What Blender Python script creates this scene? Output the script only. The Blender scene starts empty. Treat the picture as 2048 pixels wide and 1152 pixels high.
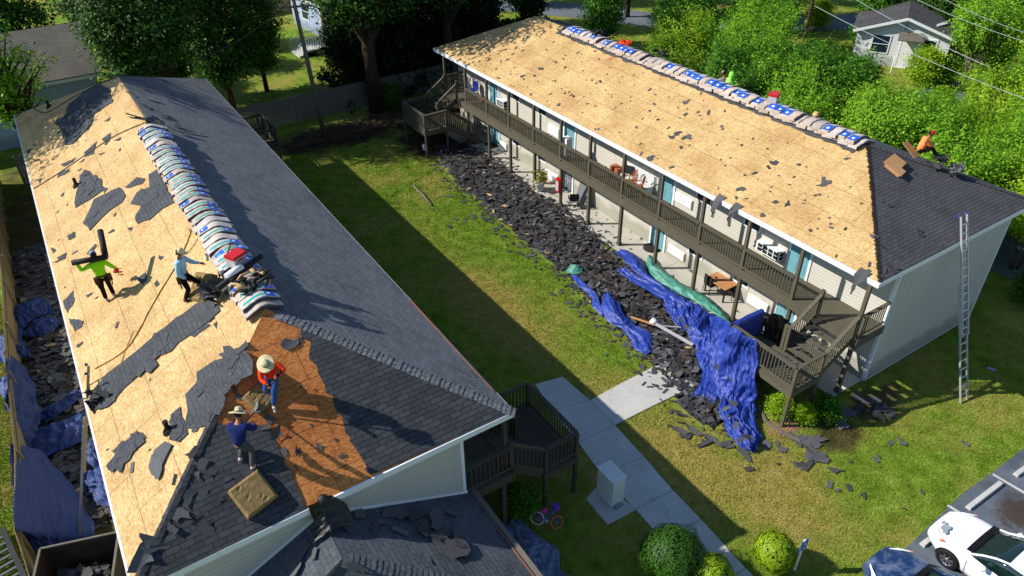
import bpy, bmesh, math, random
from mathutils import Vector, Matrix, noise
from math import radians, sin, cos, pi, sqrt, floor
S = bpy.context.scene
COL = S.collection
# ---------------------------------------------------------------- camera
CAM = (-21.49904, -10.44578, 19.59236)
YAW, PIT, ROL, FOC = 32.646, -35.024, -0.808, 1466.455
def cam_axes():
    y, t, r = radians(YAW), radians(PIT), radians(ROL)
    fw = Vector((sin(y)*cos(t), cos(y)*cos(t), sin(t)))
    rt = Vector((cos(y), -sin(y), 0)); up = rt.cross(fw)
    return rt*cos(r)+up*sin(r), up*cos(r)-rt*sin(r), fw
RT, UP, FW = cam_axes()
cd = bpy.data.cameras.new('camera'); cam = bpy.data.objects.new('camera', cd); COL.objects.link(cam)
cam.matrix_world = Matrix(((RT.x, UP.x, -FW.x, CAM[0]), (RT.y, UP.y, -FW.y, CAM[1]), (RT.z, UP.z, -FW.z, CAM[2]), (0, 0, 0, 1)))
cd.sensor_width = 36; cd.lens = FOC/2048*36; cd.clip_end = 2000; cd.clip_start = .1
S.camera = cam
S.render.resolution_x, S.render.resolution_y = 1024, 576
# ---------------------------------------------------------------- sky, sun, exposure
SUND = Vector((1, -.66, -.88)).normalized()          # direction the light travels
SUN_EL = math.asin(-SUND.z); SUN_AZ = math.atan2(-SUND.x, -SUND.y)   # azimuth from +Y towards +X
w = bpy.data.worlds.new('World'); S.world = w; w.use_nodes = True
wn = w.node_tree; bg = wn.nodes['Background']; sk = wn.nodes.new('ShaderNodeTexSky')
sk.sky_type = 'NISHITA'; sk.sun_disc = False; sk.sun_elevation = SUN_EL; sk.sun_rotation = SUN_AZ
sk.air_density = 1.15; sk.dust_density = .15; sk.ozone_density = 4.
wn.links.new(sk.outputs[0], bg.inputs[0]); bg.inputs[1].default_value = .1
sd = bpy.data.lights.new('sun', 'SUN'); sd.energy = 4.9; sd.angle = radians(.5); sd.color = (1, .945, .86)
sun = bpy.data.objects.new('sun', sd); COL.objects.link(sun)
sun.rotation_euler = SUND.to_track_quat('-Z', 'Y').to_euler()
S.view_settings.view_transform = 'Standard'; S.view_settings.look = 'None'
S.view_settings.exposure = .42; S.view_settings.gamma = 1
S.render.engine = 'CYCLES'
# ---------------------------------------------------------------- finding places: the point of a real surface seen at a photo pixel
def ray(x, y): return FW+RT*((x-1024)/FOC)-UP*((y-576)/FOC)
def onz(x, y, z=0.): d = ray(x, y); C = Vector(CAM); return C+d*((z-C.z)/d.z)
def onp(x, y, P, n): d = ray(x, y); C = Vector(CAM); return C+d*((Vector(P)-C).dot(n)/d.dot(n))
# ---------------------------------------------------------------- main dimensions
EZ = 5.3
AX0, AX1, AY0, AY1, ARX, ARY0, ARY1, ARZ = -23.45, -13.71, 1.80, 34.43, -18.58, 6.24, 28.49, 8.08
BX0, BX1, BY0, BY1, BRX, BRY0, BRY1, BRZ = 0., 10.27, 0., 31.93, 5.13, 4.72, 27.96, 7.34
def pl(P, a, b): a, b = Vector(a), Vector(b); n = a.cross(b).normalized(); return (Vector(P), n if n.z > 0 else -n)
AW = pl((AX0, AY0, EZ), (0, 1, 0), (ARX-AX0, 0, ARZ-EZ))
AE = pl((AX1, AY0, EZ), (0, 1, 0), (ARX-AX1, 0, ARZ-EZ))
AH = pl((AX0, AY0, EZ), (1, 0, 0), (0, ARY0-AY0, ARZ-EZ))
BW = pl((BX0, BY0, EZ), (0, 1, 0), (BRX, 0, BRZ-EZ))
BH = pl((BX0, BY0, EZ), (1, 0, 0), (0, BRY0, BRZ-EZ))
GR = (Vector((0, 0, 0)), Vector((0, 0, 1)))
def on(p, px, py, off=0.): P = onp(px, py, p[0]+p[1]*off, p[1]); return P
# ---------------------------------------------------------------- naming
def tag(o, label=None, cat=None, group=None, kind=None):
    if label: o['label'] = label
    if cat: o['category'] = cat
    if group: o['group'] = group
    if kind: o['kind'] = kind
    return o
def link(o): COL.objects.link(o); return o
def thing(name, label, cat, loc=(0, 0, 0), group=None, rz=0):
    o = link(bpy.data.objects.new(name, None)); o.location = loc; o.rotation_euler = (0, 0, rz); o.empty_display_size = .2
    return tag(o, label, cat, group)
def dup(o, loc=None, rot=None, parent=None, label=None, group=None, scale=None):
    c = o.copy(); COL.objects.link(c)
    if parent is not None: c.parent = parent
    if loc is not None: c.location = loc
    if rot is not None: c.rotation_euler = rot
    if scale is not None: c.scale = (scale, scale, scale) if not hasattr(scale, '__len__') else scale
    if label: c['label'] = label
    if group: c['group'] = group
    for ch in list(o.children): dup(ch, parent=c)
    return c
# ---------------------------------------------------------------- mesh builder
class MB:
    def __init__(s): s.v = []; s.f = []; s.m = []; s.uv = {}; s.sm = set()
    def add(s, vs, fs, m=0, smooth=False):
        b = len(s.v); s.v += [tuple(v) for v in vs]
        for f in fs:
            if smooth: s.sm.add(len(s.f))
            s.f.append([b+i for i in f]); s.m.append(m)
        return b
    def box(s, a, b, m=0):
        (x0, y0, z0), (x1, y1, z1) = a, b
        s.add([(x0, y0, z0), (x1, y0, z0), (x1, y1, z0), (x0, y1, z0), (x0, y0, z1), (x1, y0, z1), (x1, y1, z1), (x0, y1, z1)],
              [(3, 2, 1, 0), (4, 5, 6, 7), (0, 1, 5, 4), (1, 2, 6, 5), (2, 3, 7, 6), (3, 0, 4, 7)], m); return s
    def bar(s, p, q, w, h, up=(0, 0, 1), m=0):
        p, q, up = Vector(p), Vector(q), Vector(up); d = (q-p).normalized(); sx = d.cross(up)
        if sx.length < 1e-4: sx = d.cross(Vector((1, 0, 0)))
        sx.normalize(); u = sx.cross(d)
        sx *= w/2; u *= h/2
        s.add([p-sx-u, p+sx-u, p+sx+u, p-sx+u, q-sx-u, q+sx-u, q+sx+u, q-sx+u],
              [(3, 2, 1, 0), (4, 5, 6, 7), (0, 1, 5, 4), (1, 2, 6, 5), (2, 3, 7, 6), (3, 0, 4, 7)], m); return s
    def tube(s, pts, r, n=8, m=0, cap=True, smooth=True):
        pts = [Vector(p) for p in pts]; rr = r if hasattr(r, '__len__') else [r]*len(pts); vs = []; fs = []
        ref = Vector((0.1, .2, 1)).normalized()
        for i, p in enumerate(pts):
            d = (pts[min(i+1, len(pts)-1)]-pts[max(i-1, 0)]).normalized()
            a = d.cross(ref)
            if a.length < .05: a = d.cross(Vector((1, 0, 0)))
            a.normalize(); b = a.cross(d)
            for k in range(n):
                t = 2*pi*k/n; vs.append(p+(a*cos(t)+b*sin(t))*rr[i])
        for i in range(len(pts)-1):
            for k in range(n): fs.append((i*n+k, (i+1)*n+k, (i+1)*n+(k+1) % n, i*n+(k+1) % n))
        s.add(vs, fs, m, smooth)
        if cap:
            b = len(s.v)-len(vs)
            s.f.append([b+k for k in range(n)]); s.m.append(m)
            s.f.append([b+len(vs)-1-k for k in range(n)]); s.m.append(m)
        return s
    def lathe(s, c, prof, n=20, m=0, sx=1, sy=1, axis=None):
        c = Vector(c); vs = []; fs = []
        R = Vector(axis).to_track_quat('Z', 'Y').to_matrix() if axis else Matrix.Identity(3)
        for r, z in prof:
            for k in range(n): t = 2*pi*k/n; vs.append(c+R @ Vector((r*cos(t)*sx, r*sin(t)*sy, z)))
        for i in range(len(prof)-1):
            for k in range(n): fs.append((i*n+k, i*n+(k+1) % n, (i+1)*n+(k+1) % n, (i+1)*n+k))
        s.add(vs, fs, m, True); return s
    def poly(s, pts, nrm, th, m=0):      # flat polygon (may be concave) with a thickness th upwards along nrm
        pts = [Vector(p) for p in pts]; nrm = Vector(nrm).normalized()
        from mathutils.geometry import tessellate_polygon
        a = Vector((0, 0, 0))
        for i in range(len(pts)): a += pts[i].cross(pts[(i+1) % len(pts)])
        if a.dot(nrm) < 0: pts.reverse()
        n = len(pts); tr = tessellate_polygon([pts])
        top = [p+nrm*th for p in pts]
        fs = []
        for t in tr:
            t = list(t); q = [top[i] for i in t]
            if (q[1]-q[0]).cross(q[2]-q[0]).dot(nrm) < 0: t.reverse()
            fs.append(t)
        vs = top+pts
        if th > 0:
            fs += [(i, n+i, n+(i+1) % n, (i+1) % n) for i in range(n)]
            fs += [[n+i for i in reversed(t)] for t in fs[:len(tr)]]
        s.add(vs, fs, m); return s
    def grid(s, P, m=0, smooth=True, th=0):   # P[i][j] points
        r, c = len(P), len(P[0]); vs = [p for row in P for p in row]
        s.add(vs, [(i*c+j, i*c+j+1, (i+1)*c+j+1, (i+1)*c+j) for i in range(r-1) for j in range(c-1)], m, smooth); return s
    def build(s, name, mats, parent=None, origin=None, **k):
        if not isinstance(mats, (list, tuple)): mats = [mats]
        if parent is not None:
            M = parent_world(parent); inv = M.inverted()
        else:
            if origin is None:
                n = max(1, len(s.v)); origin = (sum(v[0] for v in s.v)/n, sum(v[1] for v in s.v)/n, min([v[2] for v in s.v] or [0]))
            inv = Matrix.Translation(-Vector(origin))
        me = bpy.data.meshes.new(name)
        W = [Vector(v) for v in s.v]
        me.from_pydata([inv @ v for v in W], [], s.f); me.update()
        for mt in mats: me.materials.append(mt)
        uv = me.uv_layers.new(name='uv')
        li = 0; ud = uv.data
        for fi, f in enumerate(s.f):
            p = me.polygons[fi]; p.material_index = s.m[fi]
            if fi in s.sm: p.use_smooth = True
            a, b, c = W[f[0]], W[f[1]], W[f[2]]
            nn = (b-a).cross(c-a)
            if nn.length < 1e-12 and len(f) > 3: nn = (c-a).cross(W[f[3]]-a)
            nn.normalize()
            if fi in s.uv:
                for k2, q in enumerate(s.uv[fi]): ud[p.loop_start+k2].uv = q
                continue
            if abs(nn.z) > .9999 or nn.length < .5: u, v = Vector((1, 0, 0)), Vector((0, 1, 0))
            else:
                u = Vector((0, 0, 1)).cross(nn).normalized(); v = nn.cross(u)
            for k2, vi in enumerate(f): ud[p.loop_start+k2].uv = (W[vi].dot(u), W[vi].dot(v))
        o = bpy.data.objects.new(name, me); COL.objects.link(o)
        if parent is not None: o.parent = parent
        else: o.location = origin
        return tag(o, **k)
def parent_world(o):
    M = Matrix.LocRotScale(o.location, o.rotation_euler, o.scale)
    return parent_world(o.parent) @ M if o.parent else M
# ---------------------------------------------------------------- materials
def rgb(h, k=1.):                       # sRGB hex to linear
    c = [int(h[i:i+2], 16)/255 for i in (0, 2, 4)]
    return tuple([(x/12.92 if x <= .04045 else ((x+.055)/1.055)**2.4)*k for x in c]+[1])
class NT:
    def __init__(s, name, rough=.8, spec=.3, **kw):
        s.mat = bpy.data.materials.new(name); s.mat.use_nodes = True; s.t = s.mat.node_tree; s.b = s.t.nodes['Principled BSDF']
        s.b.inputs['Roughness'].default_value = rough; s.b.inputs['Specular IOR Level'].default_value = spec
        for k, v in kw.items(): s.b.inputs[k.replace('_', ' ')].default_value = v
    def n(s, typ, ins=None, **at):
        n = s.t.nodes.new('ShaderNode'+typ)
        for k, v in at.items(): setattr(n, k, v)
        for k, v in (ins or {}).items():
            if isinstance(v, bpy.types.NodeSocket): s.t.links.new(v, n.inputs[k])
            else: n.inputs[k].default_value = v
        return n
    def uv(s, scale=(1, 1, 1), rot=0, src='UV'):
        c = s.n('TexCoord').outputs[src]
        return s.n('Mapping', {'Vector': c, 'Scale': scale, 'Rotation': (0, 0, rot)}).outputs[0]
    def noise(s, vec, sc, det=3, rough=.5, out=0, dist=0.): return s.n('TexNoise', {'Vector': vec, 'Scale': sc, 'Detail': det, 'Roughness': rough, 'Distortion': dist}).outputs[out]
    def ramp(s, f, stops, interp='LINEAR'):
        r = s.n('ValToRGB', {'Fac': f}); cr = r.color_ramp; cr.interpolation = interp
        while len(cr.elements) < len(stops): cr.elements.new(.5)
        for e, (p, c) in zip(cr.elements, stops): e.position = p; e.color = c if hasattr(c, '__len__') else (c, c, c, 1)
        return r.outputs[0]
    def mix(s, f, a, b, mode='MIX'):
        n = s.n('MixRGB', blend_type=mode)
        for k, v in (('Fac', f), ('Color1', a), ('Color2', b)):
            if isinstance(v, bpy.types.NodeSocket): s.t.links.new(v, n.inputs[k])
            else: n.inputs[k].default_value = v
        return n.outputs[0]
    def math(s, op, a, b=0.):
        n = s.n('Math', operation=op)
        for k, v in ((0, a), (1, b)):
            if isinstance(v, bpy.types.NodeSocket): s.t.links.new(v, n.inputs[k])
            else: n.inputs[k].default_value = v
        return n.outputs[0]
    def sep(s, v): return s.n('SeparateXYZ', {0: v}).outputs
    def col(s, c):
        if isinstance(c, bpy.types.NodeSocket): s.t.links.new(c, s.b.inputs['Base Color'])
        else: s.b.inputs['Base Color'].default_value = c
    def bump(s, h, strength=.5, dist=.02):
        b = s.n('Bump', {'Height': h, 'Strength': strength, 'Distance': dist}); s.t.links.new(b.outputs[0], s.b.inputs['Normal']); return s
M = {}
def plain(key, hexc, rough=.7, spec=.3, var=.12, sc=6., bump=0., k=1., **kw):
    t = NT(key, rough, spec, **kw); g = t.n('TexCoord').outputs['Object']
    a = rgb(hexc, k); nz = t.noise(g, sc, 4)
    lo = tuple([c*(1-var) for c in a[:3]]+[1]); hi = tuple([min(1, c*(1+var)) for c in a[:3]]+[1])
    t.col(t.ramp(nz, [(.3, lo), (.7, hi)]))
    if bump: t.bump(t.noise(g, sc*4, 3), bump, .01)
    M[key] = t.mat; return t.mat
def osb(key, pal, seam):
    t = NT(key, .75, .25); u = t.uv()
    def flakes(rot, sx, sy, sc):
        m = t.uv((sx, sy, 1), rot)
        return t.n('TexVoronoi', {'Vector': m, 'Scale': sc, 'Randomness': 1.}).outputs['Color']
    c1 = t.sep(flakes(.5, 12, 36, 1))[0]; c2 = t.sep(flakes(1.9, 13, 34, 1))[0]; c3 = t.sep(flakes(-.6, 24, 60, 1))[0]
    f = t.math('ADD', t.math('MULTIPLY', c1, .4), t.math('ADD', t.math('MULTIPLY', c2, .35), t.math('MULTIPLY', c3, .25)))
    base = t.ramp(f, [(.2, pal[0]), (.45, pal[1]), (.62, pal[2]), (.85, pal[3])])
    big = t.noise(u, .55, 5, .65); base = t.mix(t.ramp(big, [(.38, .0), (.72, .55)]), base, pal[0], 'MULTIPLY')
    sp = t.n('TexVoronoi', {'Vector': t.uv((1, 2.2, 1), .4), 'Scale': 2.6, 'Randomness': 1.}).outputs['Distance']
    base = t.mix(t.ramp(sp, [(.035, .85), (.075, .0)]), base, rgb('3a2a1c'))
    st = t.noise(u, 1.7, 6, .7); base = t.mix(t.ramp(st, [(.64, 0.), (.72, .3)]), base, rgb('8a6a42'))
    br = t.n('TexBrick', {'Vector': u, 'Scale': 1., 'Mortar Size': .009, 'Mortar Smooth': .2, 'Brick Width': 2.44, 'Row Height': 1.22,
             'Color1': (.97, .97, .97, 1), 'Color2': (1, 1, 1, 1), 'Mortar': seam}, offset=.5, squash=1)
    base = t.mix(1., base, t.mix(.85, (1, 1, 1, 1), br.outputs[0]), 'MULTIPLY')
    t.col(base); t.bump(f, .25, .01); M[key] = t.mat
osb('osb', [rgb('b08c58'), rgb('c6a670'), rgb('cdb07c'), rgb('dbc292')], rgb('8a6a44'))
osb('osb_old', [rgb('9c5c28'), rgb('bf783c'), rgb('cb8446'), rgb('dc9b60')], rgb('5a3518'))
def shingle(key, a, b, mort, hi=.5, roww=.31, rowh=.142):
    t = NT(key, .9, .2); u = t.uv()
    wob = t.n('VectorMath', {0: u, 1: t.n('VectorMath', {0: t.noise(u, 1.3, 2, out=1), 1: (.02, .012, 0)}, operation='MULTIPLY').outputs[0]}, operation='ADD').outputs[0]
    br = t.n('TexBrick', {'Vector': wob, 'Scale': 1., 'Mortar Size': .007, 'Mortar Smooth': .2, 'Brick Width': roww, 'Row Height': rowh,
             'Color1': a, 'Color2': b, 'Mortar': mort, 'Bias': -.1}, offset=.5)
    big = t.noise(u, .5, 4, .6); gr = t.noise(u, 70, 2, .7)
    c = t.mix(t.ramp(big, [(.3, 0.), (.75, hi)]), br.outputs[0], tuple([min(1, x*1.9) for x in b[:3]]+[1]))
    c = t.mix(.5, c, t.ramp(gr, [(.25, .35), (.75, 1.)]), 'MULTIPLY')
    c = t.mix(.35, c, t.ramp(t.noise(u, 9, 2), [(.35, .6), (.65, 1.)]), 'MULTIPLY')
    t.col(c)
    y = t.sep(wob)[1]; saw = t.math('SUBTRACT', 1., t.math('FRACT', t.math('DIVIDE', y, rowh)))
    h = t.math('ADD', t.math('MULTIPLY', saw, .8), t.math('MULTIPLY', t.math('SUBTRACT', 1., br.outputs['Fac']), .5))
    t.bump(t.math('ADD', h, t.math('MULTIPLY', gr, .25)), .9, .014); M[key] = t.mat
shingle('shingle_new', rgb('62656a'), rgb('777b80'), rgb('202124'), .3)
shingle('shingle_sheet', rgb('46494d'), rgb('52555a'), rgb('2a2c30'), .35)
shingle('shingle_low', rgb('484d54'), rgb('585e65'), rgb('2a2c30'), .35)
shingle('shingle_dark', rgb('3c3e42'), rgb('4e5156'), rgb('0b0b0d'), .18)
shingle('shingle_worn', rgb('4b4b4e'), rgb('58585b'), rgb('141415'), .3)
shingle('shingle_brown', rgb('635f57'), rgb('726d63'), rgb('2c2721'), .35)
def scrap(key, a, b):
    t = NT(key, .85, .25); g = t.n('TexCoord').outputs['Object']; r = t.n('ObjectInfo').outputs['Random']
    gi = t.n('NewGeometry').outputs['Random Per Island']
    f = t.math('ADD', t.math('MULTIPLY', r, .5), t.math('MULTIPLY', gi, .5))
    c = t.ramp(f, [(.1, a), (.9, b)]); c = t.mix(.45, c, t.ramp(t.noise(g, 40, 3, .7), [(.3, .45), (.7, 1.)]), 'MULTIPLY')
    t.col(c); t.bump(t.noise(g, 30, 3), .3, .01); M[key] = t.mat
scrap('scrap', rgb('242426'), rgb('666668')); scrap('scrap_light', rgb('55575b'), rgb('77797d'))
def siding(key, c0, pitch=.115, dirt=.15):
    t = NT(key, .55, .35); u = t.uv(); z = t.sep(u)[1]
    saw = t.math('FRACT', t.math('DIVIDE', z, pitch))
    line = t.ramp(saw, [(.0, .3), (.1, .45), (.2, 1.), (1., 1.)])
    c = t.mix(t.ramp(t.noise(u, .7, 4, .6), [(.35, 0.), (.8, dirt)]), rgb(c0), tuple([x*.45 for x in rgb(c0)[:3]]+[1]))
    gz = t.math('ADD', t.sep(t.n('NewGeometry').outputs['Position'])[2], t.math('MULTIPLY', t.noise(u, 1.2, 4), -1.1))
    c = t.mix(t.ramp(gz, [(-.1, .45), (.35, 0.)]), c, rgb('5d6048'))
    c = t.mix(t.ramp(t.noise(t.uv((5, .35, 1)), 1., 4), [(.6, 0.), (.8, .3)]), c, rgb('6f7068'))
    t.col(t.mix(.38, c, line, 'MULTIPLY')); t.bump(t.math('SUBTRACT', 1., saw), .4, .02); M[key] = t.mat
siding('siding', 'c2beb2', .15); siding('siding_blue', 'a3b4d0', .16); siding('siding_white', 'dfe1e2', .2, .25); siding('siding_grey', '9aa6ae')
plain('white_paint', 'e6e8ea', .45, .4, .04, 3); plain('cream_paint', 'd8d4c6', .6, .3, .06, 3)
def wood(key, hexc, k=1.):
    t = NT(key, .75, .25); g = t.uv((1, 1, 1)); a = rgb(hexc, k)
    s1 = t.noise(t.uv((3, 30, 1)), 1., 4, .6); s2 = t.noise(g, 1.1, 4, .6)
    c = t.ramp(s1, [(.3, tuple([x*.75 for x in a[:3]]+[1])), (.7, tuple([x*1.2 for x in a[:3]]+[1]))])
    t.col(t.mix(t.ramp(s2, [(.4, 0.), (.8, .4)]), c, tuple([x*.55 for x in a[:3]]+[1]))); t.bump(s1, .2, .004); M[key] = t.mat
wood('deck_wood', '5a5546'); wood('deck_dark', '494338'); wood('fence_wood', '9c8a66'); wood('fence_grey', '6d675c'); wood('lumber', 'c9a674'); wood('pole_wood', '6d6353')
plain('teal_door', '6a9ea8', .4, .4, .05); plain('dark_glass', '1c2a3a', .08, .6, .1); plain('blue_trim', 'b9c6cf', .5)
plain('grille_dark', '24262a', .6); plain('red_box', 'c0181c', .35, .5, .05); plain('black', '0c0c0d', .6, .3); plain('rust', '3a3029', .85, .2, .35, 3, .3)
plain('steel', '9aa0a4', .35, .5, .08, Metallic=.7); plain('alum', 'b9bcc0', .35, .5, .06, 4, Metallic=.55); plain('ladder_blue', '20489c', .4)
plain('rope', 'a8762f', .8); plain('cable_black', '141414', .6); plain('orange', 'e8501a', .6); plain('wire_alum', 'aab0b4', .5)
plain('cardboard', 'b58a5e', .85, .2, .08, 4); plain('insulation', '86704a', .9, .1, .25, 9, .5); plain('marker', '2a1d14', .7)
plain('rubber', '17171a', .7, .3, .2, 30); plain('soil', '3a2f24', .95, .1, .3, 5, .5); plain('terracotta', 'a3583a', .8); plain('old_copper', '7d5446', .7); plain('pot', 'b4b0b4', .6)
plain('wicker', '2f261f', .8); plain('table_wood', 'b98556', .5); plain('chair_wood', '9c5f33', .5, .4); plain('mat_dark', '26231f', .95)
plain('blue_plastic', '1d2f8f', .4); plain('pink', 'd03a8c', .4); plain('purple', '6a3fb0', .4); plain('orange_tyre', 'e06a3a', .5); plain('white_tyre', 'd8d8d8', .5)
def concrete(key, hexc, joints=None):
    t = NT(key, .85, .25); g = t.n('NewGeometry').outputs['Position']; a = rgb(hexc)
    c = t.mix(t.ramp(t.noise(g, .8, 6, .7), [(.35, 0.), (.75, .6)]), a, tuple([x*.55 for x in a[:3]]+[1]))
    cr_ = t.n('TexVoronoi', {'Vector': t.n('VectorMath', {0: g, 1: t.noise(g, 2.5, 4, out=1)}, operation='ADD').outputs[0], 'Scale': .16}, feature='DISTANCE_TO_EDGE').outputs['Distance']; c = t.mix(t.ramp(cr_, [(.002, .25), (.004, 0.)]), c, (.05, .05, .05, 1))
    c = t.mix(.5, c, t.ramp(t.noise(g, 45, 3, .7), [(.3, .72), (.7, 1.)]), 'MULTIPLY')
    t.col(c); t.bump(t.noise(g, 60, 3), .25, .005); M[key] = t.mat
concrete('concrete', 'c2c1ba'); concrete('concrete_patio', 'c4bfb2'); concrete('asphalt', '4e5660'); concrete('curb_paint', 'c8c6c2'); concrete('road', '6c737a')
# ---------------------------------------------------------------- the ground
def lawn_mat():
    t = NT('lawn', .95, .1); g = t.n('NewGeometry').outputs['Position']; x, y, z = t.sep(g)
    def blob(cx, cy, rx, ry, soft=.6):        # worn / dry areas of the lawn have places of their own
        m = t.n('Mapping', {'Vector': g, 'Location': (-cx/rx, -cy/ry, 0), 'Scale': (1/rx, 1/ry, 0)}).outputs[0]
        d = t.n('VectorMath', {0: m}, operation='LENGTH').outputs['Value']
        d = t.math('ADD', d, t.math('MULTIPLY', t.math('SUBTRACT', t.noise(g, .9, 4, .6), .5), 1.1))
        return t.ramp(d, [(1-soft, 1.), (1., 0.)])
    big = t.noise(g, .33, 5, .62); mid = t.noise(g, 1.6, 4, .6); fine = t.noise(g, 22, 4, .75); vf = t.noise(g, 70, 2, .8)
    green = t.ramp(mid, [(.3, rgb('5a7a1c')), (.55, rgb('7c9a2e')), (.75, rgb('9cb048'))])
    dry = t.ramp(t.noise(g, 2.3, 4, .7), [(.3, rgb('8f8a38')), (.55, rgb('aa9c50')), (.75, rgb('bda868'))])
    f = t.ramp(big, [(.42, 0.), (.62, .8)])
    for b in ((-8.3, 1.0, 4.5, 4.2), (-5.4, -2.0, 3.3, 3.4), (-8, 12, 2.2, 7)): f = t.math('MAXIMUM', f, blob(*b))
    for b in ((-4.6, 14, 1.3, 9), (-2.0, -3.2, 3.6, 2.0), (-5.3, 19, 3.5, 4)): f = t.math('MULTIPLY', f, t.math('SUBTRACT', 1., t.math('MULTIPLY', blob(*b), .8)))
    c = t.mix(f, green, dry)
    soil = t.ramp(t.noise(g, 1.4, 4), [(.3, rgb('3c3026')), (.7, rgb('5b4a37'))])
    far = t.math('MAXIMUM', blob(-6, 34.5, 6.5, 2.6, .4), t.math('MAXIMUM', blob(0, 34.6, 6, 3.6, .4), blob(-1.8, 30, 2.3, 3.5, .4)))
    for b in ((.9, -.9, 1.7, .85), (-24.9, 20, 1.8, 26), (22, 20, 4, 12), (-1.7, -1.2, 1.2, .9), (17, 30, 3, 5), (26, 8, 3, 3)): far = t.math('MAXIMUM', far, t.math('MULTIPLY', blob(*b, .4), .85))
    c = t.mix(far, c, soil)
    c = t.mix(.8, c, t.ramp(fine, [(.28, .35), (.5, .85), (.72, 1.35)]), 'MULTIPLY')
    c = t.mix(.5, c, t.ramp(vf, [(.3, .5), (.7, 1.3)]), 'MULTIPLY')
    t.col(c); t.bump(t.math('ADD', fine, t.math('MULTIPLY', vf, .5)), .8, .05); M['lawn'] = t.mat
lawn_mat()
def ground():
    mb = MB(); R = 700
    xs = [-R, -120, -60, -27.5]+[-27+i*1.5 for i in range(45)]+[60, 120, R]; ys = [-R, -100, -30]+[-12+i*1.5 for i in range(60)]+[110, 200, R]
    P = [[(x, y, 0) for x in xs] for y in ys]
    mb.grid([[P[i][j] for j in range(len(xs))] for i in range(len(ys))], 0, False)
    mb.build('ground', M['lawn'], origin=(0, 0, 0), kind='structure')
ground()
# walk, branch walk, patio slabs: real slabs with joints cut between them
def slabs(name, quads, mat, h):
    mb = MB()
    for q in quads:
        q = [Vector((a[0], a[1], 0)) for a in q]; c = sum(q, Vector())/4
        q = [p+(c-p).normalized()*.012 for p in q]; mb.poly([p-Vector((0, 0, .05)) for p in q], (0, 0, 1), h+.05)
    return mb.build(name, mat, origin=(0, 0, 0), kind='structure')
def g2(x, y): p = onz(x, y, .03); return (p.x, p.y)
R_ = [g2(1125, 753), g2(1180, 800), g2(1230, 850), g2(1287, 912), g2(1346, 980), g2(1402, 1038), (-8.62, -3.1), (-8.7, -5.0), (-8.75, -7)]
L_ = [g2(1070, 768), g2(1104, 822), g2(1157, 885), g2(1203, 950), (-9.95, .35), (-10.02, -1.0), (-10.1, -3.1), (-10.15, -5.0), (-10.2, -7)]
slabs('walkway', [(L_[i], R_[i], R_[i+1], L_[i+1]) for i in range(len(R_)-1)], M['concrete'], .03)
b0, b1 = g2(1180, 800), g2(1230, 850)
slabs('branch_walk', [(b0, (-6.4, 5.24), (-6.4, 3.6), b1), ((-6.4, 5.24), (-4.8, 5.26), (-4.8, 3.55), (-6.4, 3.6)), ((-4.8, 5.26), (-3.2, 5.3), (-3.2, 3.5), (-4.8, 3.55)), ((-3.2, 5.3), (-.32, 5.3), (-.32, 3.5), (-3.2, 3.5))], M['concrete'], .035)
slabs('patio', [((-.3, y), (1.5, y), (1.5, y+2.55), (-.3, y+2.55)) for y in [.15+2.55*i for i in range(12)]], M['concrete_patio'], .05)
slabs('utility_pad', [(g2(1172, 998), g2(1197, 968), g2(1275, 1018), g2(1216, 1050))], M['concrete'], .04)
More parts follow.
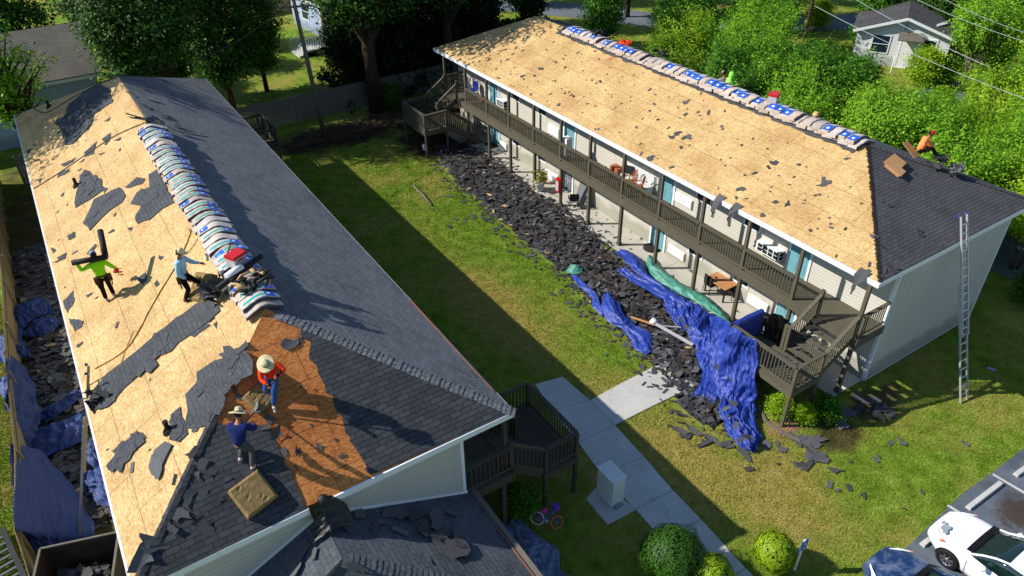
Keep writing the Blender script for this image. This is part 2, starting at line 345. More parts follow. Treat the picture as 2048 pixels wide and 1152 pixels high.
# parking lot
def lot():
    mb = MB(); e = [g2(2048, 895), g2(1990, 940), g2(1920, 990), g2(1860, 1050), g2(1815, 1093), g2(1755, 1150)]
    far = [(30, -9), (30, -1.0), (9, -3.6)]
    pts = [(p[0], p[1], -.03) for p in far+e]+[(-7.2, -7.6, -.03), (-12, -9.5, -.03), (-12, -30, -.03), (30, -30, -.03)]
    mb.poly(pts, (0, 0, 1), .05)
    t = NT('asphalt_lot', .85, .3); g = t.n('NewGeometry').outputs['Position']
    c = t.ramp(t.noise(g, .9, 5, .65), [(.3, rgb('434b55')), (.7, rgb('69727c'))])
    c = t.mix(.6, c, t.ramp(t.noise(g, 60, 3, .8), [(.3, .55), (.7, 1.2)]), 'MULTIPLY')
    m = t.n('Mapping', {'Vector': g, 'Location': (-.2/1.15, 6.55/.75, 0), 'Scale': (1/1.15, 1/.75, 0)}).outputs[0]
    d = t.math('ADD', t.n('VectorMath', {0: m}, operation='LENGTH').outputs['Value'], t.math('MULTIPLY', t.math('SUBTRACT', t.noise(g, 3, 5, .75), .5), 1.8))
    c = t.mix(t.ramp(d, [(.5, .85), (1., 0.)]), c, rgb('3b2c20'))
    t.col(c); t.bump(t.noise(g, 80, 3), .4, .008); M['asphalt_lot'] = t.mat
    mb.build('parking_lot', t.mat, origin=(0, 0, 0), kind='structure')
    mk = MB(); 
    for a, b, wd in [((1985, 948), (2060, 992), .11), ((1895, 1010), (2100, 1140), .1)]:
        p, q = onz(*a, .024), onz(*b, .024); s = (q-p).cross(Vector((0, 0, 1))).normalized()*wd/2
        mk.add([p-s, q-s, q+s, p+s], [(0, 1, 2, 3)])
    mk.build('road_marking', M['curb_paint'], origin=(0, 0, 0), kind='structure')
    for i, (a, b, lab) in enumerate([((1935, 1018), (2000, 968), 'long painted concrete wheel stop at the head of the oil stained parking space'), ((2030, 952), (2095, 905), 'concrete wheel stop at the right edge beyond the white parking line'), ((1843, 1092), (1905, 1046), 'concrete wheel stop under the nose of the white car')]):
        p, q = onz(*a, .02), onz(*b, .02); d = (q-p).normalized(); n = d.cross(Vector((0, 0, 1)))
        w = MB(); prof = [(-.09, 0), (.09, 0), (.07, .11), (-.07, .11)]
        w.add([p+n*u+Vector((0, 0, v)) for u, v in prof]+[q+n*u+Vector((0, 0, v)) for u, v in prof], [(3, 2, 1, 0), (4, 5, 6, 7), (0, 1, 5, 4), (1, 2, 6, 5), (2, 3, 7, 6), (3, 0, 4, 7)])
        w.build('wheel_stop', M['curb_paint'], label=lab, cat='wheel stop', group='wheel stops in the parking lot')
lot()
def strip(name, pts, wd, mat, z):
    mb = MB(); P = []
    for i, p in enumerate(pts):
        a = Vector(pts[max(i-1, 0)]+(0,)); b = Vector(pts[min(i+1, len(pts)-1)]+(0,)); s = (b-a).cross(Vector((0, 0, 1))).normalized()*wd/2
        c = Vector((p[0], p[1], z)); P.append([c-s, c+s])
    mb.grid(P, 0, False); return mb.build(name, mat, origin=(0, 0, 0), kind='structure')
strip('road', [(2, 90), (12, 68), (20, 58), (27, 48), (31, 40), (40, 34), (60, 24), (110, 0)], 5, M['road'], .012)
strip('side_road', [(13.5, -30), (14.5, -5), (15.2, 3), (16, 9), (20, 14), (30, 16), (90, 10)], 3.6, M['road'], .016)
# ---------------------------------------------------------------- the two apartment buildings
UP3 = Vector((0, 0, 1))
def jag(pts, step, amp, seed=0, closed=True):
    R = random.Random(seed); out = []
    n = len(pts); rng = range(n if closed else n-1)
    for i in rng:
        a, b = Vector(pts[i]), Vector(pts[(i+1) % n]); L = (b-a).length; k = max(1, int(L/step)); out.append(a)
        side = (b-a).normalized()
        for j in range(1, k):
            p = a.lerp(b, (j+R.uniform(-.3, .3))/k); out.append(p+Vector((R.uniform(-amp, amp), R.uniform(-amp, amp), 0)))
    return out
def proj_to(p, P): P = Vector(P); return Vector((P.x, P.y, p[0].z-((P.x-p[0].x)*p[1].x+(P.y-p[0].y)*p[1].y)/p[1].z))
def railing(parent, P0, P1, mat, name='railing', cap=True, h=1.03, posts=True):
    P0, P1 = Vector(P0), Vector(P1); mb = MB(); d = P1-P0; n = max(2, int(Vector((d.x, d.y, 0)).length/.135)); u = UP3
    mb.bar(P0+u*h, P1+u*h, .14, .035); mb.bar(P0+u*(h-.06), P1+u*(h-.06), .04, .085); mb.bar(P0+u*.14, P1+u*.14, .04, .085)
    for i in range(1, n):
        p = P0.lerp(P1, i/n); mb.box((p.x-.018, p.y-.018, p.z+.1), (p.x+.018, p.y+.018, p.z+h-.08))
    return mb.build(name, mat, parent)
def gallery(B, mx, L, px, mat, plat, farm, posts, with_units, pin):
    # mx: maps local (x inward from the eave line, y along, z) into the world
    def bx(mb, a, b, m=0):
        a, b = mx(a), mx(b); mb.box([min(a[i], b[i]) for i in range(3)], [max(a[i], b[i]) for i in range(3)], m); return mb
    W, LW = M['siding'], M['white_paint']
    gx = 1.52; ex = 8.7; y0, y1 = .1, L-.25
    for nm, a, b in [('wall', (gx, y0, -.2), (gx+.15, y1, 5.12)), ('wall', (gx+.15, y0, -.2), (ex, y0+.15, 5.12)), ('wall', (ex, y0, -.2), (ex+.15, y1, 5.12)), ('wall', (gx+.15, y1-.15, -.2), (ex, y1, 5.12))]:
        bx(MB(), a, b).build(nm, W, B)
    for x in (gx, ex+.05): 
        bx(bx(MB(), (x-.012, y0-.015, -.1), (x+.1, y0-.002, 5.03)), (x-.014, y0-.015, -.1), (x-.002, y0+.1, 5.03)).build('corner_trim', LW, B)
    bx(MB(), (gx-.004, y0-.05, -.15), (ex+.15, y0-.016, .12)).build('foundation', M['concrete'], B)
    # balcony
    bx(MB(), (-.02, .05, 2.66), (gx, L-.9, 2.78)).build('balcony_floor', mat, B)
    mb = MB(); bx(mb, (-.09, .0, 2.4), (-.03, L-.85, 2.8)); bx(mb, (-.03, .02, 2.42), (gx, .07, 2.76)); bx(mb, (.05, .1, 2.36), (.17, L-.9, 2.655)); mb.build('rim_beam', mat, B)
    for i, y in enumerate(posts):
        if y > L-.7: continue
        mb = MB(); bx(mb, (px-.07, y-.07, 0), (px+.07, y+.07, 2.355)); bx(mb, (px-.1, y-.1, 0), (px+.1, y+.1, .22)); mb.build('post', mat, B)
        mb = MB(); bx(mb, (px-.15, y-.065, 2.3), (px-.025, y+.065, 5.03)); bx(mb, (px-.17, y-.085, 2.36), (px-.005, y+.085, 2.82)); mb.build('post', mat, B)
    ys = sorted(posts)
    for a, b in zip(ys[:-1], ys[1:]):
        if a < .5 or b > farm-.1: continue
        railing(B, mx((-.03, a+.07, 2.78)), mx((-.03, b-.07, 2.78)), mat)
    railing(B, mx((.0, .1, 2.78)), mx((gx-.05, .1, 2.78)), mat)
    railing(B, mx((.0, farm+.2, 2.78)), mx((gx-.05, farm+.2, 2.78)), mat)
    # the stairs: a landing, a flight up to the balcony and a flight down to the ground
    for my in (lambda y: y, lambda y: farm+.35-y):
        st = thing('staircase', None, None); st.parent = B; st['label'] = 'dark wooden stairs with a railed landing half way up'
        def q(x, y, z): return Vector(mx((x, my(y), z)))
        def bb(mb, a, b, m=0): a, b = q(*a), q(*b); mb.box([min(a[i], b[i]) for i in range(3)], [max(a[i], b[i]) for i in range(3)], m)
        xo, xi = plat; zt = 1.76; yo, ye = .2, pin; gate = 1.85
        mb = MB()
        nb = 10
        for k in range(nb): bb(mb, (xo+(xi-xo)*k/nb, yo, zt-.04), (xo+(xi-xo)*(k+.93)/nb, ye, zt))
        bb(mb, (xo-.04, yo-.04, zt-.29), (xo, ye+.04, zt-.045)); bb(mb, (xi, yo-.04, zt-.29), (xi+.04, ye+.04, zt-.045)); bb(mb, (xo, yo-.04, zt-.29), (xi, yo, zt-.045)); bb(mb, (xo, ye, zt-.29), (xi, ye+.04, zt-.045))
        mb.build('landing', mat, st)
        for (x, y) in ((xo+.03, yo+.03), (xo+.03, ye-.03), (xi-.05, yo+.03), (xi-.05, ye-.03)):
            m2 = MB(); bb(m2, (x-.055, y-.055, 0), (x+.055, y+.055, zt+1.0)); m2.build('post', mat, st)
        railing(st, q(xo+.03, yo+.06, zt), q(xo+.03, ye-.06, zt), mat); railing(st, q(xo+.06, yo+.03, zt), q(xi-.08, yo+.03, zt), mat); railing(st, q(xo+.06, ye-.03, zt), q(xi-.08, ye-.03, zt), mat)
        up = MB(); n = 5; run = (-.12-xi)/n
        for k in range(n):
            z = zt+(k+1)*.2; x = xi+k*run; bb(up, (x-.02, yo+.1, z-.04), (x+run*.48, gate-.08, z)); bb(up, (x+run*.52, yo+.1, z-.04), (x+run, gate-.08, z))
        for yy in (yo+.06, gate-.05):
            a, b = q(xi-.02, yy, zt-.08), q(-.05, yy, 2.7); up.bar(a, b, .045, .26)
        up.build('flight', mat, st)
        for yy in (yo+.03, gate-.02): railing(st, q(xi, yy, zt+.0), q(-.02, yy, 2.78), mat)
        dn = MB(); n = 9; run = .29
        for k in range(n-1):
            z = zt-(k+1)*zt/n; x = xi+k*run; bb(dn, (x, gate+.12, z-.04), (x+run, ye-.05, z))
        for yy in (gate+.08, ye-.02): dn.bar(q(xi-.02, yy, zt-.1), q(xi+n*run, yy, -.05), .045, .26)
        dn.build('flight', mat, st)
        for yy in (gate+.1, ye-.03): railing(st, q(xi, yy, zt), q(xi+n*run-.3, yy, .1), mat)
        for (x, y, z0, z1) in ((xi+.02, gate-.03, zt-.2, zt+1.08), (xi+.02, gate+.12, zt-.2, zt+1.08), (-.06, gate-.03, 2.5, 3.92), (-.06, yo+.03, 2.4, 3.85)):
            m2 = MB(); bb(m2, (x-.06, y-.06, z0), (x+.06, y+.06, z1)); bb(m2, (x-.075, y-.075, z1), (x+.075, y+.075, z1+.03)); m2.build('newel_post', mat, st)
    if not with_units: return
    fx = gx
    def door(yc, z, w=.92, name='door', m='teal_door', h=2.03):
        d = bx(MB(), (fx-.03, yc-w/2, z), (fx-.004, yc+w/2, z+h)); 
        for (a, b) in ((.15, .6), (.75, 1.25), (1.4, 1.85)):
            for s in (-1, 1): bx(d, (fx-.042, yc+s*.2-.14, z+a), (fx-.031, yc+s*.2+.14, z+b))
        do = d.build(name, M[m], B)
        f = MB(); bx(f, (fx-.05, yc-w/2-.1, z), (fx-.003, yc-w/2-.004, z+h+.1)); bx(f, (fx-.05, yc+w/2+.004, z), (fx-.003, yc+w/2+.1, z+h+.1)); bx(f, (fx-.05, yc-w/2-.1, z+h+.1), (fx-.003, yc+w/2+.1, z+h+.2)); f.build('frame', LW, do)
        hd = MB(); hd.lathe(mx((fx-.07, yc-w/2+.1, z+.98)), [(0, -.03), (.03, -.02), (.03, .02), (0, .03)], 8); hd.build('handle', M['steel'], do)
    def window(ya, yb, z0, z1):
        gl = bx(MB(), (fx-.012, ya, z0), (fx-.003, yb, z1)).build('window', M['dark_glass'], B)
        f = MB(); t = .06
        for a, b in (((ya-t, z0-t), (yb+t, z0)), ((ya-t, z1), (yb+t, z1+t)), ((ya-t, z0), (ya, z1)), ((yb, z0), (yb+t, z1)), ((ya, (z0+z1)/2-.02), (yb, (z0+z1)/2+.02))): bx(f, (fx-.035, a[0], a[1]), (fx-.013, b[0], b[1]))
        f.build('frame', M['white_paint'], gl)
    def panel(ya, yb, z0, z1):
        p = bx(MB(), (fx-.09, ya, z0), (fx-.004, yb, z1)); n = 6
        for k in range(n): bx(p, (fx-.105, ya+(yb-ya)*(k+.08)/n, z0+.05), (fx-.0905, ya+(yb-ya)*(k+.92)/n, z1-.05))
        p.build('wall_vent_cover', M['white_paint'], B)
    def ac(ya, yb, z0, z1):
        o = bx(MB(), (fx-.32, ya, z0), (fx-.004, yb, z1)).build('air_conditioner', M['white_paint'], B)
        g = MB(); n = 4; w = (yb-ya-.1)/n
        for k in range(n):
            for j in range(2):
                a = ya+.06+k*w; z = z0+.05+j*(z1-z0-.08)/2; bx(g, (fx-.33, a, z), (fx-.321, a+w-.05, z+(z1-z0)/2-.07))
                bx(g, (fx-.29+.0, ya-.01, z), (fx-.06, ya-.001, z+(z1-z0)/2-.08))
        g.build('grille', M['grille_dark'], o)
    for yc in (27.2, 19.4, 11.75, 4.08): door(yc, 2.79)
    for yc in (27.2, 11.95, 4.08): door(yc, .06)
    door(19.45, .06, name='dark_door', m='blue_trim')
    g = MB()
    for k in range(9): bx(g, (fx-.075, 19.02+k*.1, .1), (fx-.058, 19.04+k*.1, 2.05))
    for z in (.15, 1.1, 2.0): bx(g, (fx-.08, 19.0, z), (fx-.055, 19.9, z+.04))
    g.build('security_bars', M['grille_dark'], B)
    for ya, yb in ((24.35, 25.1), (21.62, 22.35), (9.0, 9.82), (6.2, 7.0)): window(ya, yb, 3.77, 4.65); window(ya, yb, .92, 1.9)
    panel(20.33, 21.33, 2.92, 3.45); panel(10.03, 11.1, 3.1, 3.55); ac(25.67, 26.5, 2.98, 3.42); ac(4.8, 6.0, 3.12, 3.56)
    panel(20.33, 21.5, .1, .58); panel(10.03, 11.12, .27, .7); panel(4.95, 6.05, .27, .72); panel(25.8, 26.5, .12, .56)
    for y in (16.97, 14.3): bx(MB(), (fx-.02, y-.32, 2.0), (fx-.004, y+.32, 2.12)).build('wall_vent', M['steel'], B)
    for y in (18.1, 13.2): 
        l = MB(); bx(l, (fx-.1, y-.06, 4.5), (fx-.004, y+.06, 4.72)); l.build('wall_lamp', M['black'], B)
def hip_roof(B, x0, x1, y0, y1, rx, ry0, ry1, rz, mats):
    z = EZ; A = [(x0, y0, z), (x1, y0, z), (x1, y1, z), (x0, y1, z)]; R0, R1 = (rx, ry0, rz), (rx, ry1, rz)
    faces = {'w': [A[0], R0, R1, A[3]], 's': [A[0], A[1], R0], 'e': [A[1], A[2], R1, R0], 'n': [A[2], A[3], R1]}
    roof = thing('roof', None, None); roof.parent = B
    mb = MB()
    for k, f in faces.items():
        n = (Vector(f[1])-Vector(f[0])).cross(Vector(f[2])-Vector(f[0])); n = n if n.z > 0 else -n; n.normalize()
        mb.add([Vector(p) for p in f], [list(range(len(f)))] if (Vector(f[1])-Vector(f[0])).cross(Vector(f[2])-Vector(f[0])).z > 0 else [list(range(len(f)))[::-1]], {'w': 0, 's': 1, 'e': 0, 'n': 0}[k])
    mb.add([Vector(p)-Vector((0, 0, .03)) for p in A], [(0, 1, 2, 3)], 2)
    mb.build('roof_deck', [M[m] for m in mats], roof)
    fb = MB(); t = .05; h = .17
    fb.box((x0-t, y0-t, z-.02-h), (x0, y1+t, z-.004)); fb.box((x1, y0-t, z-.02-h), (x1+t, y1+t, z-.004)); fb.box((x0, y0-t, z-.02-h), (x1, y0, z-.004)); fb.box((x0, y1, z-.02-h), (x1, y1+t, z-.004))
    fb.build('fascia', M['white_paint'], roof)
    sb = MB(); sb.box((x0, y0, z-.24), (x1, y1, z-.2)); sb.build('soffit', M['white_paint'], roof)
    return roof
def cover(roof, plane, pts, mat, off=.006, th=.014, name='shingle_field', step=0, amp=0, seed=0):
    pts = [proj_to(plane, p) for p in pts]
    if step: pts = [proj_to(plane, p) for p in jag(pts, step, amp, seed)]
    mb = MB(); mb.poly([p+plane[1]*off for p in pts], plane[1], th); return mb.build(name, M[mat], roof)
def caps(roof, P, Q, plA, plB, mat, w=.15, name='hip_cap', sp=.14, shell=.05):
    P, Q = Vector(P), Vector(Q); d = (Q-P); L = d.length; d.normalize(); n = int(L/sp); mb = MB()
    sa = plA[1].cross(d).normalized(); sb = plB[1].cross(d).normalized()
    mid = (plA[1]+plB[1]).normalized(); R = random.Random(7)
    if sa.cross(d).dot(plA[1]) > 0: pass
    if sa.dot(plB[1]) > 0: sa = -sa      # sa runs down plane A away from the hip
    if sb.dot(plA[1]) > 0: sb = -sb
    for k in range(n):
        a = P+d*(k*sp); b = a+d*(sp*1.7); lo, hi = .03+R.uniform(0, .006), .05+R.uniform(0, .012)
        wa = w*R.uniform(.93, 1.07)
        pa = [a+plA[1]*lo+sa*wa, a+mid*(lo+.004), a+plB[1]*lo+sb*wa, b+plA[1]*hi+sa*wa, b+mid*(hi+.004), b+plB[1]*hi+sb*wa]
        lowr = [b+plA[1]*.018+sa*wa, b+mid*.018, b+plB[1]*.018+sb*wa]
        mb.add(pa+lowr, [(0, 1, 4, 3), (1, 2, 5, 4), (3, 4, 7, 6), (4, 5, 8, 7)])
    return mb.build(name, M[mat], roof)
# building B on the right
BB = thing('apartment_building', 'right apartment building with a bare wood roof and a two storey gallery facing the lawn', 'apartment building', (5.1, 16, 0), 'the two long apartment buildings')
postsB = [.25, 3.05, 5.6, 8.05, 10.6, 13.2, 15.75, 18.2, 20.7, 23.2, 25.6, 28.1, 30.75]
gallery(BB, lambda p: (p[0], p[1], p[2]), BY1, .1, M['deck_wood'], (-3.1, -1.55), 30.65, postsB, True, 3.15)
RB = hip_roof(BB, BX0, BX1, BY0, BY1, BRX, BRY0, BRY1, BRZ, ['osb', 'osb', 'white_paint'])
hB = [(BX0+.05, BY0, 0), (BX1, BY0, 0), (BRX, BRY0, 0)]
cover(RB, BH, [(BX0+.1, BY0-.03, 0)]+[(BX1+.03, BY0-.03, 0), (BRX, BRY0, 0)]+[(BRX-.0-(BRX)*k/14+.03*(k % 2)+.02, BRY0-(BRY0)*k/14-.02, 0) for k in range(1, 14)], 'shingle_worn', name='shingle_field')
BEp = pl((BX1, BY0, EZ), (0, 1, 0), (BRX-BX1, 0, BRZ-EZ))
cover(RB, BEp, [(BX1, BY0, 0), (BX1, BY1, 0), (BRX, BRY1, 0), (BRX, BRY0, 0)], 'shingle_worn')
Rr = random.Random(5); edge = []
for k in range(90):
    y = BRY1-3.0-(BRY1-3.0-BRY0-.1)*k/89; wv = .62+.17*noise.noise(Vector((y*.55, 1, 0)))+.16*noise.noise(Vector((y*1.9, 4, 0)))+Rr.uniform(-.03, .03)
    edge.append((BRX-max(.3, wv), y, 0))
cover(RB, BW, [(BRX, BRY0+.05, 0), (BRX, BRY1-2.9, 0)]+edge, 'shingle_worn', name='shingle_strip')
caps(RB, (BRX, BRY0, BRZ), (BX1, BY0, EZ), BEp, BH, 'shingle_worn')
# rough brown cut edge of the old shingles along the hip
mb = MB(); R = random.Random(3)
for k in range(70):
    t = k/70; p = Vector((BRX*(1-t), BRY0*(1-t), BRZ+(EZ-BRZ)*t))
    mb.poly([p+Vector((R.uniform(-.1, -.02), R.uniform(-.02, .05), 0)), p+Vector((R.uniform(-.14, -.05), -.05, 0)), p+Vector((.03, -.1, 0)), p+Vector((.05, .02, 0))], (-.2, -.3, .9), .03)
mb.build('torn_edge', M['rust'], RB)
# building A on the left
AA = thing('apartment_building', 'left apartment building with a half stripped roof and roofers on it', 'apartment building', (-18.6, 18, 0), 'the two long apartment buildings')
mA = lambda p: (AX1-p[0], AY0+p[1], p[2])
gallery(AA, mA, AY1-AY0, .2, M['deck_dark'], (-2.56, -1.3), 31.9, [.25, 3.0]+[5.5+2.5*i for i in range(10)]+[31.0], False, 3.0)
RA = hip_roof(AA, AX0, AX1, AY0, AY1, ARX, ARY0, ARY1, ARZ, ['osb', 'osb_old', 'white_paint'])
AN = pl((AX0, AY1, EZ), (1, 0, 0), (0, ARY1-AY1, ARZ-EZ))
R = random.Random(11)
top = [(ARX+.04+R.uniform(0, .05), ARY0+(ARY1-ARY0)*k/60, 0) for k in range(61)]
cover(RA, AE, [(AX1+.03, AY0, 0)]+top+[(AX1+.03, AY1, 0)], 'shingle_new')
cover(RA, AN, [(AX1, AY1, 0), (AX0, AY1, 0), (ARX, ARY1, 0)], 'shingle_new')
def hpx(*pts): return [on(AH, *p) for p in pts]
def ragged_line(pts, plane, step, amp, seed):
    P = [on(plane, *p) for p in pts]; return [proj_to(plane, q) for q in jag(P, step, amp, seed, closed=False)]+[P[-1]]
rl = ragged_line([(604, 650), (600, 668), (622, 684), (618, 706), (636, 745), (650, 772), (668, 806), (688, 850), (710, 895), (742, 950)], AH, .16, .07, 4)
cover(RA, AH, [(AX1+.02, AY0-.02, 0)]+rl, 'shingle_dark', th=.02)
ll = ragged_line([(432, 850), (455, 850), (478, 836), (506, 846), (540, 858), (553, 886), (562, 908), (586, 955), (613, 1017)], AH, .15, .06, 9)
hl = [(AX0+(ARX-AX0)*t+.02, AY0+(ARY0-AY0)*t-.04, 0) for t in (0, .1, .2, .3, .4, .5, .6)]
cover(RA, AH, hl+ll, 'shingle_dark', th=.02)
P0, P1 = Vector((AX1, AY0, EZ)), Vector((ARX, ARY0, ARZ))
caps(RA, P1.lerp(P0, .04), P0, AE, AH, 'shingle_new', .16)
# left hip: crumpled remains of the old caps
caps(RA, P1.lerp(Vector((AX0, AY0, EZ)), .42), Vector((AX0, AY0, EZ)), AW, AH, 'shingle_dark', .1, 'hip_cap', .3)
# the exposed copper coloured drip edge along the lower right eave
mb = MB(); mb.bar((AX1-.03, AY0+.9, EZ+.04), (AX1+.0, AY0+6.2, EZ+.05), .05, .012); mb.build('drip_edge', M['old_copper'], RA)
# ---------------------------------------------------------------- shingle sheets and scraps
def basis(n, spin=0., tilt=(0, 0)):
    n = Vector(n).normalized(); x = Vector((1, 0, 0)); x = (x-n*x.dot(n)).normalized(); y = n.cross(x)
    return Matrix((x, y, n)).transposed() @ Matrix.Rotation(spin, 3, 'Z') @ Matrix.Rotation(tilt[0], 3, 'X') @ Matrix.Rotation(tilt[1], 3, 'Y')
def scrap_pts(R, kind):
    if kind == 0:      # ragged tear
        n = R.randint(9, 14); e = R.uniform(.35, .8); out = []
        for k in range(n):
            a = 2*pi*k/n+R.uniform(-.2, .2); r = .5*R.choice([1, 1, .9, .75, .5])*R.uniform(.75, 1.15); out.append((r*cos(a), r*sin(a)*e))
        return out
    L = R.uniform(.5, 1.0); h = R.uniform(.26, .34); out = [(-L/2, 0), (L/2+R.uniform(-.05, .05), R.uniform(-.03, .03)), (L/2, h)]   # strip with torn tabs
    x = L/2
    while x > -L/2+.1:
        w = R.uniform(.08, .2); out += [(x-w*.4, h+R.uniform(-.05, .02)), (x-w, h*R.uniform(.8, 1.05))]; x -= w
    out.append((-L/2, h*R.uniform(.7, 1))); return [(a, b-h/2) for a, b in out]
def piece_into(mb, R, P, Mx, s, kind, curl, th=.006, m=0):
    pts = scrap_pts(R, kind); cx = sum(a for a, b in pts)/len(pts); cy = sum(b for a, b in pts)/len(pts)
    ax = R.uniform(0, pi); ca, sa = cos(ax), sin(ax)
    def z(a, b): t = a*ca+b*sa; return curl*t*t*2.2
    ring = [Vector((a*s, b*s, z(a, b)*s)) for a, b in pts]; mid = [Vector(((a+cx)/2*s, (b+cy)/2*s, z((a+cx)/2, (b+cy)/2)*s)) for a, b in pts]; c = Vector((cx*s, cy*s, z(cx, cy)*s))
    n = len(ring); up = Vector((0, 0, th)); V = [c+up]+[q+up for q in mid]+[q+up for q in ring]+[q for q in ring]
    F = [(0, 1+k, 1+(k+1) % n) for k in range(n)]+[(1+k, 1+n+k, 1+n+(k+1) % n, 1+(k+1) % n) for k in range(n)]+[(1+n+k, 1+2*n+k, 1+2*n+(k+1) % n, 1+n+(k+1) % n) for k in range(n)]
    mb.add([P+Mx @ v for v in V], F, m)
PR = []
for i in range(16):
    R = random.Random(100+i); mb = MB(); piece_into(mb, R, Vector(), Matrix.Identity(3), 1., 0 if i < 10 else 1, R.uniform(-.02, .16) if i != 3 else .4)
    o = mb.build('torn_shingle', M['scrap'], origin=(0, 0, 0)); PR.append(o.data); bpy.data.objects.remove(o)
NSCR = [0]; TINY = MB()
def scrap_at(P, n, s, R, label, group, tilt=.05, which=None, lift=.012):
    if s < .21 and group:        # the many very small ones are one object
        piece_into(TINY, R, P+Vector(n)*lift, basis(n, R.uniform(0, 6)), s, 0, .02); return None
    me = R.choice(PR) if which is None else PR[which]
    o = bpy.data.objects.new('torn_shingle', me); COL.objects.link(o)
    Mx = basis(n, R.uniform(0, 2*pi), (R.uniform(-tilt, tilt), R.uniform(-tilt, tilt)))
    o.matrix_world = Matrix.Translation(P+Vector(n)*(lift+.02*s)) @ Mx.to_4x4() @ Matrix.Diagonal((s, s, s, 1)); NSCR[0] += 1
    return tag(o, label, 'shingle scrap', group)
LB = 'torn grey shingle scrap lying on the bare yellow wood roof of the right building'
R = random.Random(21)
c4 = [(600, 262), (655, 320), (742, 370), (765, 360), (802, 355), (790, 272), (780, 215), (990, 185), (970, 195), (965, 345), (1065, 232), (1160, 200), (1150, 215), (1155, 398), (1020, 428), (1120, 436), (1060, 455), (1052, 440), (1140, 470), (1243, 360), (1297, 388), (1275, 510), (1330, 548), (1345, 555), (1425, 598), (1260, 603), (1285, 340), (1420, 462), (1450, 462), (1555, 390), (1675, 560), (1785, 518), (1750, 420), (1895, 560), (1990, 595), (2000, 585), (1785, 640), (1705, 735), (1890, 738), (1730, 830), (1735, 885), (1790, 910), (1910, 965), (1965, 848), (1945, 770), (1910, 790), (1470, 745), (1490, 745), (1100, 545), (985, 492), (1000, 500), (910, 450), (730, 220), (1470, 610), (1565, 560), (1530, 520), (1500, 470), (1080, 500), (1810, 600), (1990, 660), (2000, 795), (1470, 295), (830, 410)]
c7 = [(155, 540), (60, 590), (85, 580), (200, 650), (150, 665), (140, 645), (85, 790), (60, 795), (40, 850), (270, 920), (295, 955), (410, 1010), (460, 1000), (275, 728), (860, 1040), (848, 1068), (455, 800), (575, 937), (760, 962), (995, 915), (385, 1090), (560, 1078), (15, 770), (720, 950), (545, 965), (880, 1055)]
c8 = [(580, 70), (655, 80), (785, 232), (903, 218), (510, 145), (1145, 270), (935, 382), (1125, 430), (1110, 470), (360, 45)]
for x, y in [(680+a/2.88, b/2.88) for a, b in c4]+[(1348+a/2.88, b/2.88) for a, b in c7]+[(1348+a/2.88, 380+b/2.88) for a, b in c8]:
    scrap_at(on(BW, x, y), BW[1], R.choice([.16, .22, .28, .38, .46]), R, LB, 'scraps on the right roof', .03)
for k in range(150):
    y = R.uniform(2, 29); x = R.uniform(.3, min(4.3, 4.3)); 
    if y < x or y > 31-x: continue
    scrap_at(proj_to(BW, (x, y, 0)), BW[1], R.uniform(.05, .2), R, LB, 'scraps on the right roof', .03)
for a, b in [(1190, 65), (1240, 95), (1410, 235), (1420, 262), (1530, 318), (1290, 380), (1200, 330), (1235, 440), (1280, 455), (1210, 470), (1195, 498), (1250, 462)]:
    scrap_at(on(BH, 1348+a/2.88, 380+b/2.88), BH[1], R.choice([.25, .3, .4]), R, 'curled black shingle scrap lying on the shingled near end of the right roof', 'scraps on the right hip', .12, lift=.04)
def sheet(name_label, plane, pts, mat='shingle_sheet', k=1., seed=0, step=.28, amp=.05, th=.02, off=.012, layers=0, group=None, name='shingle_sheet', cat='shingle sheet', ox=0, oy=0):
    P = [on(plane, ox+a/k, oy+b/k) for a, b in pts]; P = [proj_to(plane, p) for p in jag(P, step, amp, seed)]
    mb = MB(); mb.poly([p+plane[1]*off for p in P], plane[1], th)
    R = random.Random(seed); c = sum(P, Vector())/len(P)
    for l in range(layers):         # torn shingles lying loose on top of the sheet
        p = P[R.randrange(len(P))].lerp(c, R.uniform(.15, .9)); piece_into(mb, R, p+plane[1]*(off+th+.008), basis(plane[1], R.choice([0, pi/2, pi/2])+R.uniform(-.2, .2), (R.uniform(-.02, .05), R.uniform(-.02, .03))), R.uniform(.5, 1.1), R.choice([1, 1, 0]), .02, m=0)
    return mb.build(name, M[mat], label=name_label, cat=cat, group=group)
f1 = [(575, 490), (640, 520), (650, 590), (600, 620), (545, 660), (530, 720), (470, 780), (420, 830), (375, 835), (360, 780), (345, 735), (318, 715), (330, 690), (390, 670), (380, 640), (400, 600), (450, 560), (500, 520)]
G1 = 'sheets of old shingles on the left roof'
sheet('large patch of old black shingles lying near the far tree shaded corner', AW, f1, k=2.88, seed=1, layers=14, group=G1)
sheet('grey shingle patch by the short black vent pipe, third from the far end', AW, [(160, 352), (172, 340), (205, 362), (205, 382), (180, 400), (152, 416), (150, 405), (158, 372)], seed=2, layers=6, group=G1)
sheet('diamond shaped grey shingle patch above the man in the lime green shirt', AW, [(167, 447), (188, 400), (240, 375), (252, 392), (245, 405), (222, 420), (180, 462)], seed=3, layers=2, group=G1)
sheet('grey shingle patch against the wrapped bundles halfway along the ridge', AW, [(298, 350), (318, 338), (335, 375), (350, 405), (325, 418), (300, 440), (276, 448), (272, 432), (285, 412), (262, 408), (275, 385), (300, 375)], seed=4, layers=7, group=G1)
sheet('longest grey shingle strip, slanting from the eave ladder up to the ridge', AW, [(188, 780), (215, 748), (243, 727), (274, 703), (302, 679), (333, 654), (365, 630), (392, 609), (417, 595), (441, 623), (417, 644), (385, 668), (358, 686), (344, 703), (319, 713), (295, 734), (277, 753), (250, 776), (222, 811), (200, 818), (190, 822), (181, 787)], seed=5, layers=16, amp=.07, group=G1)
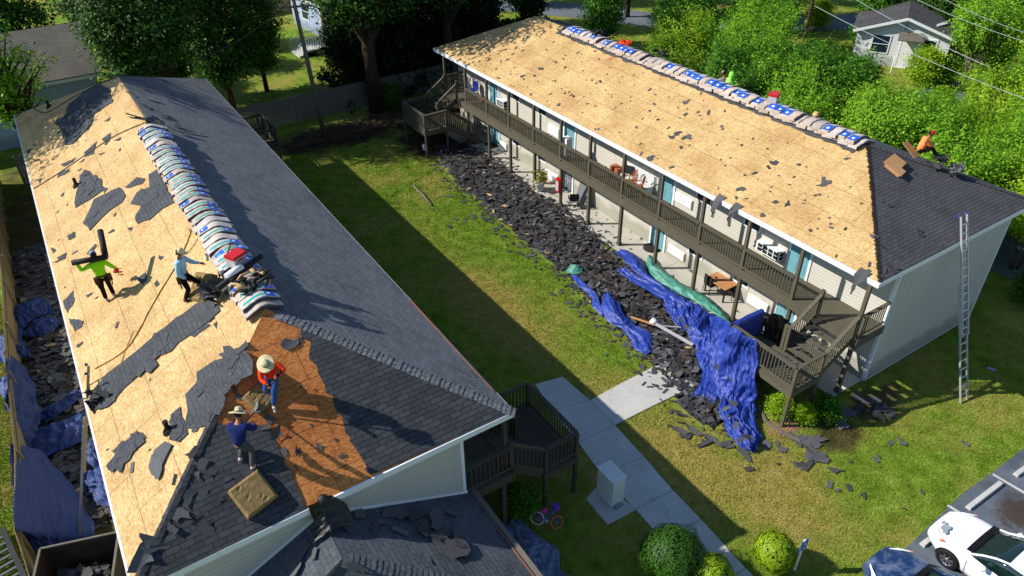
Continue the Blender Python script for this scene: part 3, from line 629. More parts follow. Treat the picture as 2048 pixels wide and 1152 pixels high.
sheet('stacked overlapping grey shingle sheets beside the man in the orange shirt', AW, [(482, 695), (508, 722), (506, 750), (470, 765), (455, 780), (452, 795), (440, 820), (420, 848), (405, 855), (375, 858), (377, 820), (372, 790), (395, 765), (395, 745), (430, 722), (455, 715), (465, 700)], mat='shingle_sheet', seed=6, layers=22, group=G1)
sheet('upright grey shingle sheet with white chalk lines beside the near vent pipe', AW, [(362, 814), (377, 868), (360, 885), (340, 880), (343, 830)], seed=7, group=G1, layers=3)
sheet('narrow pile of grey shingle strips nearest the left eave', AW, [(615, 520), (700, 420), (780, 340), (820, 325), (845, 355), (790, 410), (740, 460), (680, 525), (630, 545)], k=2.88, oy=752, seed=8, layers=8, step=.4, group=G1)
sheet('pale curled shingle sheet lying alone below the near vent pipe', AW, [(870, 510), (900, 430), (960, 380), (1000, 400), (960, 480), (930, 550), (900, 580), (885, 575), (865, 530)], mat='scrap_light', k=2.88, oy=752, seed=9, th=.05, layers=1, group=G1)
G2 = 'small shingle scraps on the left roof'
for i, q in enumerate([[(365, 640), (425, 580), (430, 640), (390, 710)], [(400, 740), (485, 755), (470, 790), (430, 815)], [(390, 265), (430, 240), (440, 270), (400, 290)], [(790, 510), (840, 475), (848, 520), (820, 545)], [(890, 540), (905, 520), (920, 545), (900, 560)], [(915, 375), (945, 385), (925, 405)], [(620, 250), (655, 225), (665, 235), (630, 252)], [(735, 220), (765, 215), (755, 240)], [(1090, 835), (1200, 770), (1215, 780), (1120, 850)], [(1230, 775), (1250, 760), (1248, 800)], [(295, 330), (325, 345), (310, 365)], [(330, 390), (385, 360), (380, 395), (345, 410)], [(495, 610), (535, 590), (530, 600), (505, 620)], [(545, 630), (570, 610), (560, 625)], [(500, 370), (550, 310), (560, 320), (520, 375)], [(300, 420), (350, 400), (330, 420)], [(415, 410), (435, 405), (430, 425)], [(1180, 370), (1210, 360), (1215, 400), (1190, 410)], [(1090, 230), (1125, 215), (1130, 235), (1100, 245)]]):
    sheet('thin grey shingle scrap lying flat on the bare wood of the left roof', AW, q, mat='shingle_sheet', k=2.88, oy=380, seed=40+i, step=.15, amp=.03, th=.008, group=G2, name='torn_shingle', cat='shingle scrap')
for i, q in enumerate([[(485, 880), (560, 815), (540, 890), (490, 905)], [(335, 1000), (400, 970), (405, 990), (330, 1025)], [(350, 950), (440, 910), (420, 935), (370, 960)], [(600, 700), (640, 675), (625, 700)], [(590, 800), (640, 765), (635, 800), (600, 815)], [(455, 940), (490, 910), (480, 930)], [(215, 1040), (240, 1025), (230, 1060)], [(655, 810), (700, 790), (690, 810)], [(565, 890), (610, 875), (580, 895)], [(720, 1080), (790, 1020), (840, 1030), (820, 1060), (740, 1085)], [(150, 870), (180, 855), (170, 890)], [(560, 1060), (625, 1085), (600, 1115)]]):
    sheet('thin grey shingle scrap lying flat on the bare wood of the left roof', AW, q, mat='shingle_sheet', k=2.88, seed=70+i, step=.15, amp=.03, th=.008, group=G2, name='torn_shingle', cat='shingle scrap')
R = random.Random(77)
for x, y in [(98, 300), (75, 320), (82, 335), (110, 305), (118, 265), (96, 360), (135, 410), (140, 470), (118, 480), (150, 505), (125, 390), (160, 340), (215, 285), (240, 300), (180, 300), (230, 430), (115, 425), (200, 330), (60, 300), (68, 290), (300, 760), (235, 650), (215, 900), (240, 905), (390, 860), (300, 900), (265, 935), (130, 575), (144, 600), (160, 690)]:
    scrap_at(on(AW, x, y), AW[1], R.choice([.12, .18, .28, .34]), R, 'small dark shingle scrap near the white left eave', 'dark scraps along the left roof', .06)
for x, y, s in [(580, 690, .55), (598, 683, .35), (572, 685, .3), (640, 895, .3), (595, 902, .28), (684, 912, .3), (592, 935, .2), (540, 838, .35), (524, 822, .2), (555, 650, .0), (470, 780, .3), (480, 795, .3), (602, 775, .1), (640, 810, .1), (672, 880, .1), (566, 905, .3), (630, 780, .08), (622, 850, .1)]:
    if s: scrap_at(on(AH, x, y), AH[1], s, R, 'black shingle scrap lying on the orange brown wood at the near end', 'scraps on the orange wood', .04)
for x, y, s in [(400, 930, .4), (420, 945, .35), (450, 960, .35), (490, 905, .5), (497, 950, .5), (405, 985, .45), (385, 905, .4), (375, 1000, .6), (410, 1058, .5), (398, 1045, .4), (360, 1030, .5), (440, 1000, .2), (340, 1055, .5), (395, 950, .3), (310, 1090, .8), (285, 1120, .9), (530, 855, .4), (555, 870, .5), (350, 960, .3)]:
    scrap_at(on(AH, x, y), AH[1], s, R, 'curled black shingle piece on the shingled near corner below the left hip', 'pieces on the near left corner', .18, lift=.04)
for x, y, s in [(300, 200, .7), (285, 180, .6), (310, 240, .7), (340, 240, .8), (355, 255, .8), (325, 235, .5), (370, 270, .6), (275, 240, .8), (265, 235, .9), (300, 245, .7), (345, 200, .4), (330, 165, .3), (455, 225, .4), (260, 190, .6), (290, 215, .5)]:
    scrap_at(on(AE, x, y), AE[1], s, R, 'loose black shingle piece thrown across the far end of the left ridge', 'loose pieces at the far left ridge', .25, lift=.06)
# shingles hanging over the white eave of the right building
for x, y, lab in [(1438, 395, 'dark torn shingle strip hanging over the white eave, left of the hanging pair'), (1468, 425, 'dark torn shingle strip hanging over the white eave, right of the hanging pair'), (1722, 552, 'large torn shingle hanging like a rag over the white eave beside the near corner')]:
    P = on((Vector((-.09, 0, 0)), Vector((1, 0, 0))), x, y); mb = MB(); R = random.Random(int(x))
    rows = []
    for i in range(7):
        t = i/6; z = EZ+.12-t*1.0; x0 = -.12-.08*sin(t*3)+(.25 if i == 0 else 0); wv = .16*(1-t*.7)+R.uniform(-.03, .05)
        rows.append([Vector((x0+R.uniform(-.03, .03), P.y+u*wv+R.uniform(-.03, .03)+t*.12, z)) for u in (-1, 0, 1)])
    mb.grid(rows, 0, False); mb.build('torn_shingle', M['scrap'], label=lab, cat='shingle scrap', group='shingles hanging over the right eave')
# ---------------------------------------------------------------- wrapped bundles of new shingles laid over both ridges
wr = NT('wrapper', .45, .4); g = wr.n('TexCoord').outputs['Object']; rnd = wr.n('ObjectInfo').outputs['Random']
wr.col(wr.mix(.5, wr.ramp(rnd, [(0., rgb('8f8378')), (.35, rgb('b59f88')), (.7, rgb('cbbfb4')), (1., rgb('a5a9b0'))]), wr.ramp(wr.noise(g, 9, 4, .6), [(.3, rgb('8e8078')), (.7, rgb('ddd3c9'))]))); wr.bump(wr.noise(g, 14, 4, .6), .5, .02); M['wrapper'] = wr.mat
plain('label_blue', '1f56c8', .35, .5, .1); plain('label_teal', '1fa39a', .35, .5, .1); plain('label_white', 'e9ebee', .4, .5, .03); plain('wrap_shade', '4a4350', .6)
def bundle(kind, slope, labels):
    n = 14; hw = .5; yw = .22; th = .10
    def zz(x): return -slope*(sqrt(x*x+.2*.2)-.2)
    def srf(x, y, o=0): return Vector((x, y, zz(x)+th-.1*y+o+.012*sin(x*9+kind)))   # near edge raised
    mb = MB(); rows = []
    for i in range(n+1):
        x = -hw+2*hw*i/n; e = .012*sin(i*2.1+kind)
        rows.append([Vector((x, yw+e, zz(x)-.1*yw)), srf(x, yw+e-.0), srf(x, yw*.6, .012), srf(x, 0, .014), srf(x, -yw*.6, .012), srf(x, -yw+e), Vector((x, -yw+e+.01, zz(x)+.1*yw)), ])
    mb.grid(rows, 0, True)
    for i in (0, n): mb.add(rows[i], [list(range(7)) if i == 0 else list(range(6, -1, -1))], 0)
    b0 = rows; k = len(mb.f)
    o = mb.build('shingle_bundle', [M['wrapper'], M['wrap_shade']], origin=(0, 0, 0))
    for p in o.data.polygons:
        if p.normal.y < -.7: p.material_index = 1  # near faces get a darker colour: shade of the raised edge painted in
    def patch(nm, x0, x1, y0, y1, mt, off, sk=0.):
        m2 = MB(); N = 6; m2.grid([[srf(x0+(x1-x0)*i/N, y0+sk*i/N, off), srf(x0+(x1-x0)*i/N, y1+sk*i/N, off)] for i in range(N+1)], 0, True)
        m2.build(nm, M[mt], o)
    for L in labels: patch(*L)
    return o
LBL = [('label', -.43, -.08, -.2, .16, 'label_blue', .018), ('label', -.34, -.24, -.08, .03, 'label_white', .021), ('stripe', -.14, .1, .1, .16, 'label_teal', .018, .03)]
protoB = [bundle(0, .42, LBL), bundle(1, .42, []), bundle(2, .42, LBL), bundle(3, .42, LBL[:2]), bundle(4, .42, [])]
LA = [('stripe', -.42, .24, -.1, .0, 'label_teal', .018), ('label', .22, .47, -.17, .12, 'label_blue', .018), ('label', .28, .36, -.05, .04, 'label_white', .021)]
LA2 = [('label', -.46, -.2, -.15, .1, 'label_blue', .018), ('label', -.4, -.34, -.05, .02, 'label_white', .021)]
protoA = [bundle(5, .58, LA), bundle(6, .58, LA), bundle(7, .58, LA2), bundle(8, .58, []), bundle(9, .58, LA+LA2[:1])]
def row_of_bundles(protos, rx, rz, y0, y1, sp, group, lab, seed, skip=.0, h=.03):
    R = random.Random(seed); n = int((y1-y0)/sp); used = set()
    for lay in (0, 1):
        for i in range(n+(0 if lay else 1)):
            if lay == 1 and R.random() < skip: continue
            k = (3 if protos is protoA else 1) if lay == 0 else R.choice([0, 0, 2, 3, 1, 4] if protos is protoB else [0, 1, 0, 2, 3, 4, 1])
            y = y0+sp*(i+.5*lay)+R.uniform(-.04, .04); loc = (rx+R.uniform(-.05, .05)-(.02 if lay else 0), y, rz+h+lay*.11+R.uniform(-.008, .012)); rot = (R.uniform(-.02, .05), R.uniform(-.03, .03), R.uniform(-.11, .11))
            sc = 1+(.06 if lay == 0 else 0)+R.uniform(-.03, .03)
            if k not in used: o = protos[k]; o.location = loc; o.rotation_euler = rot; o.scale = (sc, sc, sc); used.add(k)
            else: o = dup(protos[k], loc, rot, scale=sc)
            tag(o, lab[0 if k in (3, 1, 4) and protos is protoB or k == 3 else 1], 'shingle bundle', group)
    for i, p in enumerate(protos):
        if i not in used:
            for c in list(p.children): bpy.data.objects.remove(c)
            bpy.data.objects.remove(p)
row_of_bundles(protoB, BRX, BRZ, 4.98, 24.5, .41, 'shingle bundles along the right ridge', ('plain tan wrapped shingle bundle bent over the ridge of the right building', 'tan shingle bundle with blue label bent over the ridge of the right building'), 31, .06)
row_of_bundles(protoA, ARX, ARZ, 6.45, 21.2, .41, 'shingle bundles along the left ridge', ('plain tan wrapped shingle bundle bent over the ridge of the left building', 'shingle bundle with teal stripe and blue label bent over the left ridge'), 32, .04)
# ---------------------------------------------------------------- debris of torn shingles on the ground
def inpoly(x, y, P):
    c = False; n = len(P)
    for i in range(n):
        (x1, y1), (x2, y2) = P[i], P[(i+1) % n]
        if (y1 > y) != (y2 > y) and x < (x2-x1)*(y-y1)/(y2-y1)+x1: c = not c
    return c
def edist(x, y, P):
    d = 9
    for i in range(len(P)):
        a, b = Vector(P[i]), Vector(P[(i+1) % len(P)]); p = Vector((x, y)); t = max(0, min(1, (p-a).dot(b-a)/max(1e-6, (b-a).length_squared))); d = min(d, (p-a.lerp(b, t)).length)
    return d
scrap('scrap_brown', rgb('2f2823'), rgb('5e5248'))
def pile(poly, hmax, soft, count, label, seed, smax=1., zb=0., base=True, sz=(.22, .75), spread=0):
    R = random.Random(seed); xs = [p[0] for p in poly]; ys = [p[1] for p in poly]; x0, x1, y0, y1 = min(xs), max(xs), min(ys), max(ys)
    def H(x, y):
        d = edist(x, y, poly) if inpoly(x, y, poly) else 0
        return zb+hmax*min(1, d/soft)*(.55+.9*max(0, noise.noise(Vector((x*.8, y*.8, seed)))+.35))
    mb = MB()
    if base:
        st = .3; nx, ny = int((x1-x0)/st)+2, int((y1-y0)/st)+2
        for i in range(nx):
            for j in range(ny):
                x, y = x0+i*st, y0+j*st
                if inpoly(x+st/2, y+st/2, poly) and edist(x+st/2, y+st/2, poly) > .25:
                    q = [(x, y), (x+st, y), (x+st, y+st), (x, y+st)]; mb.add([(a, b, max(.012+zb, H(a, b)-.06)) for a, b in q], [(0, 1, 2, 3)], 0)
    big = []
    k = 0
    while k < count:
        x, y = R.uniform(x0, x1), R.uniform(y0, y1)
        if not inpoly(x, y, poly): continue
        d = edist(x, y, poly)
        if d < .5 and R.random() > .35+d: continue
        h = H(x, y); s = (sz[0]+(sz[1]-sz[0])*R.random()**1.5)*smax; tl = (.4 if R.random() < .25 else .13)*min(1, d/.6)
        P = Vector((x, y, h+R.uniform(.0, .1)*min(1, d/.4)+.015)); Mx = basis((0, 0, 1), R.uniform(0, 2*pi), (R.gauss(0, tl*.55), R.gauss(0, tl*.55)))
        piece_into(mb, R, P, Mx, s, 1 if R.random() < .45 else 0, R.uniform(-.08, .2)*min(1, d/.3+.2), m=1 if R.random() < .09 else (2 if R.random() < .25 else (3 if R.random() < .025 else 0))); k += 1
    k = 0
    while k < spread:         # pieces that slid off the edge of the heap
        x, y = R.uniform(x0-1.2, x1+.3), R.uniform(y0-1.2, y1+.5)
        if inpoly(x, y, poly): continue
        d = edist(x, y, poly)
        if d > 1.3 or R.random() < d*1.1: continue
        piece_into(mb, R, Vector((x, y, .05 if x > -.3 else .035)), basis((0, 0, 1), R.uniform(0, 2*pi), (R.gauss(0, .05), R.gauss(0, .05))), R.uniform(.08, .4), R.randint(0, 1), R.uniform(0, .1), m=0); k += 1
    o = mb.build('shingle_debris', [M['scrap'], M['scrap_light'], M['scrap_brown'], M['lumber']], origin=(sum(xs)/len(xs), sum(ys)/len(ys), 0), kind='stuff', label=label, cat='debris')
    return H
pr = [(868, 292), (880, 330), (910, 372), (950, 398), (985, 432), (1035, 476), (1085, 518), (1140, 560), (1165, 600), (1205, 640), (1245, 672), (1290, 710), (1300, 745), (1330, 775), (1345, 815), (1385, 850), (1450, 860), (1500, 800), (1490, 720), (1440, 655), (1385, 610), (1330, 565), (1290, 540), (1245, 520), (1225, 500), (1195, 465), (1165, 430), (1120, 405), (1080, 385), (1040, 352), (1000, 325), (960, 300), (930, 285)]
PILE = [tuple(onz(a, b, 0)[:2]) for a, b in pr]
HP = pile(PILE, .15, 1.1, 5200, 'long heap of torn black shingles dumped on the lawn along the gallery', 3, sz=(.08, .6), spread=420)
pl2 = [(-26.1, 9.2), (-26.0, 30), (-22.6, 30), (-22.6, 9.2)]
HL = pile(pl2, .22, .9, 1900, 'torn black shingles covering the ground between the fence and the left building', 4)
R = random.Random(55)
# single pieces lying apart on the lawn and the slabs
LW_ = 'torn black shingle piece lying on the lawn beside the long heap'
for a, b in [(545, 95), (535, 115), (625, 40), (710, 70), (750, 90), (770, 155), (820, 160), (660, 170), (720, 185), (725, 168), (630, 213), (870, 190), (895, 235), (960, 320), (975, 355), (1045, 325), (1030, 335), (1095, 380), (1075, 390), (1120, 375), (1225, 470), (1260, 490), (1345, 560), (1225, 603), (1310, 655), (1328, 650), (1360, 672), (1383, 702), (1535, 950), (1610, 840), (1650, 900), (1670, 890), (1700, 955), (1725, 975), (1740, 1020), (1780, 990)]:
    scrap_at(onz(680+a/2.88, 380+b/2.88), UP3, R.choice([.25, .3, .42, .5, .6]), R, LW_, 'pieces on the lawn by the heap', .1, lift=.03)
LX = 'torn black shingle piece lying on the near lawn between the sidewalk and the parking lot'
for a, b, s in [(75, 345, .8), (35, 325, .7), (120, 320, .7), (180, 385, .7), (215, 365, .7), (240, 380, .6), (155, 405, .5), (300, 400, .6), (320, 410, .5), (425, 475, .6), (400, 440, .6), (530, 405, .55), (515, 390, .4), (595, 395, .4), (620, 430, .6), (600, 510, .25), (670, 350, .6), (725, 380, .95), (745, 370, .8), (800, 400, .7), (820, 370, .8), (810, 440, .9), (790, 455, .8), (830, 480, .8), (730, 515, .6), (770, 520, .7), (710, 520, .5), (430, 540, .42), (605, 468, .12), (930, 548, .58), (895, 630, .5), (940, 660, .25), (1005, 645, .4), (1085, 690, .4), (1020, 497, .2), (1157, 485, .35), (1178, 468, .25), (1245, 392, .5), (1310, 380, .5), (1325, 395, .5), (1675, 392, .35), (1425, 668, .33), (1325, 768, .2), (710, 475, .12)]:
    scrap_at(onz(1348+a/2.88, 752+b/2.88), UP3, s*.95, R, LX, 'pieces on the near lawn', .08, lift=.035)
for a, b, s in [(1045, 130, .8), (1130, 150, .9), (1160, 165, .7), (1080, 195, .7), (1170, 215, .9), (1190, 200, .8), (1225, 210, .8), (1000, 215, .7), (1060, 200, .6), (930, 210, .7), (965, 290, .6), (890, 230, .7), (880, 270, .7), (1180, 240, .7)]:
    scrap_at(onz(1348+a/2.88, 752+b/2.88), UP3, s, R, 'black shingle piece in the shaded bare patch below the near stairs', 'pieces under the near stairs', .15, lift=.05)
for a, b in [(595, 675), (585, 708), (415, 690), (730, 760), (610, 795), (670, 815), (520, 755), (745, 920), (710, 918), (803, 855), (1035, 922), (1165, 1010), (1030, 1015), (540, 760), (905, 915), (840, 780)]:
    scrap_at(onz(1100+a/6.4, 320+b/6.4, .06), UP3, R.choice([.15, .22, .3]), R, 'small black shingle scrap on the pale patio slab under the gallery', 'scraps on the patio', .05)
for a, b in [(870, 905), (940, 915), (920, 940), (1040, 940), (1110, 920), (1180, 965), (1100, 1010), (1150, 1050), (1270, 1000), (1300, 1020), (1200, 1010), (1250, 1060), (1090, 1050), (1180, 1090), (1300, 1090), (1240, 1100)]:
    scrap_at(onz(780+a/5.12, 120+b/5.12, .06), UP3, R.choice([.3, .4, .55]), R, 'black shingle piece on the shaded far end of the patio', 'pieces on the far patio', .1)
scrap_at(onz(1384, 543, .06), UP3, .4, R, 'black shingle piece alone on the patio left of the dining table', None, .1)
scrap_at(onz(1475, 623, .06), UP3, .2, R, 'very small scrap alone on the patio beside the glass side table', None, .1)
for x, y in [(1222, 322), (1210, 330), (1195, 318), (1235, 345), (1408, 458), (1490, 535), (1330, 470), (1170, 375), (1100, 290), (1092, 330), (960, 250), (1300, 405)]:
    scrap_at(on((Vector((-.07, 0, 0)), Vector((1, 0, 0))), x, y)+Vector((0, 0, .0)) if False else Vector((-.0, on((Vector((-.05, 0, 0)), Vector((1, 0, 0))), x, y).y, 3.84)), UP3, R.choice([.15, .22]), R, 'small black shingle scrap resting on the gallery railing', 'scraps on the gallery railing', .2, lift=.01)
# ---------------------------------------------------------------- tarps
def tarp_mat(key, hexc, k=1., rough=.32):
    t = NT(key, rough, .5); g = t.n('TexCoord').outputs['Object']; a = rgb(hexc, k); u = t.uv()
    c = t.mix(t.ramp(t.noise(g, 2.2, 5, .7), [(.35, 0.), (.7, .5)]), a, tuple([x*.55 for x in a[:3]]+[1]))
    c = t.mix(t.ramp(t.noise(g, 7, 5, .75), [(.72, 0.), (.8, .2)]), c, rgb('5f74b0'))
    t.col(c); w1 = t.n('TexNoise', {'Vector': g, 'Scale': 5., 'Detail': 6., 'Roughness': .7, 'Distortion': 1.5}).outputs[0]
    t.bump(t.math('ABSOLUTE', t.math('SUBTRACT', w1, .5)), .55, .07); M[key] = t.mat
tarp_mat('tarp_blue', '27409a', rough=.4); tarp_mat('tarp_green', '4a8f7c', rough=.4); tarp_mat('tarp_grey', '6a7694', rough=.35); tarp_mat('plastic_black', '0b0b0c', rough=.25); tarp_mat('tarp_blue_shaded', '1b3a78', rough=.6)  # last one: darker blue for the alley tarps, their shade put into the colour
def cr(P, t):
    n = len(P)-1; x = min(max(t, 0), .99999)*n; i = int(x); f = x-i
    p0, p1, p2, p3 = P[max(i-1, 0)], P[i], P[i+1], P[min(i+2, n)]
    return .5*((2*p1)+(p2-p0)*f+(2*p0-5*p1+4*p2-p3)*f*f+(3*p1-p0-3*p2+p3)*f*f*f)
def cloth(rows, mat, name, label, cat='tarp', nu=60, nv=24, amp=.05, fr=(2., 9.), seed=0, group=None, minz=.03, gath=None):
    # rows of control points; folds run along the rows' own direction (u)
    R = random.Random(seed); G = []
    for i in range(nu+1):
        u = i/nu; line = [cr([r[j] for r in rows], u) for j in range(len(rows[0]))]; G.append([cr(line, k/nv) if len(line) > 2 else line[0].lerp(line[1], k/nv) for k in range(nv+1)])
    out = []
    for i in range(nu+1):
        row = []
        for k in range(nv+1):
            a = G[min(i+1, nu)][k]-G[max(i-1, 0)][k]; b = G[i][min(k+1, nv)]-G[i][max(k-1, 0)]; n = a.cross(b)
            if n.length < 1e-7: n = Vector((0, 0, 1))
            n.normalize()
            if n.z < 0: n = -n
            p = G[i][k]; u, v = i/nu, k/nv
            q = Vector((u*fr[0], v*fr[1], seed*3.7)); q2 = Vector((u*fr[0]*2.3+5, v*fr[1]*2.1+u*2, seed))
            f = (1-2*abs(noise.noise(q)))*.8+(1-2*abs(noise.noise(q2)))*.5+(1-2.4*abs(noise.noise(q2*2.3)))*.3-.7
            e = (.35+.65*min(1, 5*min(v, 1-v)))
            p = p+n*amp*f*e+Vector((noise.noise(p*1.7+Vector((seed, 0, 0))), noise.noise(p*1.7+Vector((0, seed, 9))), 0))*amp*1.0*(1 if 0 < k < nv else 1.4)
            if p.z < minz: p = Vector((p.x, p.y, minz+R.uniform(0, .01)))
            row.append(p)
        out.append(row)
    mb = MB(); mb.grid(out, 0, True); o = mb.build(name, M[mat], label=label, cat=cat, group=group); return o
K = lambda a, b, h: onz(1100+a/2.504, 460+b/2.504, h)
gt = 'tarps on the heap by the gallery'
cloth([[K(320, 110, .3), K(365, 100, .35), K(410, 112, .15)], [K(385, 165, .4), K(430, 150, .5), K(475, 165, .12)], [K(440, 220, .45), K(480, 215, .5), K(505, 250, .1)], [K(535, 290, .45), K(570, 285, .55), K(605, 300, .12)], [K(590, 350, .5), K(630, 335, .6), K(670, 340, .2)], [K(650, 380, .5), K(700, 370, .65), K(760, 395, .3)]], 'tarp_blue', 'tarp', 'narrow blue tarp strip lying on the shingle heap below the green tarp', nu=90, nv=16, amp=.09, fr=(5, 5), seed=2, group=gt)
cloth([[K(335, 198, .4), K(380, 188, .45)], [K(400, 252, .45), K(450, 235, .5)], [K(480, 300, .5), K(525, 272, .55)], [K(560, 350, .5), K(625, 335, .55)], [K(600, 385, .5), K(670, 350, .55)]], 'tarp_blue', 'tarp', 'second blue tarp strip running through the middle of the shingle heap', nu=70, nv=12, amp=.09, fr=(4, 4), seed=3, group=gt)
cloth([[K(590, 345, .5), K(575, 360, .4), K(560, 378, .35)], [K(672, 342, .55), K(660, 400, .6), K(640, 480, .35)], [K(760, 398, .6), K(730, 470, .7), K(690, 530, .3)], [K(840, 440, .75), K(800, 540, .7), K(745, 640, .25)], [K(893, 474, 1.5), K(845, 600, .75), K(785, 750, .2)], [K(912, 480, 2.86), K(868, 690, 1.0), K(850, 850, .1)], [K(975, 520, 2.86), K(952, 700, 1.35), K(930, 875, .08)], [K(1046, 562, 2.86), K(1038, 720, 1.6), K(1022, 872, .35)]], 'tarp_blue', 'tarp', 'large blue tarp hung from the landing rail of the near stairs', nu=200, nv=90, amp=.17, fr=(11, 1.8), seed=4, group=gt)
cloth([[K(850, 840, .25), K(930, 850, .3), K(1022, 862, .3)], [K(850, 930, .2), K(940, 930, .35), K(1042, 960, .2)], [K(895, 1020, .15), K(980, 1010, .3), K(1050, 1030, .12)], [K(955, 1080, .1), K(1000, 1070, .2), K(1040, 1085, .1)], [K(1000, 1112, .05), K(1008, 1112, .06), K(1018, 1110, .05)]], 'tarp_blue', 'tarp', 'crumpled tail of blue tarp ending in a point on the near lawn', nu=80, nv=60, amp=.15, fr=(3, 5), seed=5, group=gt)
cloth([[K(700, 830, .15), K(730, 800, .3), K(760, 720, .3)], [K(770, 860, .12), K(790, 800, .3), K(800, 700, .35)], [K(830, 880, .1), K(850, 830, .25), K(850, 720, .4)]], 'tarp_blue', 'tarp', 'small blue tarp fold poking out of the heap by the sidewalk end', nu=30, nv=24, amp=.09, seed=6, group=gt)
cloth([[K(98, 232, .1), K(122, 222, .14)], [K(150, 285, .12), K(175, 262, .2)], [K(205, 345, .12), K(235, 322, .25)], [K(225, 395, .12), K(258, 375, .25)], [K(262, 432, .12), K(278, 405, .2)]], 'tarp_blue', 'tarp', 'thin blue tarp ribbon along the lawn edge of the heap', nu=50, nv=8, amp=.07, fr=(7, 2), seed=7, group=gt)
cloth([[K(272, 330, .35), K(290, 308, .55), K(310, 330, .4)], [K(262, 400, .25), K(310, 385, .5), K(345, 380, .4)], [K(300, 470, .15), K(345, 450, .4), K(372, 430, .3)], [K(365, 505, .14), K(390, 480, .3), K(425, 468, .25)], [K(395, 545, .1), K(440, 520, .22), K(495, 512, .2)], [K(430, 598, .08), K(470, 575, .2), K(518, 575, .12)], [K(475, 625, .05), K(495, 610, .12), K(515, 622, .06)]], 'tarp_blue', 'tarp', 'bunched blue tarp with a raised peak on the lawn side of the heap', nu=70, nv=20, amp=.09, fr=(6, 5), seed=8, group=gt)
cloth([[K(82, 215, .08), K(105, 168, .2)], [K(120, 220, .12), K(130, 175, .35)], [K(162, 212, .15), K(158, 190, .2)]], 'tarp_green', 'tarp', 'small green tarp corner at the lawn edge of the shingle heap', nu=24, nv=16, amp=.07, seed=9, group=gt)
cloth([[K(478, 170, .1), K(498, 130, .35), K(520, 140, .1)], [K(492, 215, .12), K(520, 180, .5), K(560, 190, .07)], [K(560, 270, .2), K(590, 235, .4), K(615, 240, .07)], [K(650, 318, .3), K(670, 290, .4), K(705, 292, .07)], [K(705, 352, .3), K(740, 325, .4), K(765, 322, .08)], [K(780, 392, .4), K(805, 370, .45), K(825, 365, .08)], [K(850, 440, .5), K(860, 415, .45), K(862, 405, .1)], [K(905, 478, .5), K(900, 465, .3), K(895, 455, .1)]], 'tarp_green', 'tarp', 'long green tarp crumpled along the edge of the patio', nu=100, nv=18, amp=.08, fr=(7, 4), seed=10, group=gt)
# over the landing rail and down inside the lower flight
V = Vector
cloth([[V((-3.2, 3.3, 1.9)), V((-3.12, 3.24, 2.7)), V((-3.08, 3.15, 2.86)), V((-3.0, 3.02, 2.7)), V((-2.98, 3.0, 1.95))], [V((-2.3, 3.36, 1.4)), V((-2.3, 3.26, 2.7)), V((-2.3, 3.15, 2.87)), V((-2.3, 3.02, 2.7)), V((-2.3, 3.0, 1.85))], [V((-1.5, 3.36, 1.6)), V((-1.52, 3.26, 2.7)), V((-1.52, 3.15, 2.87)), V((-1.52, 3.02, 2.7)), V((-1.5, 3.0, 1.8))]], 'tarp_blue', 'tarp', 'blue tarp folded over the back rail of the near stair landing', nu=30, nv=30, amp=.03, seed=11, group=gt)
cloth([[V((-1.5, 3.06, 2.5)), V((-1.45, 2.6, 1.5)), V((-1.4, 2.1, 1.9)), V((-1.4, 1.96, 2.7))], [V((-.6, 3.1, 2.3)), V((-.7, 2.6, 1.3)), V((-.6, 2.1, 1.6)), V((-.7, 1.96, 2.2))], [V((.1, 3.1, 1.7)), V((0, 2.6, .9)), V((0, 2.1, 1.2)), V((0, 1.96, 1.7))]], 'plastic_black', 'plastic_sheet', 'shiny black plastic sheet hanging over the lower flight of the near stairs', 'plastic sheet', nu=50, nv=40, amp=.1, fr=(9, 3), seed=12)
# left alley
ga = 'blue tarps in the alley beside the fence'
cloth([[onz(17, 885, 1.84), onz(48, 893, 1.2), onz(85, 905, .5)], [onz(22, 940, 1.8), onz(75, 940, 1.0), onz(135, 960, .4)], [onz(27, 1000, 1.8), onz(90, 1000, .95), onz(168, 1012, .35)], [onz(31, 1056, 1.84), onz(100, 1058, .9), onz(192, 1062, .35)], [onz(50, 1080, 1.1), onz(110, 1085, .6), onz(170, 1082, .3)], [onz(66, 1115, .4), onz(120, 1105, .3), onz(160, 1100, .2)]], 'tarp_blue_shaded', 'tarp', 'wide taut blue tarp tied to the fence top above the dump trailer', nu=60, nv=50, amp=.07, fr=(1.5, 5), seed=13, group=ga)
cloth([[onz(10, 700, 1.8), onz(30, 720, .9), onz(55, 740, .35)], [onz(13, 770, 1.82), onz(38, 790, .9), onz(75, 800, .4)], [onz(14, 812, 1.86), onz(40, 840, .9), onz(80, 855, .4)], [onz(20, 850, 1.2), onz(50, 890, .6), onz(85, 895, .35)]], 'tarp_blue_shaded', 'tarp', 'gathered blue tarp tied in a knot halfway along the fence top', nu=40, nv=30, amp=.1, fr=(6, 3), seed=14, group=ga)
def crumple(px, py, w, h, rot, lab, seed, mat='tarp_blue_shaded', hz=.45):
    c = onz(px, py, hz); Rm = Matrix.Rotation(rot, 3, 'Z'); rows = [[c+Rm @ Vector((w*(i/3-.5)*2, h*(j/3-.5)*2, .12*(1 if 0 < i < 3 and 0 < j < 3 else -1))) for j in range(4)] for i in range(4)]
    R = random.Random(seed); rows = [[p+Vector((R.uniform(-.2, .2)*w, R.uniform(-.2, .2)*h, 0)) for p in r] for r in rows]
    return cloth(rows, mat, 'tarp', lab, nu=44, nv=36, amp=.13, fr=(5, 4), seed=seed, group=ga, minz=.1)
crumple(52, 620, .8, .9, .3, 'crumpled blue tarp farthest up the alley against the fence', 15)
crumple(85, 650, .6, .6, .9, 'small blue tarp fold on the black shingles halfway up the alley', 16)
crumple(120, 810, .8, .35, .5, 'blue tarp strip crossing the alley beside the ladder top', 17)
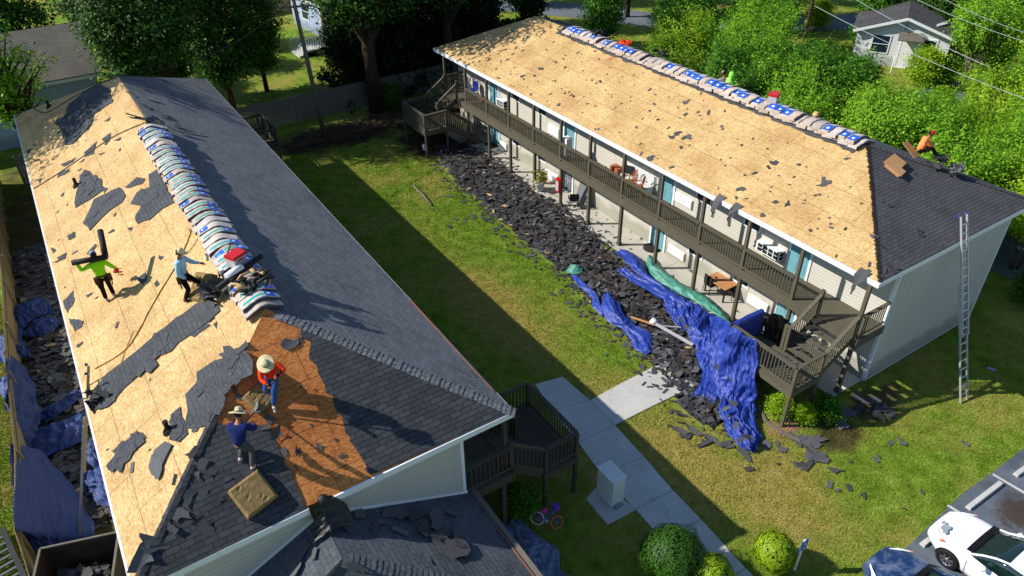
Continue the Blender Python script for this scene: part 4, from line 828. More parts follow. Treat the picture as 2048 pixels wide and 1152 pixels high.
crumple(110, 870, 1.1, .7, .1, 'crumpled blue tarp in the middle of the alley left of the ladder', 18)
crumple(190, 900, .35, .7, .2, 'narrow blue tarp fold between the ladder and the left eave', 19)
crumple(205, 970, .4, 1.0, .2, 'blue tarp fold below the left eave nearest the dump trailer', 20)
crumple(30, 770, .5, 1.2, .1, 'blue tarp lying at the foot of the fence behind the knot', 21)
crumple(20, 690, .5, 1.2, .1, 'long blue tarp fold at the foot of the fence, second farthest', 24)
cloth([[onz(1000, 1060, .2), onz(1020, 1045, .35), onz(1040, 1040, .2)], [onz(1010, 1090, .25), onz(1050, 1080, .35), onz(1085, 1080, .15)], [onz(1020, 1120, .25), onz(1065, 1105, .35), onz(1118, 1100, .1)], [onz(1030, 1150, .25), onz(1080, 1140, .35), onz(1122, 1130, .1)], [onz(1040, 1185, .2), onz(1090, 1180, .3), onz(1150, 1165, .1)]], 'tarp_grey', 'tarp', 'grey blue tarp heaped on the ground beside the low roof and the bicycle', nu=70, nv=50, amp=.12, fr=(5, 6), seed=22)
# ---------------------------------------------------------------- low roof attached to building A, seen from above at the near end
LOW = thing('low_building', 'low shingled entrance building joined to the near end wall of the left building', 'building', (-19.3, 0, 0))
a_, e_, w_ = Vector((-19.3, .45, 4.72)), Vector((-15.15, -2.2, 2.8)), Vector((-23.6, -.2, 2.75))
rf = thing('roof', None, None); rf.parent = LOW
mb = MB(); mb.add([Vector((-15.15, 1.88, 2.8)), Vector((-19.3, 1.88, 4.72)), a_, e_], [(3, 0, 1, 2)], 0); mb.add([w_, e_, a_], [(0, 1, 2)], 0); mb.add([Vector((-19.3, 1.88, 4.72)), Vector((-23.6, 1.88, 2.75)), w_, a_], [(0, 1, 2, 3)], 0)
mb.build('shingle_field', M['shingle_low'], rf)
pE = pl(e_, (0, 1, 0), a_-e_-Vector((0, (a_-e_).y, 0))); pN = (e_, (e_-w_).cross(a_-w_).normalized()); pW = pl(w_, (0, 1, 0), (a_.x-w_.x, 0, a_.z-w_.z))
caps(rf, a_, e_, pE, pN, 'shingle_low', .17); caps(rf, a_, a_.lerp(w_, 1.), pW, pN, 'shingle_low', .06, 'valley_strip', .3)
fb = MB(); fb.bar((-15.1, 1.88, 2.72), e_-Vector((-.05, 0, .08)), .05, .16); fb.bar((-15.0, 1.9, 2.78), e_+Vector((.15, 0, -.02)), .14, .1); fb.build('gutter', M['fence_grey'], rf)
fb = MB(); fb.bar((-15.14, .4, 2.84), (-15.14, -2.1, 2.84), .04, .02); fb.build('drip_edge', M['old_copper'], rf)
fb = MB(); fb.box((-23.2, -1.0, 0), (-15.5, 1.85, 2.7)); fb.build('wall', M['siding'], LOW)
fl = MB()
for s in (-1, 1): fl.bar((-19.3, 1.885, 4.78), (-19.3+s*4.1*(1 if s > 0 else .76), 1.885, 4.78-.47*4.1*(1 if s > 0 else .76)), .015, .09)
fl.build('flashing', M['white_paint'], LOW)
R = random.Random(9)
for x, y, s in [(848, 1060, 1.0), (900, 1095, 1.1), (880, 1075, .9), (915, 1080, .9), (750, 1058, .5), (700, 1062, .6), (760, 1048, .4), (800, 1065, .5), (848, 1120, .35), (712, 1140, .5), (631, 1108, .5), (905, 1032, .5), (660, 1050, .5), (720, 1030, .6), (830, 1035, 1.0), (870, 1045, 1.2), (790, 1030, .8), (600, 1110, .8), (590, 1130, .8)]:
    q = on(pE if x > 667 else pW, x, y); scrap_at(q, pE[1] if x > 667 else pW[1], s, R, 'torn black shingle piece on the shaded low roof', 'pieces on the low roof', .15, lift=.05)
cloth([[Vector((-19.55, 1.74, 5.42)), Vector((-19.55, 1.66, 4.9)), Vector((-19.7, 1.3, 4.66))], [Vector((-19.3, 1.72, 5.42)), Vector((-19.2, 1.6, 5.1)), Vector((-19.2, 1.2, 4.85))], [Vector((-18.95, 1.74, 5.42)), Vector((-18.7, 1.66, 5.0)), Vector((-18.6, 1.3, 4.6))]], 'plastic_black', 'roofing_felt', 'black roofing felt hanging over the white eave onto the low roof', 'roofing felt', nu=24, nv=20, amp=.06, seed=30, minz=0)
mb = MB(); mb.lathe((-19.15, 1.78, 5.4), [(0, .08), (.09, .06), (.14, -.02), (.15, -.12)], 12); mb.build('cap_flashing', M['steel_paint' if 'steel_paint' in M else 'grille_dark'], label='grey rounded cap at the eave above the hanging black felt', cat='flashing')
# ---------------------------------------------------------------- vent pipes, ropes and cables on the left roof
for x, y, lab in [(98, 214, 'short black vent pipe near the far left corner of the roof'), (153, 372, 'short black vent pipe above the third patch of old shingles'), (337, 862, 'short black vent pipe with a dark flashing near the front of the roof')]:
    P = on(AW, x, y); vp = MB(); vp.tube([P, P+Vector((0, 0, .32))], .06, 12); vp.tube([P+Vector((0, 0, .28)), P+Vector((0, 0, .34))], .065, 12); vp.lathe(P, [(.16, .0), (.14, .05), (.065, .1)], 14, axis=AW[1]); vp.build('vent_pipe', M['rubber'], label=lab, cat='vent pipe', group='vent pipes on the left roof')
def line_on(plane, pts, r, mat, name, lab, cat='cable', off=.02, wob=.01, seed=0):
    P = [on(plane, *p) if len(p) == 2 else onz(*p) for p in pts]; P = [p+plane[1]*off for p in P]; R = random.Random(seed); Q = []
    for i in range((len(P)-1)*6+1): Q.append(cr(P, i/((len(P)-1)*6))+Vector((R.uniform(-wob, wob), R.uniform(-wob, wob), 0)))
    mb = MB(); mb.tube(Q, r, 5); return mb.build(name, M[mat], label=lab, cat=cat)
line_on(AW, [(385, 456), (372, 492), (348, 540), (308, 606), (268, 680), (236, 712), (190, 738)], .017, 'rope', 'rope', 'long tan safety rope running down the roof past the man in light blue', 'rope')
line_on(AW, [(268, 662), (250, 705), (240, 740), (232, 780)], .01, 'rope', 'rope', 'thin rope end branching off across the longest shingle strip', 'rope')
line_on(AW, [(396, 478), (380, 502), (368, 510)], .01, 'rope', 'rope', 'short thin rope from the ridge to the head of the man in light blue', 'rope')
line_on(AW, [(30, 236), (48, 222), (63, 214), (75, 222), (98, 224), (145, 196), (190, 172), (232, 156)], .018, 'cable_black', 'cable', 'black cable crossing the far end of the left roof past the vent pipe')
line_on(AW, [(68, 378), (110, 352), (150, 325), (190, 298), (235, 270), (290, 246)], .018, 'cable_black', 'cable', 'straight black cable crossing the left roof below the bundles')
line_on(AE, [(285, 240), (320, 248), (350, 262), (385, 270), (416, 275)], .02, 'cable_black', 'cable', 'black cable trailing over the far ridge onto the dark shingles')
line_on(BW, [(1212, 121), (1222, 117), (1230, 111)], .012, 'orange', 'rope', 'short orange cord lying on the bare wood of the right roof', 'rope')
# ---------------------------------------------------------------- ladders
def ladder(name_lab, P0, P1, wv, n, mats, th=.07, overlap=None):
    P0, P1, wv = Vector(P0), Vector(P1), Vector(wv); L = thing('extension_ladder', name_lab, 'ladder', P0, 'ladders'); nm = wv.cross(P1-P0).normalized()
    for seg, (a, b, off, k) in enumerate(overlap or [(0, 1, 0, 1.)]):
        A, B = P0.lerp(P1, a)+nm*off, P0.lerp(P1, b)+nm*off
        for s in (-1, 1): mb = MB(); mb.bar(A+wv*s*.5*k, B+wv*s*.5*k, .03, th, nm); mb.build('rail', M[mats[seg]], L)
        m = int((B-A).length/.305)
        for i in range(1, m): mb = MB(); p = A.lerp(B, i/m); mb.bar(p-wv*.5*k, p+wv*.5*k, .035, .035, nm); mb.build('rung', M['alum'], L)
    for s in (-1, 1): mb = MB(); mb.bar(P1+wv*s*.5, P1+wv*s*.5+(P1-P0).normalized()*.07, .034, th+.01, nm); mb.build('end_cap', M['ladder_blue'], L)
    return L
ladder('long extension ladder leaning on the left eave beside the dump trailer', (-25.25, 9.1, .05), (-23.16, 9.15, 6.05), (0.06, .42, 0), 20, ['alum', 'lumber'], overlap=[(0, .72, 0, 1.), (.45, 1., .06, .85)])
ladder('tall aluminium extension ladder leaning on the shaded end of the right building', (3.63, -2.72, .0), (5.15, .38, 6.1), (.42, -.02, 0), 20, ['alum', 'alum'], overlap=[(0, .64, 0, 1.), (.36, 1., .07, .86)])
# ---------------------------------------------------------------- things on the ridges
def bx_on(name, P, n, size, spin, mats, lab, cat, lid=None):
    Mx = basis(n, spin); T = thing(name, lab, cat, P); sx, sy, sz = size
    def ob(a, b, nm, mt):
        mb = MB(); mb.box(a, b); mb.v = [tuple(P+Mx @ Vector(v)) for v in mb.v]; mb.build(nm, M[mt], T)
    ob((-sx/2, -sy/2, 0), (sx/2, sy/2, sz*.75), 'body', mats[0]); ob((-sx/2-.015, -sy/2-.015, sz*.755), (sx/2+.015, sy/2+.015, sz), 'lid', mats[1]); ob((-sx*.25, -sy/2-.03, sz*.5), (sx*.25, -sy/2-.001, sz*.6), 'handle', mats[1]); return T
bx_on('cooler', Vector((ARX-.05, 8.35, ARZ+.3)), (0, 0, 1), (.45, .34, .36), .5, ['pot', 'red_box'], 'white cooler with a red lid on the left ridge bundles', 'cooler')
bx_on('cooler', Vector((BRX+.05, 9.55, BRZ+.24)), (0, 0, 1), (.5, .36, .4), .4, ['pot', 'red_box'], 'white cooler with a red lid on the right ridge bundles', 'cooler')
P = Vector((ARX, 7.95, ARZ+.34)); mb = MB(); mb.tube([P+Vector((-.85, -.35, -.16)), P+Vector((.62, .35, .02))], .085, 14); mb.build('felt_roll', M['rubber'], label='thin black roll lying across the left ridge behind the red lidded cooler', cat='roll')
mb = MB(); mb.tube([P+Vector((-.5, -.1, -.05)), P+Vector((.0, .1, .0))], .11, 12); mb.build('wrap_roll', M['white_paint'], label='white wrapped roll half under the red lidded cooler on the left ridge', cat='roll')
def clutter(P, n, r, seed, mats, name, lab, cat):
    R = random.Random(seed); T = thing(name, lab, cat, P)
    for mt in mats:
        mb = MB()
        for k in range(n):
            c = P+Vector((R.uniform(-r, r), R.uniform(-r, r)*.7, R.uniform(.02, .16))); d = Vector((R.uniform(-1, 1), R.uniform(-1, 1), R.uniform(-.2, .4))).normalized()*R.uniform(.08, .28)
            mb.tube([c-d, c+d*.3+Vector((0, 0, R.uniform(0, .08))), c+d], [R.uniform(.01, .05), R.uniform(.03, .08), .02], 6)
        mb.build('tools' if mt != 'black' else 'bag', M[mt], T)
    return T
clutter(Vector((ARX+.02, 7.25, ARZ+.25)), 10, .42, 1, ['black', 'grille_dark', 'lumber'], 'tool_bags', 'heap of black tool bags and straps on the near end of the left bundles', 'tools')
clutter(Vector((BRX+.3, 22.3, BRZ+.2)), 8, .45, 2, ['black', 'grille_dark'], 'tool_bags', 'black tool bag on the far end of the right ridge bundles', 'tools')
clutter(Vector((BRX+.45, 17.6, BRZ+.1)), 9, .6, 3, ['black', 'grille_dark'], 'tool_bags', 'black hose and straps behind the middle of the right ridge', 'tools')
mb = MB(); R = random.Random(6); c = Vector((BRX+.25, 19.8, BRZ+.32)); pts = []
for k in range(60): a = k*.9; pts.append(c+Vector((cos(a)*R.uniform(.1, .45), sin(a)*R.uniform(.1, .5), R.uniform(-.05, .12)-abs(cos(a))*.05)))
mb.tube(pts, .022, 5); mb.build('rope', M['orange'], label='tangled bright orange cord on the right ridge bundles', cat='rope')
mb = MB(); c = Vector((BRX+.12, 7.35, BRZ+.36))
for k in range(8): a, b = 2*pi*k/8, 2*pi*(k+1)/8; mb.bar(c+Vector((.13*cos(a), 0, .1*sin(a))), c+Vector((.13*cos(b), 0, .1*sin(b))), .16, .035)
mb.build('wooden_roof_bracket', M['lumber'], label='small tan ring shaped wooden piece standing on the right ridge', cat='bracket')
# foam pads
def pad(P, n, s, spin, tilt, lab, seed):
    Mx = basis(n, spin, tilt); N = 14; R = random.Random(seed); mb = MB()
    holes = [(R.uniform(-.35, .35), R.uniform(-.35, .35), R.uniform(.03, .07)) for _ in range(14)]
    def top(i, j):
        x, y = i/N-.5, j/N-.5; e = min(1, 14*min(.5-abs(x), .5-abs(y))+.72); z = s[2]*e
        for hx, hy, hr in holes: d = sqrt((x-hx)**2+((y-hy)*1.6)**2); z -= .06*max(0, 1-d/hr)
        return P+Mx @ Vector((x*s[0], y*s[1], z+.006*noise.noise(Vector((x*9, y*9, seed)))))
    mb.grid([[top(i, j) for j in range(N+1)] for i in range(N+1)], 0, False)
    ring = [(i, 0) for i in range(N)]+[(N, j) for j in range(N)]+[(N-i, N) for i in range(N)]+[(0, N-j) for j in range(N)]
    for k in range(len(ring)):
        a, b = ring[k], ring[(k+1) % len(ring)]; A, B = top(*a), top(*b); lo = lambda c: P+Mx @ Vector(((c[0]/N-.5)*s[0], (c[1]/N-.5)*s[1], 0)); mb.add([A, lo(a), lo(b), B], [(0, 1, 2, 3)])
    mb.build('foam_pad', M['insulation'], label=lab, cat='foam pad', group='foam pads on the left roof')
pad(on(AH, 506, 990), AH[1], (.82, .82, .2), .25, (0, 0), 'square tan foam pad lying on the dark shingles below the man in navy', 1)
pad(on(AW, 412, 578)+Vector((0, 0, .02)), AW[1], (.85, .8, .24), .5, (.0, -.35), 'brown foam pad propped against the ridge beside the man in light blue', 2)
pad(on(AH, 525, 792), AH[1], (.8, .6, .12), .4, (0, 0), 'tan foam pad under the knee of the kneeling man in orange', 3)
# shovels
def shovel(A, B, lab, blade=(.24, .28)):
    A, B = Vector(A), Vector(B); d = (B-A).normalized(); s = d.cross(UP3).normalized(); n = s.cross(d)
    T = thing('shovel', lab, 'shovel', A); mb = MB(); mb.tube([A, B-d*.25], .018, 8); mb.bar(A-s*.07, A+s*.07, .03, .03); mb.build('handle', M['grille_dark'], T)
    mb = MB(); c = B-d*.28; P = [c-s*.03, c+s*.03, c+d*.06+s*blade[0]/2, B+s*blade[0]/2, B-s*blade[0]/2, c+d*.06-s*blade[0]/2]; mb.poly([p+n*.0 for p in P], n, .012); mb.build('blade', M['steel'], T); return T
SH0 = on(AH, 508, 822)+AH[1]*.05
shovel(on(AW, 462, 515)+Vector((.1, 0, .45)), on(AW, 424, 602)+Vector((0, 0, .05)), 'black roofing shovel leaning on the left ridge beside the black bag')
mb = MB(); P = on(AW, 437, 592)+Vector((0, 0, .0)); R = random.Random(2)
for k in range(26): piece_into(mb, R, P+Vector((R.uniform(-.3, .3), R.uniform(-.35, .3), R.uniform(.03, .42))), basis((R.uniform(-1, 1), R.uniform(-1, 1), 1), R.uniform(0, 6)), R.uniform(.35, .8), R.randint(0, 1), .3)
mb.build('shingle_heap', M['scrap'], label='heaped black torn shingles and felt at the top of the long shingle strip', cat='shingle heap')
mb = MB(); P = on(AW, 192, 800)
for k in range(9): piece_into(mb, R, P+Vector((R.uniform(-.25, .25), R.uniform(-.35, .3), R.uniform(.03, .25))), basis((R.uniform(-1, 1), R.uniform(-1, 1), 1), R.uniform(0, 6)), R.uniform(.35, .8), R.randint(0, 1), .4)
mb.build('shingle_heap', M['scrap'], label='curled black shingles bunched at the eave beside the ladder top', cat='shingle heap')
# cardboard on the right hip
def textmesh(s, size):
    c = bpy.data.curves.new('t', 'FONT'); c.body = s; c.size = size; c.extrude = .002; o = bpy.data.objects.new('t', c); COL.objects.link(o)
    me = bpy.data.meshes.new_from_object(o.evaluated_get(bpy.context.evaluated_depsgraph_get())); bpy.data.objects.remove(o); return me
def put_text(s, size, M4, mat, parent, name='lettering'):
    me = textmesh(s, size); me.transform(M4 if parent is None else parent_world(parent).inverted() @ M4); me.materials.clear(); me.materials.append(M[mat]); o = bpy.data.objects.new(name, me); COL.objects.link(o); o.parent = parent; return o
q = [on(BH, *p) for p in [(1783, 314), (1807, 333), (1797, 343), (1806, 350), (1796, 360), (1761, 331)]]
T = thing('cardboard_box', 'flattened cardboard box with marker writing on the dark shingles of the right roof', 'cardboard', q[0], 'cardboard on the right roof')
mb = MB(); c = sum(q, Vector())/6; mb.poly([p+BH[1]*.16+Vector((0, 0, .02)) for p in q], BH[1], .02); mb.poly([c.lerp(p, .8)+BH[1]*.02 for p in q], BH[1], .13); mb.build('panel', M['cardboard'], T)
u = (q[1]-q[0]).normalized(); v = BH[1].cross(u); M4 = Matrix.Translation(q[0].lerp(q[5], .33)+u*.06+BH[1]*.185) @ Matrix((u, v, BH[1])).transposed().to_4x4()
put_text('C//A.9', .3, M4, 'marker', T)
q = [on(BH, 1812, 292)+Vector((.0, 0, .25)), on(BH, 1838, 310), on(BH, 1830, 317), on(BH, 1803, 298)+Vector((0, 0, .25))]
mb = MB(); mb.poly(q, (q[1]-q[0]).cross(q[3]-q[0]), .03); mb.build('cardboard_sheet', M['cardboard'], label='plain cardboard sheet propped up behind the man in the red cap', cat='cardboard', group='cardboard on the right roof')
# ---------------------------------------------------------------- gallery and patio furniture
def chair(P, rz, kind, lab, group=None):
    nm = {'wicker': 'wicker_chair', 'rock': 'wooden_armchair', 'camp': 'camp_chair', 'metal': 'metal_chair'}[kind]; T = thing(nm, lab, 'chair', P, group, rz); mt = {'wicker': 'wicker', 'rock': 'chair_wood', 'camp': 'blue_plastic', 'metal': 'grille_dark'}[kind]
    Wm = parent_world(T); 
    def ob(n, f, m=mt): mb = MB(); f(mb); mb.v = [tuple(Wm @ Vector(v)) for v in mb.v]; mb.build(n, M[m], T)
    ob('seat', lambda b: b.box((-.24, -.24, .42), (.24, .24, .47)), 'cream_paint' if kind == 'metal' else mt)
    if kind == 'rock': 
        def back(b):
            for k in range(7): x = -.24+.08*k; b.bar((x*.8, .22, .47), (x, .36+.0, 1.0-abs(x)*.5), .02, .02)
            b.tube([(-.3+.6*i/10, .24+.12*sin(pi*i/10), .55+.5*sin(pi*i/10)) for i in range(11)], .025, 6)
        ob('backrest', back)
    else: ob('backrest', lambda b: b.box((-.25, .2, .5), (.25, .25, .92)))
    for x, y in ((-.21, -.21), (.21, -.21), (-.21, .21), (.21, .21)): ob('leg', lambda b: b.bar((x, y, .42), (x*1.15, y*1.15, 0), .035, .035))
    for s in (-1, 1): ob('armrest', lambda b: (b.bar((s*.27, -.22, .64), (s*.27, .24, .66), .05, .03), b.bar((s*.27, -.2, .42), (s*.27, -.2, .64), .03, .03)))
    return T
chair(onz(1420, 583, .06), 1.4, 'wicker', 'dark wicker chair at the far side of the patio dining table', 'wicker chairs on the patio'); chair(onz(1462, 592, .06), -1.6, 'wicker', 'dark wicker chair at the near side of the patio dining table', 'wicker chairs on the patio')
P = onz(1438, 588, .06); T = thing('patio_table', 'square wooden topped dining table with black legs on the patio', 'table', P, rz=.0)
mb = MB(); mb.box((P.x-.4, P.y-.62, .76), (P.x+.4, P.y+.62, .8)); mb.build('tabletop', M['table_wood'], T)
for sx in (-.34, .34):
    for sy in (-.55, .55): mb = MB(); mb.box((P.x+sx-.03, P.y+sy-.03, .06), (P.x+sx+.03, P.y+sy+.03, .755)); mb.build('leg', M['black'], T)
mb = MB(); mb.lathe((P.x-.05, P.y+.3, .8), [(.05, 0), (.055, .04), (.03, .06), (0, .06)], 10); mb.build('ashtray', M['black'], label='small dark ashtray on the patio dining table', cat='ashtray')
P = onz(1515, 652, .06); T = thing('side_table', 'hexagonal glass side table with a thin metal frame on the patio', 'table', P)
mb = MB(); mb.lathe(P, [(0, .58), (.33, .58), (.33, .6), (0, .6)], 6); mb.build('tabletop', M['siding_grey'], T); mb = MB()
for k in range(4): a = pi/4+k*pi/2; mb.tube([P+Vector((.28*cos(a), .28*sin(a), .575)), P+Vector((.3*cos(a), .3*sin(a), 0))], .015, 6); b = a+pi/2; mb.tube([P+Vector((.3*cos(a), .3*sin(a), .2)), P+Vector((.3*cos(b), .3*sin(b), .2))], .012, 6)
mb.build('frame', M['grille_dark'], T)
G = 'chairs on the upper gallery'
chair((1.05, 14.1, 2.79), -1.2, 'metal', 'dark metal chair farthest along in the group on the upper gallery', G); chair((.75, 13.55, 2.79), -1.9, 'rock', 'brown wooden armchair, farther of the two on the upper gallery', G); chair((.7, 12.95, 2.79), -2.3, 'rock', 'brown wooden armchair nearest the blue door on the upper gallery', G)
T = thing('garden_bench', 'white slatted bench against the wall behind the brown armchairs', 'bench', (1.25, 13.5, 2.79)); mb = MB(); mb.box((1.0, 12.55, 3.2), (1.42, 14.5, 3.24)); mb.build('seat', M['white_paint'], T); mb = MB()
for k in range(6): mb.box((1.4, 12.55, 3.28+k*.085), (1.43, 14.5, 3.32+k*.085))
mb.build('backrest', M['white_paint'], T)
for y in (12.6, 14.45): mb = MB(); mb.box((1.0, y-.03, 2.79), (1.44, y+.03, 3.2)); mb.build('leg', M['white_paint'], T)
chair((1.0, 28.9, 2.79), -1.57, 'camp', 'blue folding chair alone at the far end of the upper gallery')
clutter(Vector((1.15, 28.0, 2.8)), 8, .25, 8, ['wicker', 'terracotta'], 'plant_clutter', 'small dark pile of plants beside the far door upstairs', 'plants')
mb = MB(); mb.box((1.0, 14.75, 2.79), (1.4, 15.35, 3.35)); mb.build('storage_box', M['terracotta'], label='reddish brown box standing by the wall upstairs beside the white bench', cat='box')
P = on((Vector((.28, 0, 0)), Vector((1, 0, 0))), 1133, 276); T = thing('portable_cooler', 'white boxy appliance standing beside the post outside the upstairs blue door', 'appliance', (.3, P.y, 2.79))
mb = MB(); mb.box((.14, P.y-.2, 3.1), (.5, P.y+.2, 4.05)); mb.build('body', M['white_paint'], T); mb = MB(); mb.box((.17, P.y-.205, 3.2), (.47, P.y-.201, 3.95)); mb.build('panel', M['steel'], T); mb = MB(); mb.box((.16, P.y-.18, 2.79), (.48, P.y+.18, 3.09)); mb.build('stand', M['grille_dark'], T)
# lower floor
P = Vector((.1, 18.2, 0)); T = thing('extinguisher_cabinet', 'red fire extinguisher cabinet fixed to a gallery post', 'fire cabinet', (0, 18.2, 1.2)); mb = MB(); mb.box((-.16, 18.05, .95), (.02, 18.35, 1.75)); mb.build('cabinet', M['red_box'], T); mb = MB(); mb.box((-.17, 18.09, 1.05), (-.161, 18.31, 1.6)); mb.build('window', M['pot'], T)
chair((.55, 17.6, .06), 2.6, 'metal', 'metal framed chair with a pale seat beside the red cabinet post')
def potted(P, lab, s=1., mt='pot', seed=0, h=.5):
    T = thing('potted_plant', lab, 'potted plant', P, 'potted plants on the patio'); mb = MB(); mb.lathe(P, [(.12*s, 0), (.2*s, .3*s), (.22*s, .33*s), (.18*s, .33*s), (.1*s, .28*s), (0, .28*s)], 14); mb.build('pot', M[mt], T)
    R = random.Random(seed); mb = MB()
    for k in range(140):
        a, r = R.uniform(0, 2*pi), R.uniform(.02, .28)*s; c = P+Vector((r*cos(a), r*sin(a), .3*s+R.uniform(.02, h)*s)); Mx = basis((R.uniform(-1, 1), R.uniform(-1, 1), R.uniform(.2, 1)), R.uniform(0, 6)); l = R.uniform(.05, .1)*s
        mb.add([c+Mx @ Vector(v)*l for v in ((-1, 0, 0), (0, -.4, .1), (1, 0, 0), (0, .4, .1))], [(0, 1, 2, 3)])
    mb.build('foliage', M['leaf_yellow'], T)
def leaf(key, cols, trans=.35):
    t = NT(key, .55, .25); g = t.n('TexCoord').outputs['Object']; rnd = t.n('NewGeometry').outputs['Random Per Island']; ob = t.n('ObjectInfo').outputs['Random']
    f = t.math('ADD', t.math('MULTIPLY', rnd, .5), t.math('ADD', t.math('MULTIPLY', t.noise(g, .8, 3), .35), t.math('MULTIPLY', ob, .15)))
    c = t.ramp(f, [(.2, cols[0]), (.5, cols[1]), (.8, cols[2])]); t.col(c)
    tr = t.n('BsdfTranslucent', {'Color': c}); mx = t.n('MixShader', {0: trans, 1: t.b.outputs[0], 2: tr.outputs[0]}); out = [n for n in t.t.nodes if n.type == 'OUTPUT_MATERIAL'][0]; t.t.links.new(mx.outputs[0], out.inputs[0]); M[key] = t.mat
leaf('leaf_yellow', [rgb('5f7a1c'), rgb('8f8f2e'), rgb('c08a3a')]); leaf('leaf_lime', [rgb('5a8a10'), rgb('86ad1c'), rgb('b0cc36')]); leaf('leaf_mid', [rgb('2c5210'), rgb('477a16'), rgb('6a9e22')]); leaf('leaf_bright', [rgb('467a12'), rgb('72a61c'), rgb('9cc634')])
leaf('leaf_dark', [rgb('10220c'), rgb('1b3512'), rgb('2b4c1a')]); leaf('leaf_oak', [rgb('1f3f10'), rgb('356018'), rgb('558a26')]); leaf('leaf_bush', [rgb('5c7f12'), rgb('8aa81c'), rgb('b3c62a')], .2); leaf('leaf_hedge', [rgb('24430f'), rgb('365c16'), rgb('4c7a1e')], .15)
potted(onz(1079, 381, .06), 'plant in a white pot beside the gallery post near the heap', 1.5, seed=1); potted(Vector((.9, 20.9, .06)), 'small plant in a brown pot near the white wall panel', .9, 'terracotta', 2)
mb = MB(); mb.bar((.85, 17.9, .1), (1.42, 17.55, 1.3), .9, .05, (0, 0, 1)); mb = MB(); mb.poly([Vector((1.0, 17.1, .06)), Vector((1.0, 18.1, .06)), Vector((1.44, 18.1, 1.35)), Vector((1.44, 17.1, 1.35))], (-1, 0, .35), .04); mb.build('loose_board', M['steel'], label='grey board leaning on the wall beside the barred door', cat='board')
for x, y, r, lab in [(1305, 496, .48, 'round dark door mat on the patio by the lower blue door'), ]:
    P = onz(x, y, .052); mb = MB(); mb.lathe(P, [(0, .015), (r, .012), (r, 0)], 24); mb.build('door_mat', M['mat_dark'], label=lab, cat='door mat', group='door mats')
mb = MB(); mb.box((.9, 26.7, .052), (1.45, 27.7, .07)); mb.build('door_mat', M['mat_dark'], label='rectangular dark mat at the far lower blue door', cat='door mat', group='door mats')
P = onz(850, 300); mb = MB(); mb.lathe(P, [(.11, 0), (.15, .34), (.16, .36), (.14, .36), (.1, .02), (0, .02)], 16); mb.build('bucket', M['white_paint'], label='white bucket standing under the far wooden stairs', cat='bucket')
mb = MB(); a, b = onz(864, 411, .06), onz(826, 371, .12); mb.tube([a, a.lerp(b, .5)+Vector((.05, 0, 0)), b], [.06, .075, .05], 8); mb.tube([b.lerp(a, .08), b.lerp(a, .08)+Vector((.15, .1, .2))], .03, 6); mb.build('log', M['pole_wood'], label='dark fallen branch lying alone on the middle of the lawn', cat='branch')
# long pieces lying on the heap
mb = MB(); a, b = onz(1312, 648, .55), onz(1386, 690, .42); mb.bar(a, b, .13, .06); mb.build('gutter_piece', M['pot'], label='pale bent gutter piece lying across the shingle heap', cat='gutter')
mb = MB(); a, b = onz(1262, 634, .4), onz(1310, 650, .5); mb.bar(a, b, .1, .03); mb.build('board', M['table_wood'], label='thin brown wooden board end beside the gutter piece on the heap', cat='board')
mb = MB(); a, b = onz(1322, 652, .55), onz(1362, 655, .5); mb.bar(a, b, .05, .04); mb.build('board', M['concrete'], label='thin pale stick behind the white bag on the heap', cat='board')
mb = MB(); R = random.Random(8); P = onz(1307, 645, .5); mb.lathe(P, [(0, -.05), (.14, 0), (.17, .08), (.1, .18), (0, .2)], 9, sx=1.2); mb.v = [tuple(Vector(v)+Vector((R.uniform(-.03, .03), R.uniform(-.03, .03), R.uniform(-.03, .03)))) for v in mb.v]; mb.build('plastic_bag', M['white_paint'], label='crumpled white plastic bag on the shingle heap', cat='bag')
mb = MB(); a, b = onz(1975, 735, .05), onz(1992, 741, .05); mb.bar(a, b, .14, .03); mb.build('trim_piece', M['siding_blue'], label='small pale blue trim piece on the shaded grass beside the ladder', cat='trim piece')
